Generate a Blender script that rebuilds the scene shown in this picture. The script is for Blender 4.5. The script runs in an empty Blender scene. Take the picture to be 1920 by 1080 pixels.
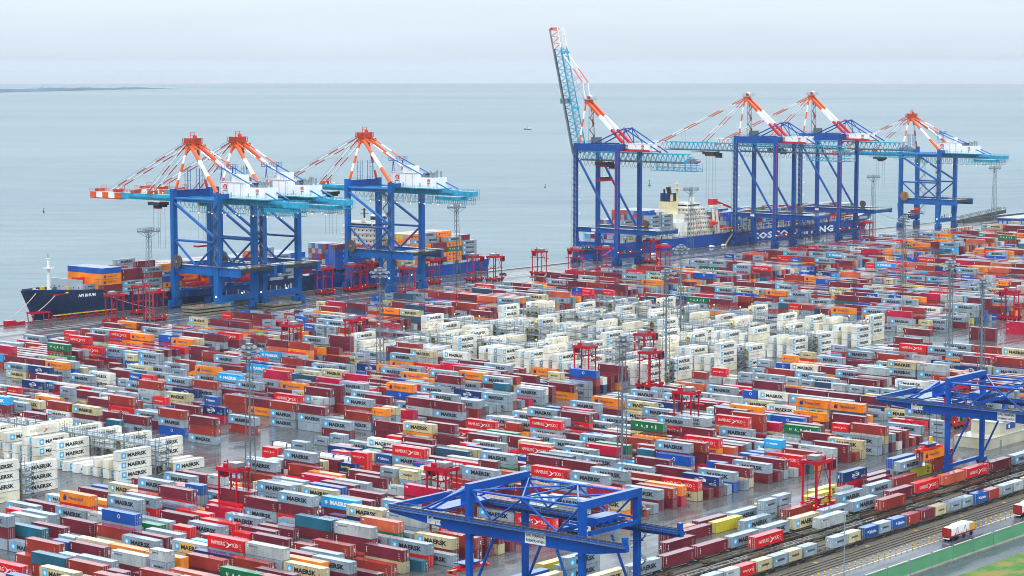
import bpy, math, random
from mathutils import Vector, Matrix
random.seed(11)
S = bpy.context.scene
COL = S.collection
# ------------------------------------------------------------------ camera
cam = bpy.data.cameras.new('camera'); cam_o = bpy.data.objects.new('camera', cam); COL.objects.link(cam_o)
cam.sensor_width = 36.0; cam.lens = 36.0 * 4211 / 1920
cam.clip_start = 1.0; cam.clip_end = 60000.0
YAW, PITCH = math.radians(39.58), math.radians(5.716)
fw = Vector((math.cos(YAW)*math.cos(PITCH), math.sin(YAW)*math.cos(PITCH), -math.sin(PITCH)))
rt = Vector((math.sin(YAW), -math.cos(YAW), 0.0)); up = rt.cross(fw)
M = Matrix(((rt.x, up.x, -fw.x, 0), (rt.y, up.y, -fw.y, 0), (rt.z, up.z, -fw.z, 118.7), (0, 0, 0, 1)))
cam_o.matrix_world = M
S.camera = cam_o
# ------------------------------------------------------------------ sky (overcast), sun, exposure
SUN_EL, SUN_AZ = math.radians(66), math.radians(205)     # azimuth of the direction the light comes from, seen from +X towards +Y
w = bpy.data.worlds.new('World'); S.world = w; w.use_nodes = True
nt = w.node_tree; nt.nodes.clear()
N = nt.nodes.new; Lk = nt.links.new
out = N('ShaderNodeOutputWorld'); bg = N('ShaderNodeBackground'); bg.inputs[1].default_value = 0.1
sky = N('ShaderNodeTexSky'); sky.sky_type = 'NISHITA'; sky.sun_disc = False
sky.sun_elevation = SUN_EL; sky.sun_rotation = math.pi/2 - SUN_AZ; sky.dust_density = 4.0; sky.air_density = 1.2
tc = N('ShaderNodeTexCoord'); sx = N('ShaderNodeSeparateXYZ'); Lk(tc.outputs['Generated'], sx.inputs[0])
mx = N('ShaderNodeMath'); mx.operation = 'MAXIMUM'; mx.inputs[1].default_value = 0.0; Lk(sx.outputs[2], mx.inputs[0])
ma = N('ShaderNodeMath'); ma.operation = 'MULTIPLY_ADD'; ma.inputs[1].default_value = 24.0; ma.inputs[2].default_value = 9.4; Lk(mx.outputs[0], ma.inputs[0])
mp = N('ShaderNodeMapping'); mp.inputs['Scale'].default_value = (3, 3, 22); Lk(tc.outputs['Generated'], mp.inputs[0])
nz = N('ShaderNodeTexNoise'); nz.inputs['Scale'].default_value = 1.6; nz.inputs['Detail'].default_value = 4; Lk(mp.outputs[0], nz.inputs[0])
rm = N('ShaderNodeMapRange'); rm.inputs[1].default_value = 0.3; rm.inputs[2].default_value = 0.7; rm.inputs[3].default_value = 0.95; rm.inputs[4].default_value = 1.05; Lk(nz.outputs[0], rm.inputs[0])
mm = N('ShaderNodeMath'); mm.operation = 'MULTIPLY'; Lk(ma.outputs[0], mm.inputs[0]); Lk(rm.outputs[0], mm.inputs[1])
hz = N('ShaderNodeMapRange'); hz.inputs[1].default_value = -0.004; hz.inputs[2].default_value = 0.024; hz.interpolation_type = 'SMOOTHSTEP'; Lk(sx.outputs[2], hz.inputs[0])
hc = N('ShaderNodeMix'); hc.data_type = 'RGBA'; hc.inputs[6].default_value = (0.87, 0.985, 1.13, 1); hc.inputs[7].default_value = (0.86, 0.985, 1.09, 1); Lk(hz.outputs[0], hc.inputs[0])
cl = N('ShaderNodeVectorMath'); cl.operation = 'SCALE'; Lk(hc.outputs[2], cl.inputs[0]); Lk(mm.outputs[0], cl.inputs['Scale'])
mix = N('ShaderNodeMix'); mix.data_type = 'RGBA'; mix.inputs[0].default_value = 0.90
cz = N('ShaderNodeCombineXYZ'); mz = N('ShaderNodeMath'); mz.operation = 'MAXIMUM'; mz.inputs[1].default_value = 0.004
Lk(sx.outputs[0], cz.inputs[0]); Lk(sx.outputs[1], cz.inputs[1]); Lk(sx.outputs[2], mz.inputs[0]); Lk(mz.outputs[0], cz.inputs[2]); Lk(cz.outputs[0], sky.inputs[0])
Lk(sky.outputs[0], mix.inputs[6]); Lk(cl.outputs[0], mix.inputs[7]); Lk(mix.outputs[2], bg.inputs[0]); Lk(bg.outputs[0], out.inputs[0])
sun = bpy.data.lights.new('sun', 'SUN'); sun.energy = 1.4; sun.angle = math.radians(20); sun.color = (1.0, 0.96, 0.9)
sun_o = bpy.data.objects.new('sun', sun); COL.objects.link(sun_o)
dl = Vector((math.cos(SUN_AZ)*math.cos(SUN_EL), math.sin(SUN_AZ)*math.cos(SUN_EL), math.sin(SUN_EL)))
sun_o.rotation_euler = dl.to_track_quat('Z', 'Y').to_euler()
S.view_settings.view_transform = 'Standard'; S.view_settings.look = 'None'; S.view_settings.gamma = 1.0
S.view_settings.exposure = 0.0
S.cycles.max_bounces = 5; S.cycles.diffuse_bounces = 2; S.cycles.glossy_bounces = 2; S.cycles.volume_bounces = 0
S.cycles.filter_width = 1.0
S.cycles.caustics_reflective = False; S.cycles.caustics_refractive = False
# ------------------------------------------------------------------ materials
def lin(h):
    h = h.lstrip('#'); r = []
    for i in (0, 2, 4):
        c = int(h[i:i+2], 16)/255.0
        r.append(c/12.92 if c <= 0.04045 else ((c+0.055)/1.055)**2.4)
    return (*r, 1.0)
MATS = {}
def paint(name, hexc, rough=0.5, dirt=0.12, rust=0.0, wet=0.16, metal=0.0, scale=0.5, rustcol='#7a4a2c', spec=0.2, grime=0.0, grimecol='#4b443c'):
    """painted steel, rained on: dirt, rust streaks, a wet film where the surface lies flat"""
    m = bpy.data.materials.new(name); m.use_nodes = True; t = m.node_tree; n = t.nodes.new; k = t.links.new
    b = t.nodes['Principled BSDF']; c = lin(hexc)
    g = n('ShaderNodeNewGeometry'); 
    nz1 = n('ShaderNodeTexNoise'); nz1.inputs['Scale'].default_value = scale*0.32; nz1.inputs['Detail'].default_value = 2.0; k(g.outputs['Position'], nz1.inputs[0])
    r1 = n('ShaderNodeMapRange'); r1.inputs[1].default_value = 0.32; r1.inputs[2].default_value = 0.68; r1.inputs[3].default_value = 1-dirt*1.6; r1.inputs[4].default_value = 1+dirt; k(nz1.outputs[0], r1.inputs[0])
    v = n('ShaderNodeVectorMath'); v.operation = 'SCALE'; v.inputs[0].default_value = c[:3]; k(r1.outputs[0], v.inputs['Scale'])
    src = v.outputs[0]
    if rust > 0:
        mpn = n('ShaderNodeMapping'); mpn.inputs['Scale'].default_value = (1.1, 1.1, 0.3); k(g.outputs['Position'], mpn.inputs[0])
        nz2 = n('ShaderNodeTexNoise'); nz2.inputs['Scale'].default_value = 1.0; nz2.inputs['Detail'].default_value = 5.0; nz2.inputs['Roughness'].default_value = 0.65; k(mpn.outputs[0], nz2.inputs[0])
        r2 = n('ShaderNodeMapRange'); r2.inputs[1].default_value = 0.66-rust*0.16; r2.inputs[2].default_value = 0.76-rust*0.1; r2.inputs[3].default_value = 0; r2.inputs[4].default_value = min(0.85, 0.4+rust); k(nz2.outputs[0], r2.inputs[0])
        mr = n('ShaderNodeMix'); mr.data_type = 'RGBA'; k(r2.outputs[0], mr.inputs[0]); k(src, mr.inputs[6]); mr.inputs[7].default_value = lin(rustcol)
        src = mr.outputs[2]
    if grime > 0:
        mg = n('ShaderNodeMapping'); mg.inputs['Scale'].default_value = (.55, .55, .16); k(g.outputs['Position'], mg.inputs[0])
        nz3 = n('ShaderNodeTexNoise'); nz3.inputs['Scale'].default_value = 2.2; nz3.inputs['Detail'].default_value = 4.0; nz3.inputs['Roughness'].default_value = .7; k(mg.outputs[0], nz3.inputs[0])
        rg = n('ShaderNodeMapRange'); rg.inputs[1].default_value = .46; rg.inputs[2].default_value = .72; rg.inputs[3].default_value = 0; rg.inputs[4].default_value = grime; k(nz3.outputs[0], rg.inputs[0])
        mr2 = n('ShaderNodeMix'); mr2.data_type = 'RGBA'; k(rg.outputs[0], mr2.inputs[0]); k(src, mr2.inputs[6]); mr2.inputs[7].default_value = lin(grimecol); src = mr2.outputs[2]
    k(src, b.inputs['Base Color'])
    b.inputs['Metallic'].default_value = metal; b.inputs['Specular IOR Level'].default_value = spec
    if wet is not None:
        s = n('ShaderNodeSeparateXYZ'); k(g.outputs['Normal'], s.inputs[0])
        r3 = n('ShaderNodeMapRange'); r3.inputs[1].default_value = 0.7; r3.inputs[2].default_value = 0.95; r3.inputs[3].default_value = rough; r3.inputs[4].default_value = wet; k(s.outputs[2], r3.inputs[0])
        k(r3.outputs[0], b.inputs['Roughness'])
        r4 = n('ShaderNodeMapRange'); r4.inputs[1].default_value = 0.8; r4.inputs[2].default_value = 0.97; r4.inputs[3].default_value = 0.0; r4.inputs[4].default_value = 0.9; k(s.outputs[2], r4.inputs[0]); k(r4.outputs[0], b.inputs['Coat Weight'])
        b.inputs['Coat Roughness'].default_value = 0.07; b.inputs['Coat IOR'].default_value = 1.45
    else: b.inputs['Roughness'].default_value = rough
    MATS[name] = m; return m
def glow(name, hexc, e):
    m = bpy.data.materials.new(name); m.use_nodes = True; b = m.node_tree.nodes['Principled BSDF']
    b.inputs['Base Color'].default_value = lin(hexc); b.inputs['Emission Color'].default_value = lin(hexc); b.inputs['Emission Strength'].default_value = e
    MATS[name] = m
# container paints by one-letter key
CP = dict(g=('#8e9ba6', .18), b=('#c6b78c', .45), w=('#e6e1d5', .05), m=('#702030', .10), r=('#963028', .12), h=('#d6101c', .04), o=('#f0830a', .06), p=('#b80a38', .06),
  N=('#0d4fa8', .05), n=('#0d3068', .05), l=('#a9b0b0', .35), k=('#c85a3c', .35), t=('#1c6076', .12), d=('#2f4b63', .1), c=('#22a0dd', .04), u=('#0c6b40', .05), f=('#a3abad', .25),
  s=('#14509a', .04), y=('#c9b32b', .10), z=('#b5bbb8', .2), H=('#efe8d6', .06), L=('#f0f0ee', .03), C=('#e9dfc4', .12))
for q, (hx, ru) in CP.items(): paint('container_'+q, hx, rough=0.5, dirt=0.16, rust=ru*1.15+.02, wet=0.14, grime=.34 if q in 'gbl' else .22)
for nm, hx in dict(letter_black='#1b2027', letter_white='#e8e6e2', star_blue='#37a9dc', emblem_blue='#1d2a7d', letter_grey='#a9a79c', emblem_red='#c01830', patch_yellow='#d8a74a', letter_yellow='#e8d81f', letter_navy='#1b2b55', sticker='#f0a51d', msc_black='#3b3a2c').items():
    paint(nm, hx, rough=0.5, dirt=0.06, wet=None)
paint('door_rod', '#b9bdbd', .35, .1, wet=None); paint('gap_shade', '#5a4a3e', .7, .2, wet=None); paint('door_gap', '#3a3434', .7, .1, wet=None); paint('corner_cast', '#6b5a50', .6, .2, wet=None)  # the brown strip paint stands for the shadow line between stacked containers
paint('machine_grey', '#7e8486', .4, .15); paint('machine_cream', '#e6d490', .45, .1); paint('machine_yellow', '#e9c53a', .45, .1); paint('fan_dark', '#2a2a2c', .6, .1, wet=None)
paint('crane_blue', '#065da6', .42, .16, rust=.06, scale=.25, grime=.3, grimecol='#0c2f52'); paint('crane_navy', '#054894', .42, .16, rust=.06, scale=.25, grime=.3, grimecol='#0c2f52'); paint('boom_cyan', '#2d9fc0', .42, .14, rust=.05, grime=.3, grimecol='#2b5b68')
paint('stay_orange', '#e2581a', .42, .08); paint('stay_white', '#ece9e6', .45, .06); paint('apex_red', '#c4492e', .5, .15, rust=.1)
paint('house_white', '#eeeeec', .45, .05); paint('stripe_red', '#c42030', .45, .08); paint('steel_dark', '#33373b', .55, .15); paint('steel_grey', '#7b858c', .5, .12); paint('galvanised', '#68747c', .45, .15, metal=.4)
paint('carrier_red', '#b20a2a', .38, .08); paint('carrier_dark', '#8e0f28', .42, .1); paint('tyre', '#17181a', .8, .1, wet=None); paint('glass_dark', '#16202a', .12, .05, wet=None)
paint('rail_blue', '#044ba4', .4, .14, rust=.05, scale=.3, grime=.25, grimecol='#0c2f52'); paint('reel_brown', '#5e5450', .6, .2); paint('reel_tan', '#a3753d', .6, .2)
paint('hull_navy', '#0d2a54', .4, .2, rust=.14, scale=.2, grime=.3); paint('hull_blue', '#0a4496', .4, .2, rust=.14, scale=.2, grime=.3, grimecol='#0c2440'); paint('ship_white', '#ebe7dc', .5, .1, rust=.16, grime=.25); paint('boot_red', '#7a2a22', .6, .2); paint('ship_grey', '#a3acb3', .5, .1, rust=.1); paint('ship_cream', '#d9c99a', .5, .1); paint('deck_green', '#4a5a50', .6, .2, rust=.2); paint('lifeboat', '#e0301e', .4, .08)
paint('wood_planks', '#a08f70', .7, .25, scale=3); paint('hatch_grey', '#7e7a6a', .6, .25, rust=.3); paint('yellow_paint', '#e3b81c', .45, .1); paint('fence_green', '#5c9a70', .5, .08, scale=.4); paint('concrete', '#a9a698', .75, .12, wet=.3); paint('concrete_pale', '#b8b19c', .75, .1, wet=.3)
paint('wagon_brown', '#4a3a2c', .65, .3, rust=.3); paint('wagon_grey', '#6d675a', .65, .3, rust=.3); paint('rail_steel', '#57504a', .35, .15, metal=.6); paint('tarp_white', '#e8e9ea', .55, .06); paint('trailer_red', '#9c2a26', .5, .15, rust=.1); paint('car_white', '#e9eaea', .2, .03); paint('car_dark', '#2a2d31', .2, .05)
paint('building_blue', '#2c4a94', .5, .08); paint('window_pale', '#9fb4c4', .2, .1, wet=None); paint('tank_white', '#e4e2da', .3, .06); paint('buoy_green', '#0f8a4c', .4, .05); paint('rope', '#b5ad9c', .8, .1, wet=None)
paint('pole_grey', '#8d989e', .45, .1); paint('hazed_land', '#7d93a2', .9, .2, wet=None, scale=.01); paint('wall_dark', '#4b4d4c', .7, .2); paint('asphalt_edge', '#56524b', .8, .2)  # shore colour is paled, with the distance haze painted into it
glow('lamp_warm', '#ffc45e', 2.6); glow('beacon', '#ff6a10', 4.0); glow('lamp_white', '#fff1c8', 4.0)
# ------------------------------------------------------------------ mesh helper
class MB:
    def __init__(s): s.v = []; s.f = []; s.m = []
    def quadmesh(s, vs, fs, m):
        o = len(s.v); s.v.extend(vs); s.f.extend([tuple(i+o for i in f) for f in fs]); s.m.extend([m]*len(fs)); return s
    def box(s, x0, y0, z0, x1, y1, z1, m):
        return s.quadmesh([(x0,y0,z0),(x1,y0,z0),(x1,y1,z0),(x0,y1,z0),(x0,y0,z1),(x1,y0,z1),(x1,y1,z1),(x0,y1,z1)],
            [(0,3,2,1),(4,5,6,7),(0,1,5,4),(1,2,6,5),(2,3,7,6),(3,0,4,7)], m)
    def cbox(s, x, y, z, a, b, c, m): return s.box(x-a/2, y-b/2, z, x+a/2, y+b/2, z+c, m)
    def frame(s, p, q):
        p, q = Vector(p), Vector(q); d = q-p; L = d.length; d = d/L
        a = Vector((0,0,1)) if abs(d.z) < 0.95 else Vector((0,1,0))
        u = d.cross(a).normalized(); v = u.cross(d).normalized(); return p, q, u, v
    def beam(s, p, q, w, h, m, w2=None, h2=None):
        p, q, u, v = s.frame(p, q); w2 = w2 or w; h2 = h2 or h
        r = []
        for c, a, b in ((p, w, h), (q, w2, h2)):
            for i, j in ((-1,-1),(1,-1),(1,1),(-1,1)): r.append(tuple(c+u*(i*a/2)+v*(j*b/2)))
        return s.quadmesh(r, [(0,3,2,1),(4,5,6,7),(0,1,5,4),(1,2,6,5),(2,3,7,6),(3,0,4,7)], m)
    def tube(s, p, q, r, m, n=8, r2=None):
        p, q, u, v = s.frame(p, q); r2 = r if r2 is None else r2; vs = []
        for c, a in ((p, r), (q, r2)):
            for i in range(n):
                t = 2*math.pi*i/n; vs.append(tuple(c+u*(math.cos(t)*a)+v*(math.sin(t)*a)))
        return s.quadmesh(vs, [(i, (i+1)%n, n+(i+1)%n, n+i) for i in range(n)]+[tuple(range(n-1,-1,-1)), tuple(range(n, 2*n))], m)
    def striped(s, p, q, r, ms, k, n=8, sq=False):
        p, q = Vector(p), Vector(q)
        for i in range(k):
            a, b = p.lerp(q, i/k), p.lerp(q, (i+1)/k)
            (s.beam(a, b, r*2, r*2, ms[i % len(ms)]) if sq else s.tube(a, b, r, ms[i % len(ms)], n))
        return s
    def prism(s, pts, z0, z1, m):
        n = len(pts); vs = [(x,y,z0) for x,y in pts]+[(x,y,z1) for x,y in pts]
        return s.quadmesh(vs, [(i,(i+1)%n,n+(i+1)%n,n+i) for i in range(n)]+[tuple(range(n-1,-1,-1)), tuple(range(n,2*n))], m)
    def xprism(s, pts, x0, x1, m):   # outline in (y, z)
        n = len(pts); vs = [(x0,y,z) for y,z in pts]+[(x1,y,z) for y,z in pts]
        return s.quadmesh(vs, [(i,(i+1)%n,n+(i+1)%n,n+i) for i in range(n)]+[tuple(range(n-1,-1,-1)), tuple(range(n,2*n))], m)
    def ball(s, c, r, m, n=8):
        vs = []; fs = []
        for i in range(n//2+1):
            a = math.pi*i/(n//2)
            for j in range(n):
                b = 2*math.pi*j/n; vs.append((c[0]+r*math.sin(a)*math.cos(b), c[1]+r*math.sin(a)*math.sin(b), c[2]+r*math.cos(a)))
        for i in range(n//2):
            for j in range(n): fs.append((i*n+j, (i+1)*n+j, (i+1)*n+(j+1)%n, i*n+(j+1)%n))
        return s.quadmesh(vs, fs, m)
    def rail(s, p, q, m, h=1.1, step=2.0, t=.05):
        p, q = Vector(p), Vector(q); n = max(1, int((q-p).length/step)); z = Vector((0,0,h))
        s.beam(p+z, q+z, t, t, m); s.beam(p+z*.5, q+z*.5, t*.8, t*.8, m)
        for i in range(n+1):
            a = p.lerp(q, i/n); s.beam(a, a+z, t, t, m)
        return s
    def truss(s, a0, a1, b0, b1, n, r, m, rd=None):
        """zigzag between chord a0-a1 and chord b0-b1"""
        a0, a1, b0, b1 = map(Vector, (a0, a1, b0, b1)); rd = rd or r
        for i in range(n):
            p = a0.lerp(a1, i/n); q = b0.lerp(b1, (i+.5)/n); p2 = a0.lerp(a1, (i+1)/n)
            s.beam(p, q, rd, rd, m); s.beam(q, p2, rd, rd, m)
        return s
    def mesh(s, name):
        me = bpy.data.meshes.new(name); me.from_pydata(s.v, [], s.f)
        names = []; idx = []
        for q in s.m:
            if q not in names: names.append(q)
        d = {q: i for i, q in enumerate(names)}
        for q in names: me.materials.append(MATS[q])
        me.polygons.foreach_set('material_index', [d[q] for q in s.m]); me.update(); return me
    def build(s, name, parent=None, loc=None, rz=0.0):
        o = bpy.data.objects.new(name, s.mesh(name)); COL.objects.link(o)
        if parent: o.parent = parent
        if loc: o.location = loc
        o.rotation_euler.z = rz
        return o
def tag(o, label=None, cat=None, group=None, kind=None):
    if label: o['label'] = label
    if cat: o['category'] = cat
    if group: o['group'] = group
    if kind: o['kind'] = kind
    return o
def empty(name, loc, rz=0.0, label=None, cat=None, group=None):
    o = bpy.data.objects.new(name, None); COL.objects.link(o); o.location = loc; o.rotation_euler.z = rz
    o.empty_display_size = 0.5
    return tag(o, label, cat, group)
def copy_tree(o, parent=None):
    c = o.copy(); COL.objects.link(c)
    if parent: c.parent = parent
    for ch in [x for x in bpy.data.objects if x.parent == o]: copy_tree(ch, c)
    return c
def copy_fast(o, kids):
    c = o.copy(); COL.objects.link(c); m = {o: c}
    for ch in kids:
        k = ch.copy(); COL.objects.link(k); k.parent = m[ch.parent]; m[ch] = k
    return c
def desc(o):
    r = []
    for ch in o.children: r.append(ch); r.extend(desc(ch))
    return r
# lettering as flat faces: list of 2-D verts and faces, lower-left origin
_TX = {}
def text2d(s, bold=0.0, res=1):
    k = (s, bold, res)
    if k not in _TX:
        cu = bpy.data.curves.new('lettering', 'FONT'); cu.body = s; cu.size = 1.0; cu.offset = bold; cu.resolution_u = res
        o = bpy.data.objects.new('lettering', cu); COL.objects.link(o)
        dg = bpy.context.evaluated_depsgraph_get(); me = bpy.data.meshes.new_from_object(o.evaluated_get(dg))
        vs = [(v.co.x, v.co.y) for v in me.vertices]; fs = [tuple(p.vertices) for p in me.polygons]
        bpy.data.objects.remove(o); bpy.data.curves.remove(cu); bpy.data.meshes.remove(me)
        x0 = min(v[0] for v in vs); x1 = max(v[0] for v in vs); y0 = min(v[1] for v in vs); y1 = max(v[1] for v in vs)
        _TX[k] = ([((x-x0)/(x1-x0), (y-y0)/(y1-y0)) for x, y in vs], fs, (x1-x0)/(y1-y0))
    return _TX[k]
# ================================================================== SETTING: water, ground, roads
def surf(name, build):
    m = bpy.data.materials.new(name); m.use_nodes = True; t = m.node_tree; build(t, t.nodes.new, t.links.new, t.nodes['Principled BSDF']); MATS[name] = m
def noise(n, k, vec, scale, detail=3, rough=.55, sc=(1,1,1)):
    mp = n('ShaderNodeMapping'); mp.inputs['Scale'].default_value = sc; k(vec, mp.inputs[0])
    z = n('ShaderNodeTexNoise'); z.inputs['Scale'].default_value = scale; z.inputs['Detail'].default_value = detail; z.inputs['Roughness'].default_value = rough; k(mp.outputs[0], z.inputs[0]); return z.outputs[0]
def rng(n, k, src, a, b, c, d):
    r = n('ShaderNodeMapRange'); r.inputs[1].default_value = a; r.inputs[2].default_value = b; r.inputs[3].default_value = c; r.inputs[4].default_value = d; k(src, r.inputs[0]); return r.outputs[0]
def mixc(n, k, f, a, b):
    m = n('ShaderNodeMix'); m.data_type = 'RGBA'; k(f, m.inputs[0])
    for i, c in ((6, a), (7, b)):
        if isinstance(c, str): m.inputs[i].default_value = lin(c)
        else: k(c, m.inputs[i])
    return m.outputs[2]
def b_asphalt(c1, c2, c3, dry=.36, wetr=.06):
    def f(t, n, k, b):
        g = n('ShaderNodeNewGeometry'); p = g.outputs['Position']
        big = noise(n, k, p, .035, 4, .6, (1, 2.2, 1)); fine = noise(n, k, p, .9, 4, .65); streak = noise(n, k, p, .12, 3, .6, (.25, 3.0, 1))
        c = mixc(n, k, rng(n, k, big, .35, .65, 0, 1), c1, c2); c = mixc(n, k, rng(n, k, fine, .5, .72, 0, .5), c, c3)
        # slab joints: a block pattern of the paving fields
        bt = n('ShaderNodeTexBrick'); bt.inputs['Scale'].default_value = 1.0; bt.inputs['Brick Width'].default_value = 13.0; bt.inputs['Row Height'].default_value = 4.27; bt.inputs['Mortar Size'].default_value = .12; bt.inputs['Mortar Smooth'].default_value = .4
        k(p, bt.inputs['Vector']); c = mixc(n, k, rng(n, k, bt.outputs['Fac'], 0, 1, 0, .55), c, '#23221f')
        k(c, b.inputs['Base Color'])
        w1 = rng(n, k, big, .42, .6, 0, 1); w2 = rng(n, k, streak, .4, .62, 0, 1)
        m = n('ShaderNodeMath'); m.operation = 'MULTIPLY_ADD'; k(w1, m.inputs[0]); m.inputs[1].default_value = .5; m2 = n('ShaderNodeMath'); m2.operation = 'MULTIPLY'; k(w2, m2.inputs[0]); m2.inputs[1].default_value = .5; k(m2.outputs[0], m.inputs[2])
        k(rng(n, k, m.outputs[0], .15, .85, wetr, dry), b.inputs['Roughness'])
        bp = n('ShaderNodeBump'); bp.inputs['Strength'].default_value = .25; bp.inputs['Distance'].default_value = .02; k(fine, bp.inputs['Height']); k(bp.outputs[0], b.inputs['Normal'])
    return f
surf('asphalt', b_asphalt('#535557', '#414346', '#625f59'))
surf('road', b_asphalt('#4a4b55', '#41434c', '#55565c', .4, .12))
def b_ballast(t, n, k, b):
    g = n('ShaderNodeNewGeometry'); p = g.outputs['Position']
    f = noise(n, k, p, 1.6, 5, .7); q = noise(n, k, p, .08, 3, .6, (.4, 2, 1))
    c = mixc(n, k, rng(n, k, f, .35, .7, 0, 1), '#3a332b', '#6a5f50'); c = mixc(n, k, rng(n, k, q, .4, .65, 0, .6), c, '#4c4740'); k(c, b.inputs['Base Color']); b.inputs['Roughness'].default_value = .75
surf('ballast', b_ballast)
def b_grass(t, n, k, b):
    g = n('ShaderNodeNewGeometry'); p = g.outputs['Position']
    c = mixc(n, k, rng(n, k, noise(n, k, p, .5, 5, .7), .35, .65, 0, 1), '#416f1b', '#2a5214'); c = mixc(n, k, rng(n, k, noise(n, k, p, .13, 4, .6), .47, .6, 0, .9), c, '#75652c'); k(c, b.inputs['Base Color']); b.inputs['Roughness'].default_value = .9
surf('turf', b_grass)
def b_sea(t, n, k, b):
    g = n('ShaderNodeNewGeometry'); p = g.outputs['Position']
    rot = n('ShaderNodeMapping'); rot.inputs['Rotation'].default_value = (0, 0, math.radians(-39.6)); k(p, rot.inputs[0]); q = rot.outputs[0]
    big = noise(n, k, q, .0022, 4, .6, (1, .35, 1)); mid = noise(n, k, q, .035, 5, .7, (1.3, .3, 1)); fine = noise(n, k, q, .16, 4, .7, (1.2, .35, 1))
    c = mixc(n, k, rng(n, k, big, .35, .65, 0, 1), '#3b5159', '#4d6066'); c = mixc(n, k, rng(n, k, mid, .3, .7, 0, 1), c, '#5e7078')
    cap = noise(n, k, q, .02, 6, .75, (1, .16, 1)); c = mixc(n, k, rng(n, k, cap, .71, .8, 0, .35), c, '#cfd8da'); k(c, b.inputs['Base Color'])
    lane = noise(n, k, q, .0007, 5, .65, (1, .22, 1)); k(rng(n, k, lane, .35, .65, .27, .4), b.inputs['Roughness']); b.inputs['IOR'].default_value = 1.33
    ad = n('ShaderNodeMath'); ad.operation = 'MULTIPLY_ADD'; k(fine, ad.inputs[0]); ad.inputs[1].default_value = .5; k(mid, ad.inputs[2])
    bp = n('ShaderNodeBump'); bp.inputs['Strength'].default_value = .8; bp.inputs['Distance'].default_value = 1.6; k(ad.outputs[0], bp.inputs['Height']); k(bp.outputs[0], b.inputs['Normal'])
surf('sea_water', b_sea)
def sheet(name, x0, y0, x1, y1, z, mat):
    m = MB(); m.quadmesh([(x0,y0,z),(x1,y0,z),(x1,y1,z),(x0,y1,z)], [(0,1,2,3)], mat); return tag(m.build(name), kind='structure')
RS = 14000.0; a0 = math.asin(826/RS)
pts = [(RS*math.cos(a), RS*math.sin(a), -6.0) for a in [a0+(math.pi-2*a0)*i/180 for i in range(181)]]
m = MB(); m.quadmesh(pts, [tuple(range(len(pts)))], 'sea_water'); tag(m.build('sea'), kind='structure')
sheet('ground', -400, -400, 4200, 826, 0.0, 'asphalt')
m = MB(); m.box(-400, 826, -7, 4200, 827.2, .32, 'concrete'); m.box(-400, 825.0, 0.002, 4200, 825.998, .30, 'asphalt_edge'); tag(m.build('quay_wall'), kind='structure')
sheet('rail_bed', -100, 273.2, 1500, 305.2, .004, 'ballast')
sheet('access_road', -100, 256.6, 1500, 273.2, .004, 'road')
sheet('rear_road', -100, 247.2, 1500, 255.4, .004, 'road')
sheet('grass_verge', -100, 60, 1500, 247.2, .008, 'turf')
# land far across the water
def shore(name, x0, y0, x1, y1, h, seed):
    r = random.Random(seed); m = MB(); n = 120; vs = []
    for i in range(n+1):
        t = i/n; x = x0+(x1-x0)*t; y = y0+(y1-y0)*t; e = min(1, t*9, (1-t)*5)
        hh = (h*(.75+.1*math.sin(t*19+seed)+.1*math.sin(t*47)) + r.uniform(0, h*.3))*max(.12, e)*(1-.6*t)
        vs += [(x, y, -6), (x, y, -6+hh), (x+300, y+350, -6+hh*.8), (x+300, y+350, -6)]
    fs = []
    for i in range(n):
        for j in range(3): fs.append((4*i+j, 4*i+j+1, 4*i+j+5, 4*i+j+4))
    m.quadmesh(vs, fs, 'hazed_land'); tag(m.build(name), kind='structure')
shore('far_shore_hills', 4700, 7300, 7700, 8500, 23, 3)
# painted markings on the quay and in the lanes
m = MB()
for y in (800.5, 796.0, 781.0): m.quadmesh([(500,y,.004),(2000,y,.004),(2000,y+.25,.004),(500,y+.25,.004)], [(0,1,2,3)], 'letter_white')
m.quadmesh([(300,269.6,.008),(900,269.6,.008),(900,269.9,.008),(300,269.9,.008)], [(0,1,2,3)], 'yellow_paint')
for i in range(40):
    x = 380+i*8.0
    m.quadmesh([(x,279.6+.0,.008),(x+1.3,279.6,.008),(x+1.3,280.6,.008),(x,280.6,.008)] if i % 3 == 0 else [(x,277.2,.008),(x+.2,277.2,.008),(x+.2,279.9,.008),(x,279.9,.008)], [(0,1,2,3)], 'yellow_paint')
tag(m.build('painted_markings'), kind='structure')
m = MB()
for y in (821.0, 790.0):
    for d in (-.9, .9): m.box(400, y+d-.05, .002, 2100, y+d+.05, .05, 'rail_steel')
tag(m.build('crane_rails'), kind='structure')
KEYS = '.gbwmrhopNnlktdcufsyzHLC'
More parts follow.
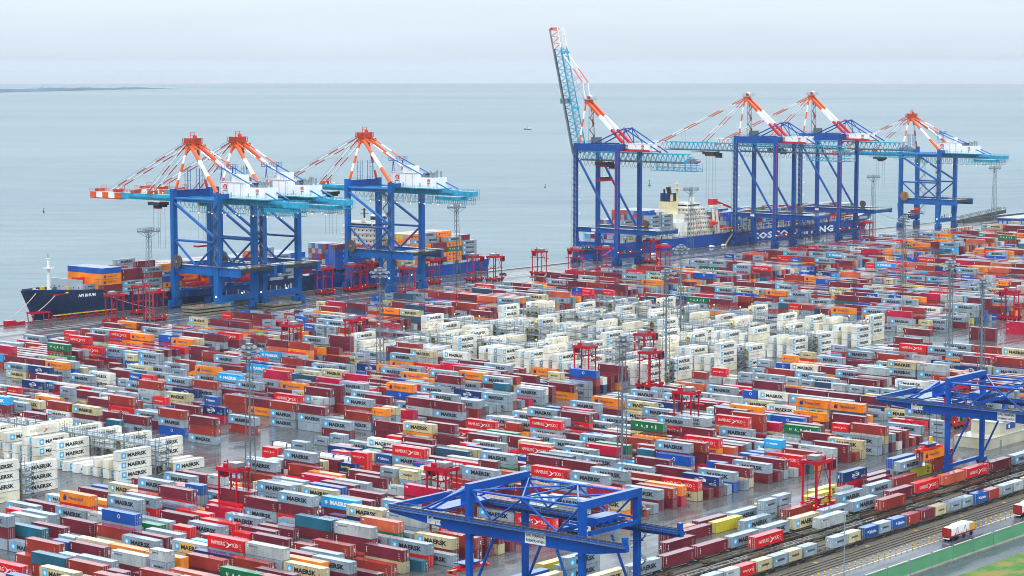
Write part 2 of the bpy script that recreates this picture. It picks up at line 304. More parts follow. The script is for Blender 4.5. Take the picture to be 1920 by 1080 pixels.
NEAR = '''
11,0,40,1,356.1,367.4,5.6,pale grey small-lettered container on grey one, beside rust red stack, first from left
4,0,40,1,381.8,353.8,2.8,maroon container on beige one, beside rust red stack
11,0,40,1,386.0,367.7,5.6,pale grey small-lettered container on maroon one, second row behind the rail lane
1,1,40,0,404.8,314.2,2.8,steel grey star-marked container single, on the ground beside the rail tracks, second from left
1,0,40,1,433.0,349.9,5.6,steel grey star-marked container on bright red one, between bare rows
13,0,40,1,386.0,381.3,5.6,plain teal container on maroon one, third line back from the rail lane
6,0,40,1,356.1,380.1,5.6,bright red white-lettered container on grey one, between navy and beige stacks
1,0,40,1,364.7,354.4,2.8,steel grey star-marked container on maroon one, between orange and maroon stacks
5,0,40,1,347.6,378.4,2.8,rust red container on maroon one, between grey and navy stacks
1,0,40,1,445.8,349.6,5.6,steel grey star-marked container on grey one, between pale grey and maroon stacks
9,0,40,1,360.4,423.3,5.6,bright blue container on grey one, deep in the front block
1,0,40,1,390.3,353.8,2.8,steel grey star-marked container on bright red one, beside grey stack, first from left
1,0,40,1,394.6,395.8,8.4,steel grey star-marked container on maroon one, between two grey stacks
8,0,40,1,462.9,349.7,5.6,crimson container on beige one, front row facing the rail lane
2,0,40,1,398.8,353.3,2.8,weathered beige star-marked container on rust red one, front row facing the rail lane
1,1,40,0,412.7,302.2,1.25,steel grey star-marked container, on the wagons of the rear track, first from left
2,0,40,1,356.1,354.8,2.8,weathered beige star-marked container on maroon one, front row facing the rail lane
11,0,40,1,339.1,394.8,2.8,pale grey small-lettered container on maroon one, third line back from the rail lane
4,1,40,0,426.3,302.2,1.25,maroon container, on the wagons of the rear track, first from left
11,0,40,1,403.1,366.5,5.6,pale grey small-lettered container on grey one, between maroon and grey stacks
1,0,40,1,373.2,436.4,5.6,steel grey star-marked container on grey one, between two grey stacks
12,0,40,1,394.6,367.3,5.6,salmon container on green one, second row behind the rail lane
4,0,40,1,433.0,362.5,5.6,maroon container on grey one between bare rows, front row facing the rail lane
4,0,40,1,339.1,409.9,2.8,maroon container on grey one, between maroon and beige stacks
7,0,40,1,368.9,450.0,5.6,orange container on bright red one, deep in the front block
5,0,40,1,334.8,421.0,2.8,rust red container on rust red one, deep in the front block
13,0,40,1,326.2,407.8,2.8,plain teal container on rust red one, deep in the front block
4,0,40,1,390.3,436.2,5.6,maroon container on crimson one, deep in the front block
4,1,40,0,440.1,302.2,1.25,maroon container, on the wagons of the rear track, second from left
5,0,40,1,377.5,353.9,0,rust red container single, front row facing the rail lane
6,0,40,1,433.0,349.9,2.8,bright red white-lettered container under grey one, front row facing the rail lane
5,0,40,1,377.5,366.9,2.8,rust red container on maroon one, between teal and rust red stacks
4,0,40,1,433.0,375.1,5.6,maroon container on maroon one, between maroon and bright red stacks
1,0,40,1,462.9,362.3,5.6,steel grey star-marked container on rust red one, front row facing the rail lane
6,1,40,0,457.5,297.5,1.25,bright red white-lettered container, on the second wagon track
5,0,40,1,458.6,394.5,2.8,rust red container on maroon one, between rust red and grey stacks
8,0,40,1,433.0,387.7,5.6,crimson container on maroon one, between maroon and grey stacks
1,0,40,1,462.9,393.4,5.6,steel grey star-marked container on grey one, between rust red and maroon stacks
5,0,40,1,326.2,394.8,2.8,rust red container on maroon one, beside grey stack
4,0,40,1,394.6,408.6,5.6,maroon container on grey one, between bright red and grey stacks
6,0,40,1,475.7,379.2,5.6,bright red white-lettered container on grey one, between maroon and rust red stacks
4,0,40,1,356.1,433.7,2.8,maroon container on maroon one, between grey and maroon stacks
4,1,40,0,443.1,313.8,0,maroon container single, on the ground beside the rail tracks, first from left
5,0,40,1,420.2,362.3,2.8,rust red container on maroon one, between bright red and rust red stacks
8,0,40,1,424.4,349.8,0,crimson container single, front row facing the rail lane
1,0,40,1,475.7,365.6,5.6,steel grey star-marked container on rust red one, second row behind the rail lane
1,0,40,1,480.0,351.2,2.8,steel grey star-marked container on maroon one, between bright red and rust red stacks
1,0,40,1,433.0,448.3,5.6,steel grey star-marked container on maroon one, between two rust red stacks
11,1,40,0,487.1,297.5,1.25,pale grey small-lettered container, on the second wagon track
5,0,40,1,356.1,420.4,2.8,rust red container on beige one, deep in the front block
2,0,40,1,403.1,380.1,5.6,weathered beige star-marked container on navy one, third line back from the rail lane
1,0,40,1,351.9,405.9,2.8,steel grey star-marked container on beige one, third line back from the rail lane
13,0,40,1,343.3,437.7,2.8,plain teal container on maroon one, deep in the front block
1,0,40,1,462.9,407.1,5.6,steel grey star-marked container on bright red one, beside white stack
1,0,40,1,373.2,405.9,2.8,steel grey star-marked container on grey one, between maroon and bright red stacks
4,0,40,1,373.2,383.4,2.8,maroon container on slate blue one, third line back from the rail lane
5,0,40,1,403.1,349.6,2.8,rust red container on maroon one, between beige and maroon stacks
1,0,40,1,531.2,377.5,5.6,steel grey star-marked container on maroon one, between bright blue and rust red stacks
1,0,40,1,433.0,362.5,2.8,steel grey star-marked container under maroon one between bare rows, front row facing the rail lane
1,0,40,1,450.1,450.1,5.6,steel grey star-marked container on maroon one, between rust red and beige stacks
5,0,40,1,351.9,368.0,2.8,rust red container on pale grey one, second row behind the rail lane
15,0,40,1,407.4,393.2,5.6,cyan white-lettered container on maroon one, third line back from the rail lane
6,0,40,1,475.7,431.3,5.6,bright red white-lettered container on grey one, between rust red and maroon stacks
1,1,40,0,453.8,302.2,1.25,steel grey star-marked container, on the wagons of the rear track, second from left
5,1,40,0,517.7,297.5,1.25,rust red container, on the second wagon track
5,0,40,1,595.2,349.8,5.6,rust red container on beige one, front row facing the rail lane
19,1,40,0,470.8,318.3,0,yellow container single, on the ground beside the rail tracks, first from left
1,0,40,1,411.6,421.1,5.6,steel grey star-marked container on grey one, beside maroon stack, second from left
2,1,40,0,482.1,302.2,1.25,weathered beige star-marked container, on the wagons of the rear track, first from right
4,0,40,1,398.8,422.2,5.6,maroon container on maroon one, between bright red and rust red stacks
1,0,40,1,484.2,405.2,5.6,steel grey star-marked container on grey one, between green and rust red stacks
20,0,40,1,356.1,392.7,2.8,grey yellow-patched container on beige one, third line back from the rail lane
1,0,40,1,484.2,365.2,5.6,steel grey star-marked container on grey one, between two maroon stacks, first from right
10,0,40,1,505.6,349.6,2.8,navy white-lettered container on maroon one, front row facing the rail lane
1,1,40,0,477.1,313.6,0,steel grey star-marked container single, on the ground beside the rail tracks, fourth from left
6,0,40,1,433.0,349.9,0,bright red white-lettered container under bright red one, front row facing the rail lane
16,0,40,1,556.8,405.4,5.6,green white-lettered container on maroon one, third line back from the rail lane
6,0,40,1,582.4,391.2,5.6,bright red white-lettered container on salmon one, third line back from the rail lane
10,1,40,0,538.5,321.8,2.8,navy white-lettered container single, on the ground beside the rail tracks
1,1,40,0,511.1,302.2,1.25,steel grey star-marked container, on the wagons of the rear track, first from right
1,0,40,1,386.0,406.1,2.8,steel grey star-marked container on orange one, deep in the front block
4,0,40,1,488.5,391.5,5.6,maroon container on grey one, between grey and slate blue stacks
6,0,40,1,497.0,350.6,2.8,bright red white-lettered container on beige one, front row facing the rail lane
6,0,40,1,539.7,431.9,5.6,bright red white-lettered container on grey one, between maroon and grey stacks
4,0,40,1,394.6,395.8,5.6,maroon container under grey one, third line back from the rail lane
4,0,40,1,377.5,421.0,2.8,maroon container on rust red one, between cyan and bright red stacks
2,0,40,1,317.7,394.2,2.8,weathered beige star-marked container on slate blue one, third line back from the rail lane
4,0,40,1,428.7,374.9,2.8,maroon container on maroon one, between slate blue and maroon stacks
4,0,40,1,488.5,379.1,5.6,maroon container on grey one, between navy and grey stacks
4,1,40,0,456.9,318.4,0,maroon container single, on the ground beside the rail tracks, first from right
4,0,40,1,445.8,418.2,2.8,maroon container on white one, deep in the front block
1,0,40,1,650.8,362.2,2.8,steel grey star-marked container on white one, front row facing the rail lane
1,0,40,1,531.2,350.1,2.8,steel grey star-marked container on maroon one, beside maroon stack
4,0,40,1,462.9,374.9,2.8,maroon container on rust red one, second row behind the rail lane
9,0,40,1,526.9,374.0,2.8,bright blue container on beige one, second row behind the rail lane
1,0,40,1,364.7,446.7,2.8,steel grey star-marked container on maroon one, beside orange stack
19,1,40,0,514.9,318.5,0,yellow container single, on the ground beside the rail tracks, first from right
11,0,20,1,339.1,384.4,5.2,short pale grey small-lettered container on grey one, third line back from the rail lane
1,0,40,1,394.6,349.7,0,steel grey star-marked container single, between grey and beige stacks
7,0,40,1,629.4,377.8,5.6,orange container on slate blue one, second row behind the rail lane
1,0,40,1,514.1,350.3,2.8,steel grey star-marked container on bright blue one, front row facing the rail lane
5,1,40,0,496.1,313.0,0,rust red container single, on the ground beside the rail tracks, first from left
1,1,40,0,563.0,317.9,2.8,steel grey star-marked container single, on the ground beside the rail tracks, first from right
4,0,40,1,475.7,518.5,5.6,maroon container on rust red one between bare rows, beside the wet lane, first from right
2,0,40,1,509.8,458.2,5.6,weathered beige star-marked container on orange one, between two maroon stacks
6,1,40,0,544.5,302.2,1.25,bright red white-lettered container, on the wagons of the rear track, first from left
4,0,40,1,386.0,381.3,2.8,maroon container under teal one, third line back from the rail lane
1,0,40,1,394.6,449.2,5.6,steel grey star-marked container on maroon one, between salmon and grey stacks
8,0,40,1,526.9,400.0,2.8,crimson container on maroon one, between maroon and green stacks
1,1,40,0,522.9,313.5,0,steel grey star-marked container single, on the ground beside the rail tracks, third from right
1,0,40,1,509.8,493.3,2.8,steel grey star-marked container on maroon one, between bare rows
1,0,40,1,424.4,388.2,2.8,steel grey star-marked container on navy one, third line back from the rail lane
4,0,40,1,522.7,350.9,2.8,maroon container on beige one, beside grey stack
2,0,40,1,462.9,349.7,2.8,weathered beige star-marked container under crimson one, front row facing the rail lane
4,0,40,1,428.7,404.3,2.8,maroon container on teal one, third line back from the rail lane
4,0,40,1,509.8,362.3,2.8,maroon container on teal one, front row facing the rail lane
1,1,40,0,538.7,313.9,0,steel grey star-marked container single, on the ground beside the rail tracks, second from right
12,1,40,0,559.6,302.2,1.25,salmon container, on the wagons of the rear track
8,0,40,1,390.3,418.1,2.8,crimson container on grey one, deep in the front block
6,0,40,1,539.7,458.4,2.8,bright red white-lettered container on beige one, deep in the front block
12,0,40,1,475.7,392.0,2.8,salmon container on grey one, third line back from the rail lane
4,0,40,1,556.8,386.9,5.6,maroon container on maroon one, third line back from the rail lane
16,0,40,1,343.3,362.3,2.8,green white-lettered container on maroon one, front row facing the rail lane
1,0,40,1,578.2,386.8,2.8,steel grey star-marked container on rust red one, third line back from the rail lane
1,0,40,1,497.0,522.9,2.8,steel grey star-marked container on rust red one, between bare rows
4,0,40,1,548.3,479.7,5.6,maroon container on grey one between bare rows, deep in the front block
4,0,40,1,608.1,364.6,5.6,maroon container on maroon one, between two rust red stacks
5,1,40,0,581.5,318.1,2.8,rust red container single, on the ground beside the rail tracks, first from right
4,0,40,1,702.0,362.1,5.6,maroon container on grey one, between bright blue and grey stacks
4,0,40,1,514.1,508.5,5.6,maroon container on grey one between bare rows, beside the wet lane
4,0,40,1,518.4,375.5,2.8,maroon container on grey one, between rust red and maroon stacks
4,0,40,1,539.7,350.3,2.8,maroon container on grey one, between two maroon stacks
1,1,40,0,404.8,314.2,0,steel grey star-marked container single, on the ground beside the rail tracks, first from left
4,0,40,1,381.8,390.0,2.8,maroon container on grey one, between maroon and grey stacks, first from left
4,0,40,1,347.6,434.8,2.8,maroon container on salmon one, deep in the front block
1,0,40,1,445.8,349.6,2.8,steel grey star-marked container under grey one, front row facing the rail lane
5,0,40,1,480.0,537.5,5.6,rust red container on grey one between bare rows, beside the wet lane, first from left
6,0,40,1,322.0,418.7,0,bright red white-lettered container single, deep in the front block
1,0,40,1,377.5,435.1,5.6,steel grey star-marked container on bright red one, between grey and slate blue stacks
2,0,40,1,424.4,417.2,2.8,weathered beige star-marked container on grey one, between navy and bright blue stacks
6,0,40,1,548.3,349.8,2.8,bright red white-lettered container on bright red one, front row facing the rail lane
7,0,40,1,629.4,391.0,5.6,orange container on beige one, third line back from the rail lane
1,0,40,1,424.4,472.5,0,steel grey star-marked container single, deep in the front block
1,0,40,1,535.5,508.1,5.6,steel grey star-marked container on rust red one, between grey and bright red stacks
5,0,40,1,556.8,349.6,2.8,rust red container on orange one, front row facing the rail lane
4,0,40,1,556.8,434.0,5.6,maroon container on bright red one, deep in the front block
4,0,40,1,386.0,367.7,2.8,maroon container under pale grey one, second row behind the rail lane
11,0,40,1,351.9,448.6,2.8,pale grey small-lettered container on crimson one, deep in the front block
1,0,40,1,556.8,446.8,5.6,steel grey star-marked container on maroon one, between maroon and pale grey stacks, first from right
4,0,40,1,475.7,550.6,2.8,maroon container on grey one, beside grey stack
2,0,40,1,467.1,564.6,5.6,weathered beige star-marked container on maroon one, beside the wet lane
11,0,40,1,565.4,349.6,2.8,pale grey small-lettered container on grey one, front row facing the rail lane
4,0,40,1,407.4,349.8,2.8,maroon container on maroon one, beside rust red stack, first from left
6,0,40,1,514.1,415.3,2.8,bright red white-lettered container on grey one, between maroon and beige stacks
4,0,40,1,655.0,425.2,5.6,maroon container on grey one, between white and cyan stacks
4,0,40,1,509.8,445.6,2.8,maroon container on grey one, beside pale grey stack
6,1,40,0,573.4,302.2,1.25,bright red white-lettered container, on the wagons of the rear track, first from right
5,0,40,1,428.7,445.5,2.8,rust red container on grey one, deep in the front block
4,0,40,1,663.6,387.5,2.8,maroon container on grey one, between navy and yellow stacks
4,0,40,1,518.4,478.5,2.8,maroon container on maroon one, between bare rows
6,0,40,1,544.0,376.0,5.6,bright red white-lettered container on orange one, second row behind the rail lane
1,0,40,1,569.6,404.5,5.6,steel grey star-marked container on bright red one, third line back from the rail lane
1,0,40,1,586.7,491.7,2.8,steel grey star-marked container on grey one, between grey and pale grey stacks
4,0,40,1,663.6,362.3,2.8,maroon container on grey one, between maroon and bright blue stacks
5,0,40,1,488.5,572.1,5.6,rust red container on maroon one, beside the wet lane
14,0,40,1,492.8,429.6,2.8,plain slate blue container on rust red one, deep in the front block
4,0,40,1,514.1,453.1,5.6,maroon container on grey one, between beige and grey stacks
4,0,40,1,544.0,535.2,5.6,maroon container on grey one, between maroon and rust red stacks
1,0,40,1,591.0,349.6,2.8,steel grey star-marked container on grey one, beside rust red stack
5,0,40,1,514.1,521.6,5.6,rust red container on grey one between bare rows, beside the wet lane, second from left
4,0,40,1,702.0,374.7,2.8,maroon container on grey one between maroon and grey stacks, second row behind the rail lane
2,0,40,1,582.4,350.0,2.8,weathered beige star-marked container on beige one, front row facing the rail lane
4,0,40,1,586.7,362.3,2.8,maroon container on grey one, beside cyan stack
1,0,40,1,368.9,362.5,2.8,steel grey star-marked container on grey one, between maroon and teal stacks
1,0,40,1,475.7,518.5,0,steel grey star-marked container under rust red one, between bare rows, second from left
5,0,40,1,475.7,518.5,2.8,rust red container under maroon one, beside the wet lane
7,0,40,1,569.6,520.5,5.6,orange container on bright blue one, beside the wet lane
4,0,40,1,573.9,350.0,2.8,maroon container on maroon one, beside rust red stack, first from right
1,0,40,1,702.0,362.1,2.8,steel grey star-marked container under maroon one, between bright blue and grey stacks
1,0,40,1,548.3,479.7,2.8,steel grey star-marked container under maroon one between bare rows, deep in the front block
5,1,40,0,552.9,313.9,0,rust red container single, on the ground beside the rail tracks, second from left
5,0,40,1,445.8,444.1,2.8,rust red container on maroon one, between bright red and grey stacks
4,1,40,0,587.5,302.2,1.25,maroon container, on the wagons of the rear track, first from right
4,0,40,1,356.1,407.1,2.8,maroon container on maroon one, between two grey stacks
2,0,40,1,394.6,461.4,2.8,weathered beige star-marked container on grey one, between bare rows
3,0,40,1,492.8,457.5,2.8,white star-marked container on green one, deep in the front block
5,0,40,1,497.0,522.9,0,rust red container under grey one, beside the wet lane
5,0,40,1,526.9,499.8,2.8,rust red container on grey one between bare rows, beside the wet lane, first from right
1,0,40,1,603.8,491.1,2.8,steel grey star-marked container on grey one, between crimson and white stacks
16,0,40,1,595.2,373.7,2.8,green white-lettered container on grey one, second row behind the rail lane
3,0,40,1,650.8,420.1,2.8,white star-marked container on grey one, deep in the front block
1,1,20,0,466.6,283.0,1.25,short steel grey star-marked container, on the wagon train beside the yellow posts, first from right
1,0,40,1,539.7,564.5,5.6,steel grey star-marked container on maroon one, between maroon and pale grey stacks, first from left
4,0,40,1,548.3,492.1,5.6,maroon container on pale grey one, beside the wet lane
7,0,40,1,603.8,456.8,2.8,orange container on grey one, deep in the front block
11,0,40,1,710.5,416.1,5.6,pale grey small-lettered container on rust red one, beside pale grey stack
1,0,40,1,394.6,408.6,2.8,steel grey star-marked container under maroon one, between bright red and grey stacks
5,0,40,1,544.0,400.5,2.8,rust red container on rust red one, between grey and orange stacks
11,0,40,1,731.9,403.4,5.6,pale grey small-lettered container on grey one, third line back from the rail lane
1,0,40,1,509.8,387.8,2.8,steel grey star-marked container on orange one, third line back from the rail lane
1,0,40,1,539.7,412.2,2.8,steel grey star-marked container on maroon one, between rust red and grey stacks
1,1,40,0,467.7,302.2,1.25,steel grey star-marked container, on the wagons of the rear track, third from left
4,0,40,1,403.1,349.6,0,maroon container under rust red one, front row facing the rail lane
1,0,40,1,330.5,396.8,2.8,steel grey star-marked container on maroon one, beside rust red stack
9,0,40,1,637.9,493.2,5.6,bright blue container on rust red one, beside the wet lane
4,0,40,1,347.6,355.5,2.8,maroon container on maroon one, between rust red and maroon stacks
5,0,40,1,467.1,577.9,5.6,rust red container on white one, beside the wet lane
4,0,40,1,595.2,520.7,5.6,maroon container on grey one, beside crimson stack
1,0,40,1,420.2,374.9,2.8,steel grey star-marked container on maroon one, beside slate blue stack
1,0,40,1,505.6,372.9,2.8,steel grey star-marked container on grey one, between crimson and beige stacks
5,0,40,1,531.2,577.4,5.6,rust red container on grey one, beside navy stack
10,0,40,1,505.6,546.5,2.8,navy white-lettered container on crimson one, beside the wet lane
1,0,40,1,650.8,441.8,2.8,steel grey star-marked container on rust red one, deep in the front block
4,0,40,1,761.8,401.7,5.6,maroon container on white one, third line back from the rail lane
5,0,40,1,518.4,591.7,5.6,rust red container on pale grey one, beside the wet lane
1,0,40,1,480.0,537.5,2.8,steel grey star-marked container under rust red one, between bare rows, first from left
1,0,40,1,663.6,374.9,2.8,steel grey star-marked container on maroon one, between beige and cyan stacks
2,0,40,1,731.9,416.3,5.6,weathered beige star-marked container on grey one, beside grey stack
1,0,40,1,633.7,358.9,0,steel grey star-marked container single, between bare rows
2,0,40,1,518.4,577.6,2.8,weathered beige star-marked container on beige one, beside the wet lane
1,0,40,1,591.0,456.2,2.8,steel grey star-marked container on grey one, beside maroon stack, first from right
1,0,40,1,526.9,413.8,2.8,steel grey star-marked container on maroon one, between white and maroon stacks
13,0,20,1,386.0,348.6,0,short plain teal container single, front row facing the rail lane
9,0,40,1,480.0,537.5,0,bright blue container under grey one, beside the wet lane
5,0,40,1,484.2,349.8,2.8,rust red container on maroon one, between grey and orange stacks
17,0,40,1,573.9,400.4,5.6,grey two-line-lettered container on maroon one, third line back from the rail lane
4,0,40,1,535.5,362.2,2.8,maroon container on maroon one, between crimson and bright blue stacks
5,0,40,1,591.0,391.1,5.6,rust red container on rust red one, between maroon and crimson stacks
1,0,40,1,693.5,362.3,0,steel grey star-marked container single, beside bright blue stack
8,0,40,1,565.4,577.2,5.6,crimson container on bright red one, beside the wet lane
1,0,40,1,356.1,449.4,2.8,steel grey star-marked container on grey one, beside pale grey stack
4,0,40,1,655.0,493.2,5.6,maroon container on maroon one, beside the wet lane
11,0,20,1,411.6,443.6,5.2,short pale grey small-lettered container on bright red one, deep in the front block
1,1,40,0,483.4,321.7,0,steel grey star-marked container single, on the ground beside the rail tracks, third from left
7,0,40,1,620.9,386.6,2.8,orange container on maroon one, third line back from the rail lane
5,0,40,1,766.0,389.7,5.6,rust red container on rust red one, between navy and salmon stacks
4,1,40,0,530.1,302.2,1.25,maroon container, on the wagons of the rear track, second from right
2,0,20,1,450.1,408.3,5.2,short weathered beige star-marked container on grey one, deep in the front block
17,0,40,1,509.8,430.0,2.8,grey two-line-lettered container on maroon one, deep in the front block
4,0,40,1,544.0,507.5,5.6,maroon container on grey one, between bright red and beige stacks
6,0,40,1,526.9,532.3,5.6,bright red white-lettered container on maroon one, beside the wet lane
4,0,40,1,616.6,426.4,2.8,maroon container on grey one, between grey and crimson stacks
4,0,40,1,454.3,349.8,2.8,maroon container on maroon one, between maroon and cyan stacks
5,0,40,1,526.9,557.5,2.8,rust red container on rust red one, beside the wet lane
2,1,40,0,399.1,302.2,1.25,weathered beige star-marked container, on the wagons of the rear track, first from left
2,1,20,0,433.3,283.0,1.25,short weathered beige star-marked container, on the wagon train beside the yellow posts
1,0,40,1,514.1,521.6,0,steel grey star-marked container under grey one, beside the wet lane
1,0,40,1,531.2,591.4,5.6,steel grey star-marked container on maroon one, between grey and orange stacks
12,0,40,1,334.8,369.7,2.8,salmon container on maroon one, second row behind the rail lane
1,0,40,1,514.1,521.6,2.8,steel grey star-marked container under rust red one, between bare rows, first from right
1,0,40,1,526.9,638.9,2.8,steel grey star-marked container on grey one, block behind the wet lane
3,0,40,1,689.2,388.2,5.6,white star-marked container on grey one, third line back from the rail lane
1,1,20,0,489.0,317.6,2.6,short steel grey star-marked container single, on the ground beside the rail tracks
6,0,40,1,377.5,406.0,2.8,bright red white-lettered container on pale grey one, third line back from the rail lane
10,0,40,1,505.6,639.5,2.8,navy white-lettered container on grey one, block behind the wet lane
5,0,40,1,330.5,375.1,2.8,rust red container on white one, second row behind the rail lane
5,0,40,1,535.5,374.8,5.6,rust red container on maroon one, between grey and maroon stacks
1,0,40,1,629.4,574.0,5.6,steel grey star-marked container on orange one, beside the wet lane
4,0,40,1,620.9,490.1,2.8,maroon container on orange one, beside the wet lane
1,1,20,0,440.0,283.0,1.25,short steel grey star-marked container, on the wagon train beside the yellow posts, first from left
1,0,40,1,766.0,454.8,2.8,steel grey star-marked container on navy one, deep in the front block
18,1,20,0,481.7,283.0,1.25,short blue script-lettered container, on the wagon train beside the yellow posts
1,0,40,1,595.2,429.1,2.8,steel grey star-marked container on grey one, between maroon and crimson stacks
6,1,20,0,426.4,283.0,1.25,short bright red white-lettered container, on the wagon train beside the yellow posts
4,0,40,1,377.5,392.1,2.8,maroon container on orange one, third line back from the rail lane
9,0,40,1,608.1,387.1,2.8,bright blue container on salmon one, third line back from the rail lane
1,0,40,1,518.4,402.1,2.8,steel grey star-marked container on maroon one, between two maroon stacks
1,0,40,1,582.4,621.7,5.6,steel grey star-marked container on crimson one, block behind the wet lane
4,0,40,1,501.3,554.2,2.8,maroon container on rust red one between bare rows, beside the wet lane, first from left
4,0,40,1,697.7,412.7,2.8,maroon container on cyan one, between bright red and maroon stacks
1,0,40,1,360.4,461.6,2.8,steel grey star-marked container on beige one, deep in the front block
4,0,40,1,518.4,439.7,2.8,maroon container on maroon one, beside grey stack
1,0,40,1,561.1,493.1,5.6,steel grey star-marked container on grey one between two maroon stacks, beside the wet lane
11,0,40,1,633.7,428.6,2.8,pale grey small-lettered container on rust red one, beside maroon stack
10,0,40,1,351.9,380.6,2.8,navy white-lettered container on grey one, third line back from the rail lane
1,0,40,1,514.1,508.5,2.8,steel grey star-marked container under maroon one, beside the wet lane
7,0,40,1,343.3,400.1,2.8,orange container on crimson one, third line back from the rail lane
2,0,40,1,381.8,353.8,0,weathered beige star-marked container under maroon one, front row facing the rail lane
7,0,40,1,488.5,349.9,2.8,orange container on crimson one, front row facing the rail lane
2,0,40,1,603.8,442.7,2.8,weathered beige star-marked container on orange one, between beige and navy stacks
4,0,40,1,364.7,459.3,2.8,maroon container on maroon one, between grey and blue stacks
1,0,40,1,603.8,505.9,5.6,steel grey star-marked container on maroon one, between grey and rust red stacks
5,0,40,1,791.7,412.6,5.6,rust red container on maroon one, beside maroon stack
4,0,40,1,437.3,461.3,2.8,maroon container on cyan one, beside orange stack
1,0,40,1,475.7,431.3,2.8,steel grey star-marked container under bright red one, deep in the front block
4,0,40,1,501.3,450.8,2.8,maroon container on rust red one, between maroon and grey stacks
15,0,40,1,548.3,583.3,5.6,cyan white-lettered container on maroon one, beside the wet lane
1,1,40,0,496.2,302.2,1.25,steel grey star-marked container, on the wagons of the rear track, second from right
1,0,40,1,360.4,407.1,2.8,steel grey star-marked container on bright red one, beside maroon stack
4,0,40,1,394.6,473.9,0,maroon container single, deep in the front block
3,1,40,2,391.5,495.2,5.6,white star-marked refrigerated container, topmost, front row, far side of white stacks at view edge
3,1,40,0,422.1,490.5,5.6,white star-marked refrigerated container, topmost, front row, near side of wet lane rack
3,1,40,0,422.1,518.1,5.6,white star-marked refrigerated container, topmost, seventh row, near side of wet lane rack
21,1,40,0,422.1,531.9,8.4,white red-emblem refrigerated container, topmost, tenth row, near side of wet lane rack
3,1,40,2,440.9,511.7,5.6,white star-marked refrigerated container, topmost, sixth row, far side of wet lane rack
3,1,40,2,391.5,495.2,0,white star-marked refrigerated container, lowest, front row, far side of white stacks at view edge
3,1,40,2,391.5,495.2,2.8,white star-marked refrigerated container, second up, front row, far side of white stacks at view edge
3,1,40,2,440.9,488.7,0,white star-marked refrigerated container, single, front row, far side of wet lane rack
3,1,40,2,440.9,497.9,5.6,white star-marked refrigerated container, topmost, third row, far side of wet lane rack
3,1,40,0,422.1,490.5,2.8,white star-marked refrigerated container, second up, front row, near side of wet lane rack
3,1,40,2,440.9,525.5,5.6,white star-marked refrigerated container, topmost, ninth row, far side of wet lane rack
3,1,40,0,422.1,518.1,2.8,white star-marked refrigerated container, second up, seventh row, near side of wet lane rack
3,1,40,0,422.1,490.5,0,white star-marked refrigerated container, lowest, front row, near side of wet lane rack
3,1,40,0,422.1,527.3,5.6,white star-marked refrigerated container, topmost, ninth row, near side of wet lane rack
3,1,40,2,440.9,497.9,2.8,white star-marked refrigerated container, second up, third row, far side of wet lane rack
3,1,40,2,440.9,534.7,5.6,white star-marked refrigerated container, topmost, eleventh row, far side of wet lane rack
3,1,40,0,374.4,490.2,8.4,white star-marked refrigerated container, topmost, front row, near side of white stacks at view edge
3,1,40,0,669.9,486.2,5.6,white star-marked refrigerated container, topmost, front row, near side of first middle rack
3,1,40,0,669.9,513.8,5.6,white star-marked refrigerated container, topmost, seventh row, near side of first middle rack
3,1,40,0,422.1,541.1,5.6,white star-marked refrigerated container, topmost, twelfth row, near side of wet lane rack
3,1,40,2,440.9,493.3,0,white star-marked refrigerated container, single, second row, far side of wet lane rack
3,1,40,0,669.9,527.6,5.6,white star-marked refrigerated container, topmost, tenth row, near side of first middle rack
3,1,40,2,688.1,486.2,5.6,white star-marked refrigerated container, topmost, front row, far side of first middle rack
21,1,40,0,669.9,532.2,8.4,white red-emblem refrigerated container, topmost, eleventh row, near side of first middle rack
3,1,40,2,688.1,527.6,8.4,white star-marked refrigerated container, topmost, eighth row, far side of first middle rack
3,1,40,0,374.4,490.2,5.6,white star-marked refrigerated container, third up, front row, near side of white stacks at view edge
3,1,40,0,669.9,578.2,8.4,white star-marked refrigerated container, topmost, nineteenth row, near side of first middle rack
3,1,40,0,374.4,490.2,2.8,white star-marked refrigerated container, second up, front row, near side of white stacks at view edge
3,1,40,0,718.1,500.0,5.6,white star-marked refrigerated container, topmost, fourth row, near side of second middle rack
3,1,40,0,422.1,513.5,0,white star-marked refrigerated container, single, sixth row, near side of wet lane rack
21,1,40,0,718.1,513.8,8.4,white red-emblem refrigerated container, topmost, seventh row, near side of second middle rack
23,1,40,0,374.4,490.2,0,plain cream refrigerated container, lowest, front row, near side of white stacks at view edge
21,1,40,0,669.9,628.8,2.8,white red-emblem refrigerated container, topmost, twentyeighth row, near side of first middle rack
3,1,40,0,718.1,486.2,8.4,white star-marked refrigerated container, topmost, front row, near side of second middle rack
3,1,40,0,669.9,486.2,0,white star-marked refrigerated container, lowest, front row, near side of first middle rack
3,1,40,0,669.9,486.2,2.8,white star-marked refrigerated container, second up, front row, near side of first middle rack
3,1,40,2,738.1,486.2,5.6,white star-marked refrigerated container, topmost, front row, far side of second middle rack
3,1,40,0,422.1,527.3,2.8,white star-marked refrigerated container, second up, ninth row, near side of wet lane rack
3,1,40,0,669.9,555.2,5.6,white star-marked refrigerated container, topmost, sixteenth row, near side of first middle rack
3,1,40,2,688.1,605.8,5.6,white star-marked refrigerated container, topmost, twentysecond row, far side of first middle rack
3,1,40,0,718.1,541.4,8.4,white star-marked refrigerated container, topmost, ninth row, near side of second middle rack
3,1,40,2,738.1,513.8,8.4,white star-marked refrigerated container, topmost, seventh row, far side of second middle rack
3,1,40,0,669.9,633.4,5.6,white star-marked refrigerated container, topmost, twentyninth row, near side of first middle rack
23,1,40,2,688.1,486.2,0,plain cream refrigerated container, lowest, front row, far side of first middle rack
3,1,40,0,669.9,578.2,5.6,white star-marked refrigerated container, third up, nineteenth row, near side of first middle rack
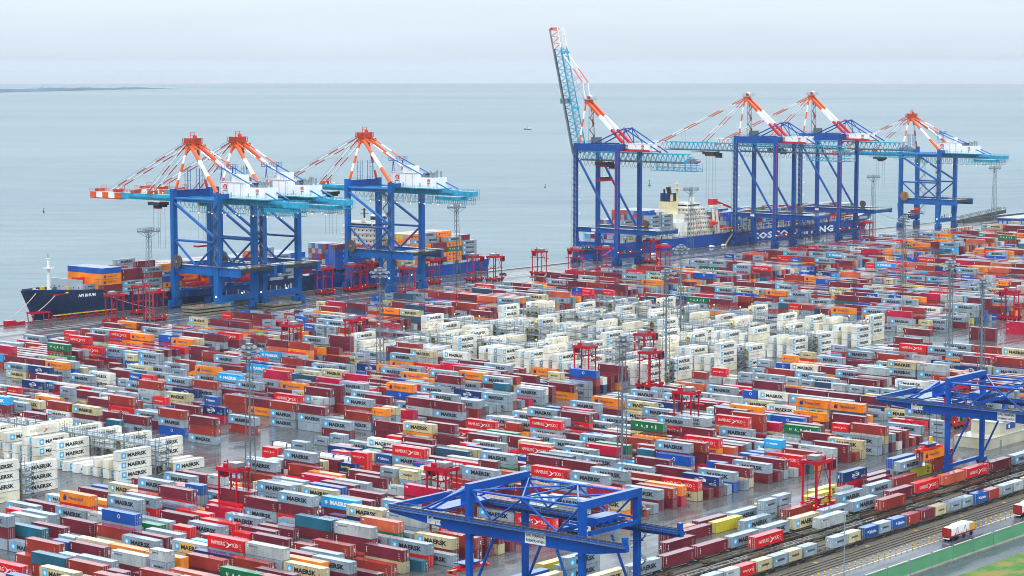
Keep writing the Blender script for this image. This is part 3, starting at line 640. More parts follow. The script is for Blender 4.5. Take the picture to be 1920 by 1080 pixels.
3,1,40,2,688.1,486.2,2.8,white star-marked refrigerated container, second up, front row, far side of first middle rack
23,1,40,2,688.1,546.0,8.4,plain cream refrigerated container, topmost, eleventh row, far side of first middle rack
3,1,40,0,769.5,486.2,5.6,white star-marked refrigerated container, topmost, front row, near side of third middle rack
3,1,40,0,718.1,486.2,2.8,white star-marked refrigerated container, second up, front row, near side of second middle rack
23,1,40,2,440.9,548.5,5.6,plain cream refrigerated container, topmost, fourteenth row, far side of wet lane rack
3,1,40,0,718.1,628.8,5.6,white star-marked refrigerated container, topmost, twentythird row, near side of second middle rack
3,1,40,2,738.1,592.0,8.4,white star-marked refrigerated container, topmost, nineteenth row, far side of second middle rack
3,1,40,0,769.5,504.6,8.4,white star-marked refrigerated container, topmost, fifth row, near side of third middle rack
23,1,40,0,718.1,592.0,2.8,plain cream refrigerated container, topmost, sixteenth row, near side of second middle rack
3,1,40,0,718.1,486.2,5.6,white star-marked refrigerated container, third up, front row, near side of second middle rack
3,1,40,2,789.4,486.2,5.6,white star-marked refrigerated container, topmost, front row, far side of third middle rack
3,1,40,2,789.4,500.0,8.4,white star-marked refrigerated container, topmost, fourth row, far side of third middle rack
3,1,40,0,718.1,638.0,8.4,white star-marked refrigerated container, topmost, twentyfifth row, near side of second middle rack
3,1,40,2,738.1,615.0,5.6,white star-marked refrigerated container, topmost, twentyfourth row, far side of second middle rack
21,1,40,2,789.4,527.6,8.4,white red-emblem refrigerated container, topmost, sixth row, far side of third middle rack
3,1,40,0,669.9,541.4,5.6,white star-marked refrigerated container, topmost, thirteenth row, near side of first middle rack
21,1,40,2,738.1,486.2,2.8,white red-emblem refrigerated container, second up, front row, far side of second middle rack
3,1,40,0,769.5,518.4,5.6,white star-marked refrigerated container, topmost, eighth row, near side of third middle rack
23,1,40,2,688.1,504.6,5.6,plain cream refrigerated container, topmost, fifth row, far side of first middle rack
3,1,40,2,738.1,546.0,5.6,white star-marked refrigerated container, topmost, thirteenth row, far side of second middle rack
3,1,40,0,769.5,550.6,8.4,white star-marked refrigerated container, topmost, thirteenth row, near side of third middle rack
3,1,40,2,688.1,523.0,5.6,white star-marked refrigerated container, topmost, seventh row, far side of first middle rack
3,1,40,2,688.1,578.2,5.6,white star-marked refrigerated container, topmost, sixteenth row, far side of first middle rack
3,1,40,0,819.5,486.2,5.6,white star-marked refrigerated container, topmost, front row, near side of fourth middle rack
21,1,40,0,769.5,582.8,5.6,white red-emblem refrigerated container, topmost, seventeenth row, near side of third middle rack
3,1,40,2,738.1,527.6,8.4,white star-marked refrigerated container, topmost, tenth row, far side of second middle rack
23,1,40,0,769.5,569.0,5.6,plain cream refrigerated container, topmost, fifteenth row, near side of third middle rack
3,1,40,2,789.4,569.0,8.4,white star-marked refrigerated container, topmost, twelfth row, far side of third middle rack
23,1,40,0,718.1,513.8,5.6,plain cream refrigerated container, third up, seventh row, near side of second middle rack
3,1,40,2,789.4,610.4,5.6,white star-marked refrigerated container, topmost, nineteenth row, far side of third middle rack
21,1,40,0,422.1,499.7,2.8,white red-emblem refrigerated container, topmost, third row, near side of wet lane rack
3,1,40,2,738.1,592.0,5.6,white star-marked refrigerated container, third up, nineteenth row, far side of second middle rack
3,1,40,0,819.5,523.0,8.4,white star-marked refrigerated container, topmost, ninth row, near side of fourth middle rack
3,1,40,2,440.9,511.7,2.8,white star-marked refrigerated container, second up, sixth row, far side of wet lane rack
3,1,40,0,769.5,638.0,8.4,white star-marked refrigerated container, topmost, twentyseventh row, near side of third middle rack
3,1,40,2,789.4,486.2,2.8,white star-marked refrigerated container, second up, front row, far side of third middle rack
3,1,40,2,738.1,610.4,2.8,white star-marked refrigerated container, topmost, twentythird row, far side of second middle rack
3,1,40,0,769.5,486.2,2.8,white star-marked refrigerated container, second up, front row, near side of third middle rack
3,1,40,2,789.4,587.4,5.6,white star-marked refrigerated container, topmost, fifteenth row, far side of third middle rack
3,1,40,0,819.5,509.2,8.4,white star-marked refrigerated container, topmost, sixth row, near side of fourth middle rack
22,1,40,0,422.1,508.9,0,white black-lettered refrigerated container, single, fifth row, near side of wet lane rack
3,1,40,2,440.9,520.9,2.8,white star-marked refrigerated container, topmost, eighth row, far side of wet lane rack
23,1,40,0,819.5,500.0,8.4,plain cream refrigerated container, topmost, fourth row, near side of fourth middle rack
23,1,40,0,819.5,569.0,5.6,plain cream refrigerated container, topmost, sixteenth row, near side of fourth middle rack
3,1,40,2,839.1,551.0,8.4,white star-marked refrigerated container, topmost, tenth row, far side of fourth middle rack
3,1,40,0,422.1,531.9,5.6,white star-marked refrigerated container, third up, tenth row, near side of wet lane rack
23,1,40,2,789.4,633.4,8.4,plain cream refrigerated container, topmost, twentysecond row, far side of third middle rack
3,1,40,2,688.1,587.4,8.4,white star-marked refrigerated container, topmost, eighteenth row, far side of first middle rack
3,1,40,2,839.1,491.2,8.4,white star-marked refrigerated container, topmost, front row, far side of fourth middle rack
3,1,40,2,738.1,536.8,2.8,white star-marked refrigerated container, topmost, twelfth row, far side of second middle rack
23,1,40,2,738.1,578.2,5.6,plain cream refrigerated container, topmost, seventeenth row, far side of second middle rack
3,1,40,0,819.5,610.4,5.6,white star-marked refrigerated container, topmost, twentieth row, near side of fourth middle rack
3,1,40,0,819.5,633.4,5.6,white star-marked refrigerated container, topmost, twentyfourth row, near side of fourth middle rack
3,1,40,0,819.5,486.2,0,white star-marked refrigerated container, lowest, front row, near side of fourth middle rack
23,1,40,0,769.5,504.6,5.6,plain cream refrigerated container, third up, fifth row, near side of third middle rack
3,1,40,0,819.5,486.2,2.8,white star-marked refrigerated container, second up, front row, near side of fourth middle rack
3,1,40,2,839.1,629.2,5.6,white star-marked refrigerated container, topmost, twentysecond row, far side of fourth middle rack
3,1,40,2,738.1,638.0,5.6,white star-marked refrigerated container, topmost, twentyseventh row, far side of second middle rack
3,1,40,0,769.5,638.0,5.6,white star-marked refrigerated container, third up, twentyseventh row, near side of third middle rack
3,1,40,2,839.1,587.8,5.6,white star-marked refrigerated container, topmost, fourteenth row, far side of fourth middle rack
3,1,40,2,839.1,601.6,8.4,white star-marked refrigerated container, topmost, seventeenth row, far side of fourth middle rack
3,1,40,0,669.9,555.2,2.8,white star-marked refrigerated container, second up, sixteenth row, near side of first middle rack
3,1,40,0,819.5,555.2,5.6,white star-marked refrigerated container, topmost, fourteenth row, near side of fourth middle rack
3,1,40,2,738.1,546.0,2.8,white star-marked refrigerated container, second up, thirteenth row, far side of second middle rack
3,1,40,2,789.4,633.4,5.6,white star-marked refrigerated container, third up, twentysecond row, far side of third middle rack
3,1,40,2,789.4,619.6,5.6,white star-marked refrigerated container, topmost, twentieth row, far side of third middle rack
23,1,40,2,839.1,615.4,5.6,plain cream refrigerated container, topmost, nineteenth row, far side of fourth middle rack
21,1,40,0,718.1,638.0,5.6,white red-emblem refrigerated container, third up, twentyfifth row, near side of second middle rack
3,1,40,0,669.9,490.8,5.6,white star-marked refrigerated container, topmost, second row, near side of first middle rack
3,1,40,0,718.1,541.4,5.6,white star-marked refrigerated container, third up, ninth row, near side of second middle rack
3,1,40,0,422.1,504.3,0,white star-marked refrigerated container, single, fourth row, near side of wet lane rack
22,1,40,0,669.9,592.0,2.8,white black-lettered refrigerated container, topmost, twentyfirst row, near side of first middle rack
3,1,40,2,688.1,619.6,2.8,white star-marked refrigerated container, topmost, twentyfifth row, far side of first middle rack
3,1,40,2,789.4,596.6,5.6,white star-marked refrigerated container, topmost, seventeenth row, far side of third middle rack
21,1,40,0,819.5,569.0,2.8,white red-emblem refrigerated container, second up, sixteenth row, near side of fourth middle rack
'''
FAR = '''
69 3815 1040504
72 3953 21818
73 3642 1040505 126 10101 252 104
74 3815 20504 66 11400
75 3689 10308
76 3436 1080104 379 20104 72 10400 130 10500
77 3564 10101 126 10300 217 10400 126 20901 100 105
78 3636 10400 126 104 387 10500
79 3814 2040100 73 10400 151 10100 126 20618 103 101 126 1010401
80 3436 10605 126 10400 126 101 126 10607 126 10800 126 10202 126 20601 124 10400
81 3494 10400 229 10400 564 11200
82 3619 11100 126 10100 253 10200 252 101 175 10800
83 3487 10400 126 1020100 127 1050100 126 10200 144 10400 133 10200 133 10400 157 10100 126 21806
84 3532 10107 379 20615 99 10600 162 1010100 383 10200
85 3483 10400 126 10404 252 10305 269 10116 150 10111 126 10400 126 10400
86 3438 104 126 10100 378 104 126 20506 74 10401 297 1010600
87 3690 20105 83 11400 126 20106 99 10100 305 1040100 248 10417
88 3608 10400 252 10700 139 11100 150 10500 141 1070600 126 101
89 3603 105 236 10100 300 10706 126 10414
90 3616 1040000 136 1010000 126 20401 122 10700 252 10101 278 107
91 3477 10600 126 10101 252 10101 265 10100 181 1060800 126 10112
92 3612 1051600 285 106060000 128 1040000 129 10406 126 107 151 1020400 122 10100
93 3472 10500 126 20601 130 20201 65 20601 64 20901 96 101 208 1060400 126 218 65 2020118 195 20418 127 109
94 3604 1040100 136 1061000 126 20104 393 11501 126 10404 168 10504
95 3437 10400 434 1040400 252 20113 226 11004 323 101
96 3436 20204 130 20106 91 204 289 104 204 1050100 126 20601 65 20601 65 2060600
97 3435 204 195 20102 130 20401 64 20407 255 101 321 21307 194 206
98 3562 10400 126 10400 252 11204 126 110 191 10502
99 3563 105 258 11000 126 104 164 10100 134 10601 126 105
100 3688 10400 126 10404 168 11300 144 10109 142 10501 126 10100 126 104 142 104
101 3564 1040000 126 1050400 126 1010400 307 11604 299 1040400 126 211
102 3438 20404 583 201 95 10401 127 11008 309 11500
103 3438 111 578 20511 65 101 175 10407 126 106
104 3435 1030000 252 10504 434 10300 259 10400 175 10401
105 3436 104 126 10501 490 2130100 71 2020201 65 10104 126 104 126 1030400 126 20401 1109 20401 65 20507
106 3437 10400 126 11001 757 104 126 10402 126 20101
107 3436 115 252 107 126 204 70 10400 126 20211 69 20101 283 21110 65 10504 1053 10201 127 11101 126 10104 126 105 126 102
108 3436 1070000 126 1040500 126 10500 185 1040100 137 1040600 126 10402 126 202 93 2060606 366 20606 1265 1040415
109 3435 10604 253 10701 126 104 126 10402 126 10603 1416 20413 103 1020400 133 1020300 252 104
110 3437 105 757 20209 118 105 207 20606 963 201 65 206 65 201 324 201 65 20101 64 21801 65 2010405
111 3438 201 157 1050500 136 1130100 128 10100 126 2011304 267 1040000 126 20118 65 20102 69 11210 215 20101 718 10100 143 10404 252 101 136 10402 126 10101
112 3451 10400 126 10404 379 10416 126 10106 126 10404 126 10404 252 21812 1527 10704
113 3437 10400 154 1020100 252 10101 148 1040100 126 10711 252 10204 1111 10401 127 10406 378 10207
114 3438 10800 126 10404 166 1010100 124 1050100 126 10105 379 10503 126 101 998 20501 65 20618 112 1070400 386 20613 64 21811 260 20105
115 3850 1040214 385 10500 138 10404 141 11600 219 20201 1089 10104 126 205 78 2010101 191 205 99 21806 65 20601
116 3445 10200 126 10105 126 10414 253 10109 126 10504 154 10102 410 101 203 201 891 10905 126 21211 110 102 252 101 126 104
117 3438 104 378 11004 379 10710 252 10500 126 20906 909 10500 378 10411 126 10104 252 105 126 105
118 3435 10400 233 10100 645 20406 129 211 65 20101 65 20104 832 10800 378 101 378 10804 174 10100
119 3436 101 126 11300 255 10700 126 11417 126 104 170 10400 156 10100 126 1010700 351 10400 609 2181218 65 21504 130 209 64 20106 65 20601 65 20101 65 20901 129 20501 65 20206 65 20707 65 20101 65 20515 64 20601
120 3442 10900 650 10100 126 106 252 1100100 126 2040606 428 1010000 457 101
121 3436 101 258 10100 126 101 140 10400 170 10402 126 201 80 10400 388 10400 991 10200 141 1021100 126 105 126 101 312 10404
122 3448 10200 126 104 126 104 126 115 126 104 253 10404 126 10101 126 10606
123 3562 20209 117 10200 126 105 134 10400 138 10400 252 10516 543 2180107 65 10100 126 111 199 1040400 126 10704 126 10500 252 10110 127 10401 126 10401 126 111 183 10100
124 3440 10400 126 108 148 1010400 126 20413 95 10116 252 10901 683 2020102 130 20405 65 201 65 205 65 2010611 259 20604 65 21301 65 21801 129 1010100 140 1010400 191 2110706 65 2040118 65 21301 64 204 130 204 255 10410 133 10201
125 3435 104 126 10400 126 1040400 126 11005 127 104 933 108 147 1050500 505 10504 126 10404 379 10407 293 10303
126 3442 10100 252 10104 252 201 115 10400 126 20704 71 1070100 126 107 139 10200 349 10108 126 10906 252 104 253 20104 81 1010400 126 10805 631 114
127 3435 211 65 20104 65 21818 134 1100700 245 10500 126 20401 65 20418 65 21806 65 20701 129 207 65 20605 65 205 347 101 143 1010100 277 1040100 378 10501 127 10401 516 10104 370 10107 127 10204 126 10104 126 10515
128 3438 10600 126 20509 108 10412 126 10705 126 10407 126 10404 126 10504 127 2180601 81 10401 126 10501 226 1040000 124 1041100 252 1130201 156 105 126 10202 126 10104 126 10104 126 1020400 379 11101 126 10613 126 20104 278 10901 252 10404 126 1040608
129 3436 113 126 20101 113 10104 126 10704 126 10204 126 10302 253 11404 252 20112 313 2180607 73 10401 379 1040404 378 10104 126 10401 855 102 126 10402 126 10617 126 10505
130 3435 10700 126 2050215 121 10401 126 1040400 185 1040400 286 1040600 128 1040400 1346 10101 126 2060101 102 1010107 378 10402 323 101 126 10416 126 10804 126 10504
131 3437 101 127 10201 126 10504 126 10101 126 10104 126 10101 156 10101 283 10401 363 1010100 252 112 166 1010101 292 10707 133 10201 378 101 127 21101 90 10401 126 20201 374 104 127 10108 126 10104 126 10101
132 3435 10100 126 10104 126 10404 1183 104 127 10401 126 101 378 10404 126 20604 84 1040600 126 10101 126 10401 379 108 593 1020416 126 10505 253 20904
133 3984 1040600 126 11404 126 218 360 20402 255 10501 191 20604 102 1070900 191 20406 324 20101 502 107 140 10601 140 1030101 241 204 112 104 126 10404 126 10112 253 10401
134 3439 10400 505 1050400 126 10106 320 10404 482 20401 65 20118 129 20106 65 20101 95 10405 126 20101 907 201 674 10501 126 10404 127 10105 126 20101
135 3436 105 371 10500 631 10408 126 20109 308 101 378 10705 126 10704 126 20701 70 10508 135 10814 378 10604 127 10501 126 10505 343 21802 104 104 126 105 379 10808
136 3439 10200 412 1051200 1021 101 1220 201 64 1010800 126 115 398 10101 126 109 126 10106
137 3562 10100 126 111 126 104 127 101 252 104 151 101 126 104 386 10100 126 10510 156 10201 126 10708 126 11304 379 10702 126 11112 126 10115 126 10405 126 1010405 407 10409 170 10101 126 20504 88 1010406 126 10104
138 3435 10100 252 101 163 1010500 126 10401 126 10404 126 104 273 10100 371 10511 253 108 126 10101 311 10408 504 10410 127 10816 487 10104 126 10106 126 10502 126 10703 127 10404 126 20918 98 10401
139 3437 1010200 127 2010106 112 10100 142 10208 126 1010204 126 10401 160 10100 642 201 65 2010413 65 20201 144 1030100 191 20215 65 20418 65 20404 64 20902 182 10402 126 21201 65 21801 65 20104 65 20601 64 20401 65 20201 272 1010404 247 11704 126 10104 126 10105 133 1040104 126 10408 126 20601
140 3437 10401 252 10504 126 107 529 102 126 104 403 108 379 10407 252 10504 1177 20104 65 20601 64 20118 65 20118 65 20106 65 20605 65 20406 243 2010706
141 3438 10304 126 105 126 104 126 104 126 1080907 424 10700 141 10100 343 10100 148 1010400 126 10101 126 1010601 378 20104 219 10701 379 20606 84 10608 370 10108 126 10405 126 10507 126 10405
142 3438 10405 147 1040400 126 201 99 11200 126 10915 126 10102 126 113 126 10410 253 20104 304 11703 126 1011905 146 1051407 283 10407 378 10201 126 10404 127 10405 126 114 252 21102 247 1110107 126 10405 126 1070407 126 1050906 126 1040501 126 2010405
143 3437 105 126 11005 252 10405 126 10405 126 10409 126 101 126 10804 127 10701 126 20601 299 10404 126 10201 126 1040101 447 10401 126 109 985 1051202 126 1040409 126 11404 126 1040507 126 1010704
144 3436 104 378 102 252 10501 137 10100 126 112 252 20101 544 1050404 126 1070505 126 10412 252 10307 253 107 252 10317 126 10115 126 20118 295 10410 252 10501
145 3805 10400 378 10108 127 101 530 10700 252 10404 126 1051701 126 1010408 217 10101 631 11606 490 10501 252 10504
146 3562 105 207 104 505 20404 91 10401 136 10101 371 10811 631 114 1178 1040104 126 1040104 252 1010201 253 1050504
147 3717 1041400 132 1060200 126 105 126 101 739 10101 126 2010402 114 10504 126 1041201 126 1120104 126 2050401 95 10106 126 1070700 173 110 379 1070705 126 1081204 323 101 379 10411 126 10101 126 10404
148 3436 20101 344 11205 445 10500 126 10101 126 10401 395 10404 126 110 757 109 126 104 378 10406 421 1040406 126 1010401 126 10617 126 10201 126 1010404 127 1100407
149 4871 1040500 126 104 126 117 126 11004 253 10404 378 101 126 20201 114 104 126 10107 437 10701 379 10509 126 10204
150 3563 106 204 107 278 103 505 20104 321 11003 126 10104 126 104 126 10305 253 10101 188 1041102 127 1011404 126 104 126 102 126 10704 127 10101 360 10404 378 10417 126 10505
151 3562 104 252 10105 126 10101 126 206 112 102 126 105 252 20102 314 10404 378 104 311 1110103 631 106 126 1041601 492 10401 253 10408 126 10105
152 3561 10300 201 101 126 10417 126 10101 126 10100 126 20509 91 10500 135 10512 378 10704 126 10604 505 10504 126 104 505 101 126 110 424 10105 126 10107 127 10401 126 10414 126 10102
153 3560 116 252 111 252 105 127 1050100 126 10106 554 1010400 126 10108 883 1011005 378 1080404 423 10102 126 10912 127 10105 126 10107 126 10105 126 21801
154 3562 104 126 102 126 110 2307 101 559 10604 126 10401 126 10101 126 10201 253 20101
155 3562 10100 126 10400 126 11700 126 10104 126 10604 127 11204 126 10604 252 2060105 689 107 581 104 842 10101 126 10907 126 1100104 126 1010104 126 1050202
156 3562 11609 126 10415 126 10119 252 10504 126 10807 2489 10104 126 10604 126 10507 378 21201
157 3563 10604 126 10502 542 2010601 199 2010101 65 20411 63 20111 2125 10207 126 10214 126 10501
158 3562 107 126 11009 757 10102 127 2060606 2110 10404 126 10101 126 10608
159 3561 201 64 20201 65 21101 65 20601 65 2040101 2689 2040205 71 2050101 69 2060101 62 2020118 132 2060601 124 2010101
160 3916 20101 65 20101 65 20101 72 20111 65 20114 70 20101 2555 10119 253 10104 126 10405 126 20104
161 3821 1010100 590 21801 61 20101 2336 10106 252 1010504 126 1060204 126 2010606
162 3794 10104 412 10101 2195 10404 253 1040501 256 20601 65 20106 85 20604
163 3562 109 126 104 126 10206 252 11500 2233 10404 381 2050106 65 2010113 65 2050101 130 2011818 130 20506 64 20601
164 3560 1110000 126 10100 126 10504 126 101 126 10404 127 108 126 10601 126 10105 126 20201 2113 2010118 64 2011802 130 2010105 65 20206 65 20206 65 20101 64 2010101 130 2181201 65 2180118
165 3562 10101 126 10401 126 10504 126 104 127 11711 126 101 378 2060401 2112 1040402 126 1040401 126 1010501
166 3560 104 126 10701 127 10701 287 1080500 2581 104 378 10111 126 10512 126 20611
167 3562 112 658 10401 126 107 2462 1040711 126 1040307
168 3561 107 252 10505 378 11005 127 10204 126 10403 126 20409 2017 10108 126 10405 379 10401 126 10405 126 21104
169 3561 11310 126 10105 126 10104 378 10404 127 10710 126 10907 126 2060107 2112 10502 126 10402 378 10104 126 20204
170 3626 20401 64 21801 65 20505 65 20418 130 20505 129 213 87 104 191 20102 65 21204 65 21105 64 20402 2132 10104 126 10201 378 10110 126 21818
171 3561 11001 126 10104 126 10104 160 1010100 129 1040100 126 10401 2455 10404 126 10506 126 10104 126 1040705 126 10517 127 20102
172 3688 10604 126 10405 126 10805 631 2060602 2109 10404 127 10207 126 10509 126 10104 126 10801 126 20601
173 3687 10104 252 10807 630 20101 2111 117 505 10701 126 20104
174 3686 10105 537 10201 269 10401 2188 1041402 127 1060407
175 4570 20604 2364 11505 126 1051404 126 1040508 126 2061102
176 3931 10510 252 11206 126 101 253 20415 2509 20604
177 3797 10701 126 11711 126 10101 413 104 126 21206 2095 10409 252 10107 126 10402
178 3813 10110 143 1070300 126 10510 252 105 126 105 127 2010501 1830 1160704 265 1040104 126 1040114 253 10701
179 3836 1070500 126 10416 385 10505 140 11000 2194 1050505 126 1020108 126 1070504 127 10105 126 10104
180 3815 1010212 126 1010106 126 1010701 149 10511 2920 20618 65 20601
181 4192 10404 156 10501 126 10101 2207 10201 630 20101
182 4193 1010401 126 1040506 126 10104 126 20201 2112 10704 126 1040101 252 10105 126 11501 126 21305
183 4443 10103 127 21101 2113 1040405 126 1050505
184 6682 10506 252 11205 126 10401 126 11019 126 2011809
185 3939 1050502 126 1160400 126 1010801 252 10104 126 20201 2111 10204 252 10414 126 10804 127 10204
186 4443 1010304 2239 10804 379 10501 126 1020114 126 2060101
187 6682 10402 631 2010115
188 6681 11201 126 10109 127 10906 126 10109 126 1020101
189 6683 10401 126 11105 126 10712 126 10409 126 10902
190 6681 1041301 127 1020512 126 1011004 126 1040405 126 1070505
191 6682 1010407 126 1050705 126 1040507 126 1150108 126 1080904 127 2181801
192 6682 1160701 126 1040204
193 4565 1051104 2243 1041106
195 6681 1040402 126 1040401
196 6681 10404 252 1100504 126 1050814 253 2180601
197 6681 10701 126 1070204 126 1040511 253 10406
198 6681 204 648 20406
199 6681 1050112 126 1040201 378 10101
200 6301 2010101 380 10101 252 1010704 126 1070401 126 1040106 127 2010501
201 6681 10407
202 6242 2010410 438 10404
203 4488 10404 2192 11508
204 4870 102 126 101 127 101 252 104 126 104 126 1100501 253 1070504 126 1040116 126 1050410 126 1071505 423 10408 126 10404
205 4870 201 64 11101 126 101 175 1010107 252 104 1046 20101 68 2010106 65 20601 64 2010606 66 2120409 65 20901 65 21801 65 20109 65 2070101 64 2020405 65 2070604 65 2110701
206 4871 20602 99 1010108 131 1040701 126 20709 259 2010105 65 2010206 65 2180513 65 2070504 194 218 554 20104 253 10504 252 10401 126 10411
207 4801 10101 126 10704 252 10104 127 11705 504 105 126 1060801 126 1041608 126 1010401 493 10404 126 10102
208 4872 10404 126 10501 126 1070401 126 1010104 127 10804 126 10114 252 1041904 126 1030405 799 10704 126 10404 127 10404 126 10407
209 4997 11512 378 10405 127 10104 1178 21105 130 21101 259 20212 65 20906
210 4469 10808 404 10401 126 1020105 126 1070801 252 10401 127 10405 1178 1040404 126 1111505 126 1010404 126 1190401 126 10407
211 4808 10401 126 10608 126 1021301 126 1060408 253 10501 126 10507 379 1070409 378 10205 359 10804 505 10607 126 20101
212 5376 10408 126 10116 1181 10204 126 1030104 126 1100402 126 1040104 126 11204 126 20702
213 5882 10104 252 10105 126 10405 422 10601 504 10908 126 2010104
214 4871 21111 65 20601 583 21505 649 20604 64 20601 65 20402 65 2010101 65 2010402 254 10405
215 4872 119 504 10409 414 11101 252 1010802 126 1010401 126 1040804 386 10801 127 10408 504 20401
216 4872 1130101 378 1070901 126 1090104 126 1011304 142 10501 126 1011701 126 1040507 126 1020701 659 10101 126 11402 126 1110105 126 1050101 126 1010104 126 2060504
217 4872 1040401 126 2020511 83 10103 126 1011101 1473 1010107 126 10504 505 1040104
218 4870 21818 195 20101 65 20601 518 20601 65 21801 195 2011106 64 2060111 65 2110401 65 2051307 65 2020406 65 2090202 64 2010101 65 2180101 322 10508 126 10504 126 10504
219 4872 101 126 10304 126 10104 126 10708 1430 11510 126 10704 126 10404
220 5629 10407 126 10705 631 2020407 296 11401 127 11301 126 10102
221 4871 218 260 21501 64 20106 65 2120407 65 2050102 65 2050209 65 2020111 64 2011318 65 2040604 65 2180604 65 2070202 65 20501 64 20218 519 2040101 321 1040105 252 1040401 126 1010404 127 1050405 126 1050408
222 4873 10404 252 10404 126 10205 505 10114 126 10104 126 1010301 126 1040104 126 1040504 547 1010102 127 1010401 126 1040104 126 1070506 126 1010204
223 4872 20118 88 1020504 126 10401 126 11204 126 1011504 126 1010501 127 1070104 126 1010102 126 10104 126 10602 711 10104
224 4871 1060701 126 1011201 127 1010211 126 1190508 126 1050704 126 1070404 126 1040115 126 10104 126 10102 126 10106 676 20604 65 20506
225 4870 107 1514 2050205 296 10407
226 4871 10504 1009 10404 126 10104 675 10401 126 1070404 127 1010801 126 1010406 126 1040101
227 4872 1020811 126 1040901 126 1010111 126 1020406 126 1060501 126 1041905 126 1060102 253 10701 126 10401 674 201 130 2010211 518 2040211
228 5250 1050504 126 1040401 504 10405 126 10605 127 10404 126 10402 422 1070409 126 1060106 126 1040404
229 5123 1040401 126 1040404 126 1080401 126 1050404 126 1040411 126 1110204 126 1040104 127 10611 126 11001 252 20201 298 10401 126 1150402
230 6008 10104 126 11714 126 10701 126 20401 549 1040701
231 4996 1040108 253 1010505 126 1050112 126 1051219 378 1051105 127 1070109 126 10104 126 10101 423 10104
232 6132 11501 126 10105 126 20106 298 1020801 253 1040107 126 1080405 126 1040405
233 5124 10712 756 1040604 126 1050201 126 1080407 126 1040705 423 10404 378 1041115 126 1010405 126 2041802
234 5123 1040702 127 1060501 126 1051204 126 1070704 630 1010104 126 1040308 425 10501 252 10512
235 5002 20906 65 20501 1361 20205 254 10404 127 10103 126 10204
236 4998 10304 757 10404 126 10405 801 10705 253 10904
237 4999 10404 126 10202 631 10102 126 10704 798 10704 126 10107 126 10604 126 10105
238 5586 2020618 129 20104 65 2040501 65 2010102 65 2061101 773 10104 126 10405 126 10101 126 10412
239 5124 11707 505 10401 126 10401 126 11209 378 1120710 126 2010709
240 5132 2110111 65 21802 389 2061201 453 20107 65 21807 65 20107 65 2011815 129 2040101 65 2010101 253 113 631 20405
241 6006 10404 126 1011112 127 1011504 424 1080406 126 1050101 504 20418
242 5503 10401 126 1010401 127 1040801 252 10606 126 10101 548 1051001 126 1050401 127 10504 126 10116 126 10101 126 20602
243 5501 10409 126 11712 252 10407 126 11904 126 10705 551 1100102 126 1040104 505 20105
244 5194 2060702 65 2040105 65 2020407 65 20401 129 21501 454 20401 195 20601 514 10406 126 1010101 126 1010404 126 1040101 126 1040101 126 2040111
245 5376 10107 127 10401 126 10405 252 10408 126 10404 126 10402 252 2010601 297 11104 252 1040607 126 1040404 126 1010402 126 2060104
246 6134 10601 548 10103
247 5376 10101 126 10401 126 10104 378 10404 126 10401 126 10504 423 10902
248 5376 10408 126 10401 126 10403 127 10104 378 10804 126 10801 421 11001
249 5519 2010611 130 2010418 389 21801 64 20915 65 2040101 65 20111 65 20105 129 20101 256 10701 126 10402
250 5376 10105 127 10404 126 11308 126 10210 126 10904 126 10405 126 10404 126 10104 126 20601 296 10709 126 10401
251 5377 10401 126 10401 126 10204 126 10404 126 10714 126 10107 126 11201 126 10401 424 10309 126 10505 126 10705 126 10104
252 5376 10405 252 10804 505 10106 126 10601 126 20118 296 11204 126 10201 126 10104 126 10404 126 10404
253 5503 10408 126 10404 126 10505 126 10705 126 10515 126 10504 127 10502 126 21815 294 10504 126 10711 126 10511 126 10405 127 10105
254 5880 10106 126 10402 126 10804 253 20611 298 10404 126 10102 126 10204 126 10104
255 5375 10705 126 10813 126 10404 127 1040101 126 1040110 126 1050105 252 1010815 126 2061806 298 20102 129 20104 65 2010118 65 2070406 65 21113 64 20201 65 2010201 65 2010404 65 2011801 65 2050118
256 5501 10405 126 10406 127 10501 378 10101 126 10405 423 1140401 126 1040705 126 1070506 252 1020412 126 2071201
257 5502 10101 127 10104 126 10101 378 10602 126 10412 422 10408 378 11504
258 5502 1040204 126 1010412 126 1010507 127 1020704 126 1011002 126 1040112 126 1051206 126 2010104 297 101 504 1050412 126 2040518
259 5501 1040211 126 1040402 126 1011119 1305 10507 126 10404
260 6386 2180605 800 10504
261 6681 10504 504 10404
262 6681 10107 126 10411 252 1110401 126 1080504 126 2110904
263 6681 1011501 379 1030701
264 5754 1011312 927 114 126 1050515 127 1041701 126 1100106 126 1020611 126 2060109
265 5627 1010104 126 1040405 126 1120105 126 1050708 126 1040404 552 10504
266 5627 1010404 252 1040113 127 1050901 126 1041204 126 1040406 126 2020109 298 11417
267 5753 1010501 126 1171404 126 1110415 126 1040104 552 10501
268 7062 1170104 126 1010405 126 2010111
269 5755 1010402 126 1040105 126 1040505 379 2040101 295 10104 126 11101
270 6680 10702
271 6134 1010604 126 1040105 126 2010501 295 10207 126 10204 126 10504 126 10204
272 6682 20101 64 20607 65 20201 130 20712 389 2040604
273 6807 1020408 126 11005 126 10401
274 6008 1010109 672 2011801 65 2181307 65 20504 454 2011106 64 2020504
275 6681 1010407 126 1040401 126 1070103 126 1020417 127 1010401
276 6680 11501
277 5880 10904 126 11005 126 11306 549 10501 126 1110405 126 1050101 126 1040405 126 1050605
278 6006 10108 252 10101 424 10504 504 1040404 126 2010501
279 5882 10204 126 10101 252 11005 421 10709 252 1010405 126 1120501 127 1010405
280 6131 1010101 127 11304 422 10801
281 6006 10702 252 10704 127 20601 295 10405 253 1050104 126 1020706 126 1040504
282 6132 1010107 126 10204 126 20605 297 21801 130 20105
283 6007 11315 126 10801 127 10602 421 10404 126 11201 127 1030411 126 1060301
284 6299 2050606 65 20406 65 20606 251 102 253 1020401 126 1040501 126 1010408 126 2010201
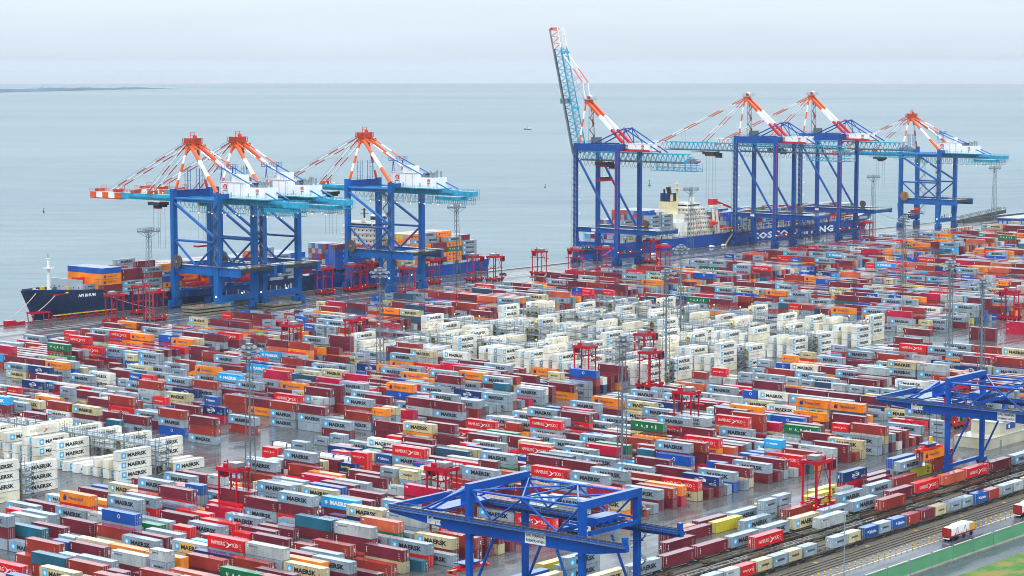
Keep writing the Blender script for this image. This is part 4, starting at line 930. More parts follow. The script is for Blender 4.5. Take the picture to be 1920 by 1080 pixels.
285 6008 1010706 126 1110405 126 1010113 126 2111807 421 10514 126 10104
286 6132 1040119 126 1011205 127 2010101 297 10413 126 10405 126 10504
287 6806 1040407 253 1040101
288 6258 1020404 126 2010405 298 20113 64 20604 65 21301
290 6680 1011501 126 1040404 127 1041607 126 1060406 126 1010604 126 2060109
292 6683 1040401 379 1030401 126 1070104 126 2110506
293 6680 10107 253 1051005 126 1110502 126 1070105 126 1060504
294 6386 2010118 296 10416 126 1080407 127 1150607
295 6257 1040413 424 10704
296 6384 21801 299 11201
297 6683 10404 126 1050101
298 6384 2020101 296 1041112 126 1031104 126 1050501 379 1100901
299 6681 11707
300 6683 10404
301 6683 1010705 504 10401
302 6682 1040111 126 1040404 252 11001 126 10104
303 6680 10501 379 11711
304 6680 10403 505 10405 126 20206
305 6681 10908 252 1010101 126 1040107 126 1050901 127 2071801
306 6680 11104
308 6682 1020516
309 6681 10804 126 1050205 253 1010208 126 1060611
311 6682 10403
312 6680 10408 252 10910 126 10401
313 6682 1010407 126 1010705 252 1010504
315 7060 10415
317 7060 10104
318 7061 10502
319 7061 10608 127 10605
320 6808 1010404 252 10404 253 21801
321 7060 10412 126 10701
322 7058 10105 127 10104
323 6932 11203 127 10405 252 20705
324 7059 10114 126 10506 127 20206
325 6934 10405
326 7060 10404 126 10401 126 21804
327 6935 1041204 126 1010404 126 1020602 126 20602
328 7059 1080901 252 2040101
329 7061 1010411 126 1051012
338 7184 10408 126 2060902
340 7312 20201
342 7311 20401
'''
FARX = '''
385.4 517 0 40 2 10303
416 493.9 0 40 1 10323
416 498.5 0 40 1 10300
416 516.9 0 40 1 1030000
416 521.5 0 40 1 103
416 526.1 0 40 1 1230000
416 530.7 0 40 1 103030000
416 535.3 0 40 1 10303
416 539.9 0 40 1 1030300
416 544.5 0 40 1 1230323
416 553.7 0 40 1 1230303
434.8 496.7 0 40 2 1030000
434.8 510.5 0 40 2 1030000
434.8 515.1 0 40 2 10303
434.8 519.7 0 40 2 10300
434.8 524.3 0 40 2 1230300
434.8 533.5 0 40 2 1030300
434.8 542.7 0 40 2 10321
434.8 547.3 0 40 2 1030300
434.8 561.1 0 40 2 10323
434.8 565.7 0 40 2 12103
434.8 570.3 0 40 2 10323
434.8 574.9 0 40 2 10303
663.8 489.6 0 40 1 1220300
663.8 494.2 0 40 1 1030323
663.8 503.4 0 40 1 10303
663.8 508 0 40 1 10303
663.8 512.6 0 40 1 1030300
663.8 517.2 0 40 1 12322
663.8 521.8 0 40 1 10303
663.8 526.4 0 40 1 1030300
663.8 531 0 40 1 103032100
663.8 535.6 0 40 1 10303
663.8 540.2 0 40 1 1030300
663.8 544.8 0 40 1 1032103
663.8 549.4 0 40 1 103
663.8 554 0 40 1 1230000
663.8 558.6 0 40 1 1230303
663.8 563.2 0 40 1 1212322
663.8 577 0 40 1 123030000
663.8 581.6 0 40 1 12303
663.8 590.8 0 40 1 10300
663.8 595.4 0 40 1 12303
663.8 600 0 40 1 12303
663.8 604.6 0 40 1 10303
663.8 613.8 0 40 1 10303
663.8 618.4 0 40 1 121
663.8 623 0 40 1 121
663.8 627.6 0 40 1 10300
663.8 632.2 0 40 1 1030300
682 489.6 0 40 2 103
682 494.2 0 40 2 12103
682 498.8 0 40 2 10323
682 503.4 0 40 2 1030300
682 508 0 40 2 1212103
682 521.8 0 40 2 1030300
682 526.4 0 40 2 121030300
682 531 0 40 2 10303
682 544.8 0 40 2 103030300
682 549.4 0 40 2 1210321
682 554 0 40 2 1030303
682 567.8 0 40 2 10303
682 572.4 0 40 2 10303
682 577 0 40 2 1030300
682 581.6 0 40 2 1032223
682 586.2 0 40 2 103230300
682 595.4 0 40 2 10303
682 600 0 40 2 12203
682 604.6 0 40 2 1032300
682 609.2 0 40 2 10303
682 618.4 0 40 2 10300
682 623 0 40 2 10303
682 632.2 0 40 2 103
682 636.8 0 40 2 103
712 485 0 40 1 123000000
712 489.6 0 40 1 10303
712 494.2 0 40 1 12303
712 498.8 0 40 1 1030300
712 503.4 0 40 1 1032203
712 508 0 40 1 10323
712 512.6 0 40 1 123030000
712 517.2 0 40 1 10303
712 540.2 0 40 1 103030000
712 554 0 40 1 10322
712 558.6 0 40 1 10303
712 567.8 0 40 1 1030303
712 572.4 0 40 1 12303
712 586.2 0 40 1 103
712 590.8 0 40 1 10300
712 595.4 0 40 1 12303
712 609.2 0 40 1 1030303
712 613.8 0 40 1 1032323
712 618.4 0 40 1 10303
712 623 0 40 1 10321
712 627.6 0 40 1 1032300
712 632.2 0 40 1 103
712 636.8 0 40 1 103210000
732 485 0 40 2 1030000
732 489.6 0 40 2 1220322
732 503.4 0 40 2 1030321
732 512.6 0 40 2 103032100
732 517.2 0 40 2 1030321
732 521.8 0 40 2 1032121
732 526.4 0 40 2 103030300
732 531 0 40 2 103
732 535.6 0 40 2 10300
732 544.8 0 40 2 1230000
732 577 0 40 2 1032300
732 590.8 0 40 2 103030000
732 595.4 0 40 2 1030303
732 609.2 0 40 2 10300
732 613.8 0 40 2 1230300
732 618.4 0 40 2 1212103
732 636.8 0 40 2 1032300
763.4 485 0 40 1 1030000
763.4 489.6 0 40 1 1030323
763.4 494.2 0 40 1 1030303
763.4 498.8 0 40 1 103
763.4 503.4 0 40 1 103230000
763.4 508 0 40 1 1030303
763.4 517.2 0 40 1 1032100
763.4 521.8 0 40 1 1230303
763.4 531 0 40 1 1230303
763.4 540.2 0 40 1 12103
763.4 544.8 0 40 1 10303
763.4 549.4 0 40 1 123030300
763.4 558.6 0 40 1 121
763.4 567.8 0 40 1 1030300
763.4 577 0 40 1 12103
763.4 581.6 0 40 1 1032200
763.4 586.2 0 40 1 10303
763.4 595.4 0 40 1 10303
763.4 600 0 40 1 10303
763.4 604.6 0 40 1 10303
763.4 613.8 0 40 1 1212303
763.4 623 0 40 1 10303
763.4 627.6 0 40 1 12303
763.4 632.2 0 40 1 12303
763.4 636.8 0 40 1 103030000
783.3 485 0 40 2 1030000
783.3 489.6 0 40 2 1030303
783.3 498.8 0 40 2 123032300
783.3 517.2 0 40 2 1030303
783.3 526.4 0 40 2 123030300
783.3 535.6 0 40 2 1032303
783.3 554 0 40 2 12203
783.3 558.6 0 40 2 10303
783.3 567.8 0 40 2 121210300
783.3 572.4 0 40 2 10303
783.3 577 0 40 2 10323
783.3 586.2 0 40 2 1232300
783.3 595.4 0 40 2 1030300
783.3 609.2 0 40 2 1032300
783.3 618.4 0 40 2 1030300
783.3 632.2 0 40 2 103030000
783.3 636.8 0 40 2 103030303
813.4 489.6 0 40 1 1030323
813.4 494.2 0 40 1 1232322
813.4 498.8 0 40 1 103030300
813.4 503.4 0 40 1 1030323
813.4 508 0 40 1 121030300
813.4 517.2 0 40 1 1032223
813.4 521.8 0 40 1 103032100
813.4 531 0 40 1 10303
813.4 540.2 0 40 1 12303
813.4 544.8 0 40 1 1030303
813.4 554 0 40 1 1030300
813.4 558.6 0 40 1 10303
813.4 567.8 0 40 1 1030000
813.4 581.6 0 40 1 10303
813.4 586.2 0 40 1 10323
813.4 590.8 0 40 1 1030303
813.4 609.2 0 40 1 1030300
813.4 613.8 0 40 1 10303
813.4 623 0 40 1 103
813.4 627.6 0 40 1 12203
813.4 632.2 0 40 1 1030300
833 490 0 40 2 123030300
833 494.6 0 40 2 1030303
833 508.4 0 40 2 1030303
833 517.6 0 40 2 1032303
833 540.6 0 40 2 12303
833 549.8 0 40 2 103030300
833 559 0 40 2 1222303
833 568.2 0 40 2 10323
833 586.6 0 40 2 1030300
833 591.2 0 40 2 12303
833 595.8 0 40 2 10303
833 600.4 0 40 2 121032100
833 609.6 0 40 2 123
833 614.2 0 40 2 1030300
833 628 0 40 2 1032300
833 637.2 0 40 2 103
532.6 320.6 0 40 0 108
516.7 320.7 0 40 0 119
562.4 316.7 0 40 0 119
560.3 321 0 40 0 10109
575.4 316.9 0 40 0 10500
545.5 320.7 0 40 0 104
540 316.9 0 40 0 104
525.5 316.8 0 20 0 211
486 316.4 0 20 0 20100
493 316.6 0 20 0 20101
491.5 321 0 40 0 119
448.1 320.6 0 20 0 204
455 320.6 0 20 0 212
463.3 321.1 0 40 0 104
399.8 320.9 0 40 0 119
402 317.2 0 20 0 201
385 313 0 40 0 102
385 317.2 0 40 0 109
595.4 301 1.25 40 0 101
443.3 281.8 1.25 20 0 202
450.1 281.8 1.25 20 0 201
470.3 281.8 1.25 20 0 202
485.1 281.8 1.25 20 0 201
492.6 281.8 1.25 20 0 218
499.6 281.8 1.25 20 0 205
507.3 281.8 1.25 20 0 204
513.7 281.8 1.25 20 0 202
521.7 281.8 1.25 20 0 201
528.2 281.8 1.25 20 0 201
536.4 281.8 1.25 20 0 218
542.9 281.8 1.25 20 0 205
550.9 281.8 1.25 20 0 201
557.4 281.8 1.25 20 0 211
565.9 281.8 1.25 20 0 202
410.2 281.8 1.25 20 0 201
417 281.8 1.25 20 0 211
'''
# ================================================================== CONTAINERS
H40, H20 = 2.8, 2.6
def side_text(m, s, x, z, wd, ht, y, mat, bold=0.02, res=1, vertical=False):
    vs, fs, _ = text2d(s, bold, res)
    m.quadmesh([(x+a*wd, y, z+b*ht) for a, b in vs], fs, mat)
def poly(m, pts, y, mat): m.quadmesh([(a, y, b) for a, b in pts], [tuple(range(len(pts)))], mat)
def star(cx, cz, r, k=7):
    return [(cx+(r if i % 2 == 0 else r*.42)*math.sin(math.pi*i/k), cz+(r if i % 2 == 0 else r*.42)*math.cos(math.pi*i/k)) for i in range(2*k)]
def rect(x, z, a, b): return [(x, z), (x+a, z), (x+a, z+b), (x, z+b)]
def livery(m, c, L, y, h, near=True, dirx=1):
    """the writing on the long side; y is the plane just proud of it"""
    l = 12.19 if L == 40 else 6.06; x0 = -l/2; res = 2 if near else 0; F = y-.006
    short = L == 20
    if c in 'gbwcfz':
        q = .75 if short else 1.7; X = x0+(.7 if short else 1.0); Z = h/2-q/2+(.1 if short else .05)
        if c != 'c': poly(m, rect(X, Z, q, q), y, 'star_blue')
        poly(m, star(X+q/2, Z+q/2, q*.4), F, 'letter_white')
        col = 'letter_white' if c == 'c' else 'letter_black'
        if c == 'z': poly(m, rect(X+q+.25, .25, 4.6, h-.6), y+.002, 'patch_yellow'); poly(m, rect(X+q+5.4, .25, .55, h-.6), y+.002, 'patch_yellow')
        wd = 3.2 if short else 7.1; ht = .5 if short else 1.16
        if c == 'f':
            side_text(m, 'MAERSK', X+q+.5, h/2+.1, wd*.85, .85, F, col, .03, res); side_text(m, 'SEALAND', X+q+.5, h/2-.95, wd*.85, .7, F, col, .02, res)
        else: side_text(m, 'MAERSK', X+q+(.25 if short else .55), h/2-ht/2+(.1 if short else .05), wd, ht, F, col, .045, res)
        if near and not short and c != 'w': side_text(m, 'MSKU 724', x0+l-1.6, h-.45, .9, .12, F, 'letter_black', 0, 0)
    elif c == 'l':
        poly(m, rect(x0+.5, h-.95, .5, .5), y, 'letter_white'); poly(m, star(x0+.75, h-.7, .2), F, 'star_blue'); side_text(m, 'MAERSK LINE', x0+1.15, h-.85, 2.9 if not short else 2.0, .32, F, 'letter_black', .02, res)
    elif c in 'hH':
        k = .5 if short else 1.0; col = 'letter_white' if c == 'h' else 'letter_grey'; em = 'letter_white' if c == 'h' else 'emblem_red'
        X = x0+(.7 if short else 1.25); ht = .45 if short else .92; Z = h/2-ht/2
        side_text(m, 'HAMBURG', X, Z, 4.6*k, ht, F, col, .0, res); side_text(m, 'SÜD', X+7.1*k, Z, 2.0*k, ht*1.18, F, col, .0, res)
        ex = X+4.5*k; ez = h/2
        poly(m, [(ex, ez+.85*k), (ex+2.2*k, ez-.1*k), (ex+1.5*k, ez-.25*k), (ex+.9*k, ez+.35*k)], F, em); poly(m, [(ex+.3*k, ez-.8*k), (ex+1.1*k, ez-.75*k), (ex+1.75*k, ez-.2*k), (ex+1.5*k, ez-.1*k)], F, em); poly(m, [(ex+1.6*k, ez-.0*k), (ex+2.5*k, ez+.45*k), (ex+2.3*k, ez+.1*k)], F, em)
    elif c in 'oL':
        k = .5 if short else 1.0; X = x0+1.3*k; Z = h/2
        if c == 'o' or True:
            for d in (0, .62):
                poly(m, [(X+d*k, Z-.1*k), (X+(d+.55)*k, Z+.75*k), (X+(d+.8)*k, Z+.75*k), (X+(d+.7)*k, Z-.7*k), (X+(d+.1)*k, Z-.7*k)], F+.001*(d > 0), 'emblem_blue')
        side_text(m, 'Hapag-Lloyd', X+2.3*k, Z-.5*k, 5.6*k, 1.05*k, F, 'emblem_blue' if c == 'o' else 'letter_black', .015, res)
    elif c == 'n':
        k = .5 if short else 1.0
        if short: side_text(m, 'EUROTAINER', x0+.8, h/2-.2, 3.6, .55, F, 'letter_yellow', .03, res)
        else:
            side_text(m, 'CMA CGM', -1.9, h/2-.35, 3.8, .8, F, 'letter_white', .03, res)
            for s_ in (1, -1):
                arc = [(s_*(.2+1.5*math.cos(a)), h/2+s_*(.75*math.sin(a)+.15)) for a in [math.radians(20+12*i) for i in range(9)]]; arc += [(s_*(.2+1.32*math.cos(a)), h/2+s_*(.6*math.sin(a)+.15)) for a in [math.radians(20+12*i) for i in range(8, -1, -1)]]
                poly(m, arc, F, 'letter_white')
            side_text(m, 'SHIPPING GROUP', 3.0, .75, 2.3, .22, F, 'letter_white', .01, 0); side_text(m, 'SHIPPING GROUP', 3.0, .4, 2.3, .22, F, 'letter_white', .01, 0)
    elif c == 'u':
        for i, ch in enumerate('UASC'): side_text(m, ch, x0+2.0+i*1.95*(l/12.19), h/2-.35, .75, .75, F, 'letter_white', .05, res)
        poly(m, rect(x0+l*.78, h/2-.6, .32, 1.25), F, 'letter_white'); poly(m, rect(x0+5.0, h/2-.62, .6, .14), F, 'letter_white')
    elif c == 's':
        poly(m, rect(x0+.9, h/2-.1, .5, .45), F, 'letter_white'); side_text(m, 'Safmarine', x0+1.8, h/2-.35, 3.3, .85, F, 'letter_white', .02, res)
    elif c == 'y':
        for sx in (x0+l-2.6,): side_text(m, 'm', sx, h/2+.15, 1.3, .6, F, 'msc_black', .06, res); side_text(m, 'sc', sx, h/2-.75, 1.3, .7, F, 'msc_black', .06, res)
    elif c == 'N':
        poly(m, [(.3+.5*math.cos(a), h/2+.3+.5*math.sin(a)) for a in [math.pi*i/9 for i in range(18)]], y, 'letter_white'); poly(m, [(.3+.36*math.cos(a), h/2+.3+.36*math.sin(a)) for a in [math.pi*i/9 for i in range(18)]], F, 'container_N')
    elif c in 'mrkptdC':
        if c in 'mr':
            for i in range(4): poly(m, rect(x0+.55, h-.75-i*.36, .22, .24), F, 'letter_white')
        elif c in 'kp': side_text(m, 'OCL' if c == 'p' else 'GC', x0+.5, h-.85, .95, .45, F, 'letter_white', .04, res)
        elif c == 't': pass
        elif c == 'C' and not short: side_text(m, 'REEFER', -1.5, h/2-.3, 2.8, .55, F, 'letter_grey', .0, 0)
    if near and c in 'mrhkn':
        for i in range(3): poly(m, rect(x0+l-1.45, .75+i*.5, .5, .16), F, 'letter_grey')
        poly(m, rect(x0+l-1.0, .3, .26, .26), F, 'sticker')
_CM = {}
def body_mesh(c, L):
    """corner posts, rails, corrugated walls, ribbed roof, corner castings, lettering; long axis on x, writing on the -y side"""
    l = 12.192 if L == 40 else 6.058; h = H40 if L == 40 else H20; hw = 1.219; p = 'container_'+c; m = MB(); reefer = c in 'wHLC'
    X = l/2; e = .13
    for sx in (-1, 1):
        for sy in (-1, 1):
            m.box(min(sx*X, sx*(X-e)), min(sy*hw, sy*(hw-e)), .12, max(sx*X, sx*(X-e)), max(sy*hw, sy*(hw-e)), h-.12, p)
            for z in (0, h-.12): m.box(min(sx*X, sx*(X-.17)), min(sy*(hw+.004), sy*(hw-.16)), z, max(sx*(X+.004), sx*(X-.17)), max(sy*(hw+.004), sy*(hw-.16)), z+.12, 'corner_cast')
    for sy in (-1, 1):
        for z0, z1 in ((.0, .16), (h-.1, h-.004)): m.box(-X+.17, min(sy*(hw-.002), sy*(hw-.1)), z0, X-.17, max(sy*(hw-.002), sy*(hw-.1)), z1, p)
    for sx in (-1, 1):
        for z0, z1 in ((.0, .16), (h-.11, h-.005)): m.box(min(sx*(X-.002), sx*(X-.1)), -hw+.16, z0, max(sx*(X-.002), sx*(X-.1)), hw-.16, z1, p)
    # walls
    def wave(a0, a1, pitch, depth):
        n = max(2, int((a1-a0)/pitch)); r = []
        for i in range(n):
            s = a0+(a1-a0)*i/n; d = (a1-a0)/n
            r += [(s, 0), (s+d*.28, 0), (s+d*.5, depth), (s+d*.78, depth)]
        r.append((a1, 0)); return r
    pr = wave(-X+e, X-e, .28 if not reefer else .62, .036 if not reefer else .006); k = len(pr)
    for sy in (-1, 1):
        y = sy*(hw-.03); m.quadmesh([(a, y-sy*d, .16) for a, d in pr]+[(a, y-sy*d, h-.1) for a, d in pr], [(i, i+1, k+i+1, k+i) for i in range(k-1)], p)
    pe = wave(-hw+e, hw-e, .26, .036 if not reefer else .005); k = len(pe)
    for sx in (-1, 1):
        x = sx*(X-.05); m.quadmesh([(x-sx*d, a, .16) for a, d in pe]+[(x-sx*d, a, h-.11) for a, d in pe], [(i, i+1, k+i+1, k+i) for i in range(k-1)], p)
    pr = wave(-X+.1, X-.1, .5, .02); k = len(pr)
    m.quadmesh([(a, -hw+.1, h-.03-d) for a, d in pr]+[(a, hw-.1, h-.03-d) for a, d in pr], [(i, i+1, k+i+1, k+i) for i in range(k-1)], p)
    m.quadmesh([(-X+.1,-hw+.1,.05),(X-.1,-hw+.1,.05),(X-.1,hw-.1,.05),(-X+.1,hw-.1,.05)], [(0,3,2,1)], 'door_gap')
    for y in (-hw-.006, hw+.006): m.quadmesh([(-X+.17, y, .0), (X-.17, y, .0), (X-.17, y, .1), (-X+.17, y, .1)], [(0,1,2,3)], 'gap_shade')  # dark strips painted as the shaded gap under each box
    for x in (-X-.006, X+.006): m.quadmesh([(x, -hw+.17, .0), (x, hw-.17, .0), (x, hw-.17, .1), (x, -hw+.17, .1)], [(0,1,2,3)], 'gap_shade')
    livery(m, c, L, -hw+.012, h); return m
def door_mesh(c, L, sx, sy):
    h = H40 if L == 40 else H20; X = (6.096 if L == 40 else 3.029)*sx; m = MB(); p = 'container_'+c
    y0, y1 = (.008, 1.08) if sy > 0 else (-1.08, -.008)
    m.box(min(X-sx*.04, X+sx*.004), y0, .18, max(X-sx*.04, X+sx*.004), y1, h-.13, p)
    for f in (.3, .74):
        y = y0+(y1-y0)*f; m.box(min(X+sx*.006, X+sx*.05), y-.028, .1, max(X+sx*.006, X+sx*.05), y+.028, h-.08, 'door_rod')
        m.box(min(X+sx*.006, X+sx*.065), y-.02, .95, max(X+sx*.006, X+sx*.065), y+.22, 1.02, 'door_rod')
    for z in (.45, 1.35, 2.2):
        ye = y1 if sy > 0 else y0; m.box(min(X+sx*.005, X+sx*.03), ye-.14, z, max(X+sx*.005, X+sx*.03), ye+.0, z+.1, 'corner_cast')
    if c in 'mhrn' and sy > 0:
        for i in range(2): m.box(min(X+sx*.005, X+sx*.012), y0+.35, 1.6-i*.45, max(X+sx*.005, X+sx*.012), y0+.75, 1.9-i*.45, 'letter_white')
    elif sy > 0: m.box(min(X+sx*.005, X+sx*.012), y0+.4, 1.7, max(X+sx*.005, X+sx*.012), y0+.7, 2.0, 'letter_white')
    return m
def unit_mesh(sx, mat):
    X = 6.096*sx; m = MB()
    m.box(min(X-sx*.04, X+sx*.004), -1.06, .2, max(X-sx*.04, X+sx*.004), 1.06, H40-.14, mat)
    m.box(min(X+sx*.004, X+sx*.012), -.75, 1.5, max(X+sx*.004, X+sx*.012), .75, 2.3, 'house_white')
    pts = [(.42*math.cos(a), 1.0+.42*math.sin(a)) for a in [math.pi*i/8 for i in range(16)]]
    m.xprism(pts, min(X+sx*.004, X+sx*.03), max(X+sx*.004, X+sx*.03), 'fan_dark'); m.box(min(X+sx*.004, X+sx*.04), -.95, .3, max(X+sx*.004, X+sx*.04), -.55, .8, 'fan_dark'); return m
def get_mesh(key, fn, name):
    if key not in _CM: _CM[key] = fn().mesh(name)
    return _CM[key]
def put(name, me, parent=None):
    o = bpy.data.objects.new(name, me); COL.objects.link(o)
    if parent: o.parent = parent
    return o
GRP = dict(std='stacked shipping containers in the yard', reef='stacked refrigerated containers by the steel racks', rail='containers in the rail yard')
rr = random.Random(5)
for ln in NEAR.strip().split('\n'):
    k, o, L, end, cx, cy, z, lab = ln.split(',', 7); c, o, L, end = KEYS[int(k)], 'YX'[int(o)], int(L), int(end); cx, cy, z = float(cx), float(cy), float(z)
    reefer = o == 'X' and c in 'wHLC' and 275 > 0 and cy > 400
    rz = -math.pi/2 if o == 'Y' else 0.0
    root = put('refrigerated_container' if reefer else 'shipping_container', get_mesh((c, L), lambda: body_mesh(c, L), 'container_body'))
    root.location = (cx+rr.uniform(-.05, .05), cy+rr.uniform(-.05, .05), z+.003); root.rotation_euler.z = rz+rr.uniform(-.0025, .0025)
    tag(root, lab, 'container', GRP['reef'] if reefer else (GRP['rail'] if cy < 330 else GRP['std']))
    ds = 1 if end else -1
    for sy in (-1, 1): put('door', get_mesh(('d', c, L, ds, sy), lambda: door_mesh(c, L, ds, sy), 'container_door'), root)
    if reefer:
        um = rr.choice(('machine_cream', 'machine_yellow', 'house_white', 'machine_yellow'))
        put('refrigeration_unit', get_mesh(('u', -ds, um), lambda: unit_mesh(-ds, um), 'refrigeration_unit'), root)
# ---- everything farther off or hidden: one heap of boxes
FM = MB()
_LV = {}
def far_box(c, L, cx, cy, z, o, text=True, unit=None, flip=False):
    l = 12.192 if L == 40 else 6.058; h = H40 if L == 40 else H20; X = l/2; p = 'container_'+c
    k = (c, L, text, unit)
    if k not in _LV:
        m = MB(); m.box(-X, -1.219, 0, X, 1.219, h-.004, p)
        if text: livery(m, c, L, -1.235, h, near=False)
        for q in range(0 if not text else 1):
            for y in (-.78, -.3, .3, .78): m.quadmesh([(X+.02, y-.03, .12), (X+.02, y+.03, .12), (X+.02, y+.03, h-.1), (X+.02, y-.03, h-.1)], [(0,1,2,3)], 'door_rod'); m.quadmesh([(-X-.02, y-.03, .12), (-X-.02, y-.03, h-.1), (-X-.02, y+.03, h-.1), (-X-.02, y+.03, .12)], [(0,1,2,3)], 'door_rod')
        if unit: m.box(-X-.03, -1.05, .2, -X-.004, 1.05, h-.15, unit); m.box(-X-.05, -.4, .6, -X-.03, .4, 1.35, 'fan_dark')
        for x in (-X-.008, X+.008): m.quadmesh([(x, -1.22, .0), (x, 1.22, .0), (x, 1.22, .12), (x, -1.22, .12)], [(0,1,2,3)], 'gap_shade')  # shadow line of the gap between tiers, painted as a strip
        m.quadmesh([(-X, -1.228, 0), (X, -1.228, 0), (X, -1.228, .12), (-X, -1.228, .12)], [(0,1,2,3)], 'gap_shade')
        for x in (-X-.01, X-.15): m.quadmesh([(x, -1.23, .12), (x+.16, -1.23, .12), (x+.16, -1.23, h-.02), (x, -1.23, h-.02)], [(0,1,2,3)], 'corner_cast' if c in 'gbl' else p)
        _LV[k] = m
    m = _LV[k]
    if o == 'Y': vs = [(cx+b, cy-a, z+d) for a, b, d in m.v]
    else: vs = [(cx+a, cy+b, z+d) for a, b, d in m.v]
    s = len(FM.v); FM.v.extend(vs); FM.f.extend([tuple(i+s for i in f) for f in m.f]); FM.m.extend(m.m)
r2 = random.Random(9)
def unpack(q): return (40 if q[0] == '1' else 20), [KEYS[int(q[i:i+2])] for i in range(1, len(q), 2)]
for ln in FAR.strip().split('\n'):
    q = ln.split(); cx = .5+4.27*int(q[0])+1.22; y = 0
    for i in range(1, len(q), 2):
        y += int(q[i]); L, cs = unpack(q[i+1]); jx = r2.uniform(-.08, .08)
        for t, c in enumerate(cs):
            if c != '.': far_box(c, L, cx+jx, y/10+(6.095 if L == 40 else 3.03), t*(H40 if L == 40 else H20)+.003, 'Y', text=t >= len(cs)-2)
for ln in FARX.strip().split('\n'):
    x, y, z, L, rd, cs = ln.split(); L, cs = unpack(cs)
    for t, c in enumerate(cs):
        if c != '.': far_box(c, L, float(x)+(6.095 if L == 40 else 3.03), float(y)+1.22, float(z)+t*H40+.003, 'X', True, r2.choice(('machine_yellow', 'machine_cream', 'house_white')) if rd == '2' else None)
# ================================================================== QUAY CRANES
def bogie(parent, x, y, mat):
    m = MB(); m.cbox(x, y, 2.6, 7.6, 1.5, 1.3, mat); m.cbox(x, y, 3.7, 2.2, 2.0, 1.2, mat)
    for d in (-2.4, 2.4):
        m.cbox(x+d, y, 1.3, 3.6, 1.3, 1.2, mat); m.cbox(x+d, y+.9, 1.5, 1.0, .7, .9, 'steel_dark')
        for e in (-1.0, 1.0): m.cbox(x+d+e, y, .5, 1.7, 1.1, .9, mat)
    b = m.build('bogie', parent)
    m = MB()
    for d in (-3.9, -2.9, -1.9, -.9, .9, 1.9, 2.9, 3.9): m.tube((x+d, y-.35, .42), (x+d, y+.35, .42), .38, 'steel_dark', 10)
    m.build('wheel_set', b)
    return b
def stairs(parent, x, y0, y1, z0, z1, mat, n=10, w=.9):
    m = MB()
    for i in range(n):
        a, b = (y0, y1) if i % 2 == 0 else (y1, y0); za = z0+(z1-z0)*i/n; zb = z0+(z1-z0)*(i+1)/n
        m.beam((x, a, za), (x, b, zb), w, .12, mat); m.beam((x-w/2, a, za+1), (x-w/2, b, zb+1), .06, .06, mat); m.beam((x+w/2, a, za+1), (x+w/2, b, zb+1), .06, .06, mat)
        m.cbox(x, b, zb, w*1.5, .9, .08, mat)
    for xx in (x-w*.7, x+w*.7):
        for yy in (y0-.4, y1+.4): m.beam((xx, yy, z0), (xx, yy, z1), .09, .09, mat)
    m.build('stair', parent)
def festoon(m, x, y0, y1, z, n, d, mat):
    for i in range(n):
        a = y0+(y1-y0)*i/n; b = y0+(y1-y0)*(i+1)/n; pv = None
        for j in range(7):
            t = j/6; q = (x, a+(b-a)*t, z-d*(1-(2*t-1)**2))
            if pv: m.beam(pv, q, .13, .13, mat)
            pv = q
def lamps(parent, pts, r=.32, mat='lamp_warm'):
    for p in pts:
        m = MB(); m.ball(p, r*.8, mat, 6); m.build('lamp', parent)
def logo(parent, x, y, z, s):
    m = MB(); vs, fs, _ = text2d('NTB', .05, 1)
    m.quadmesh([(x, y-a*s*1.3, z+b*s) for a, b in vs], fs, 'stripe_red')
    for i in range(2): m.quadmesh([(x, y, z-.5-i*.35), (x, y-s*.65, z-.2-i*.35), (x, y-s*1.3, z-.55-i*.35), (x, y-s*1.3, z-.75-i*.35), (x, y-s*.65, z-.4-i*.35), (x, y, z-.7-i*.35)], [tuple(range(6))], 'crane_navy')
    m.build('emblem', parent)
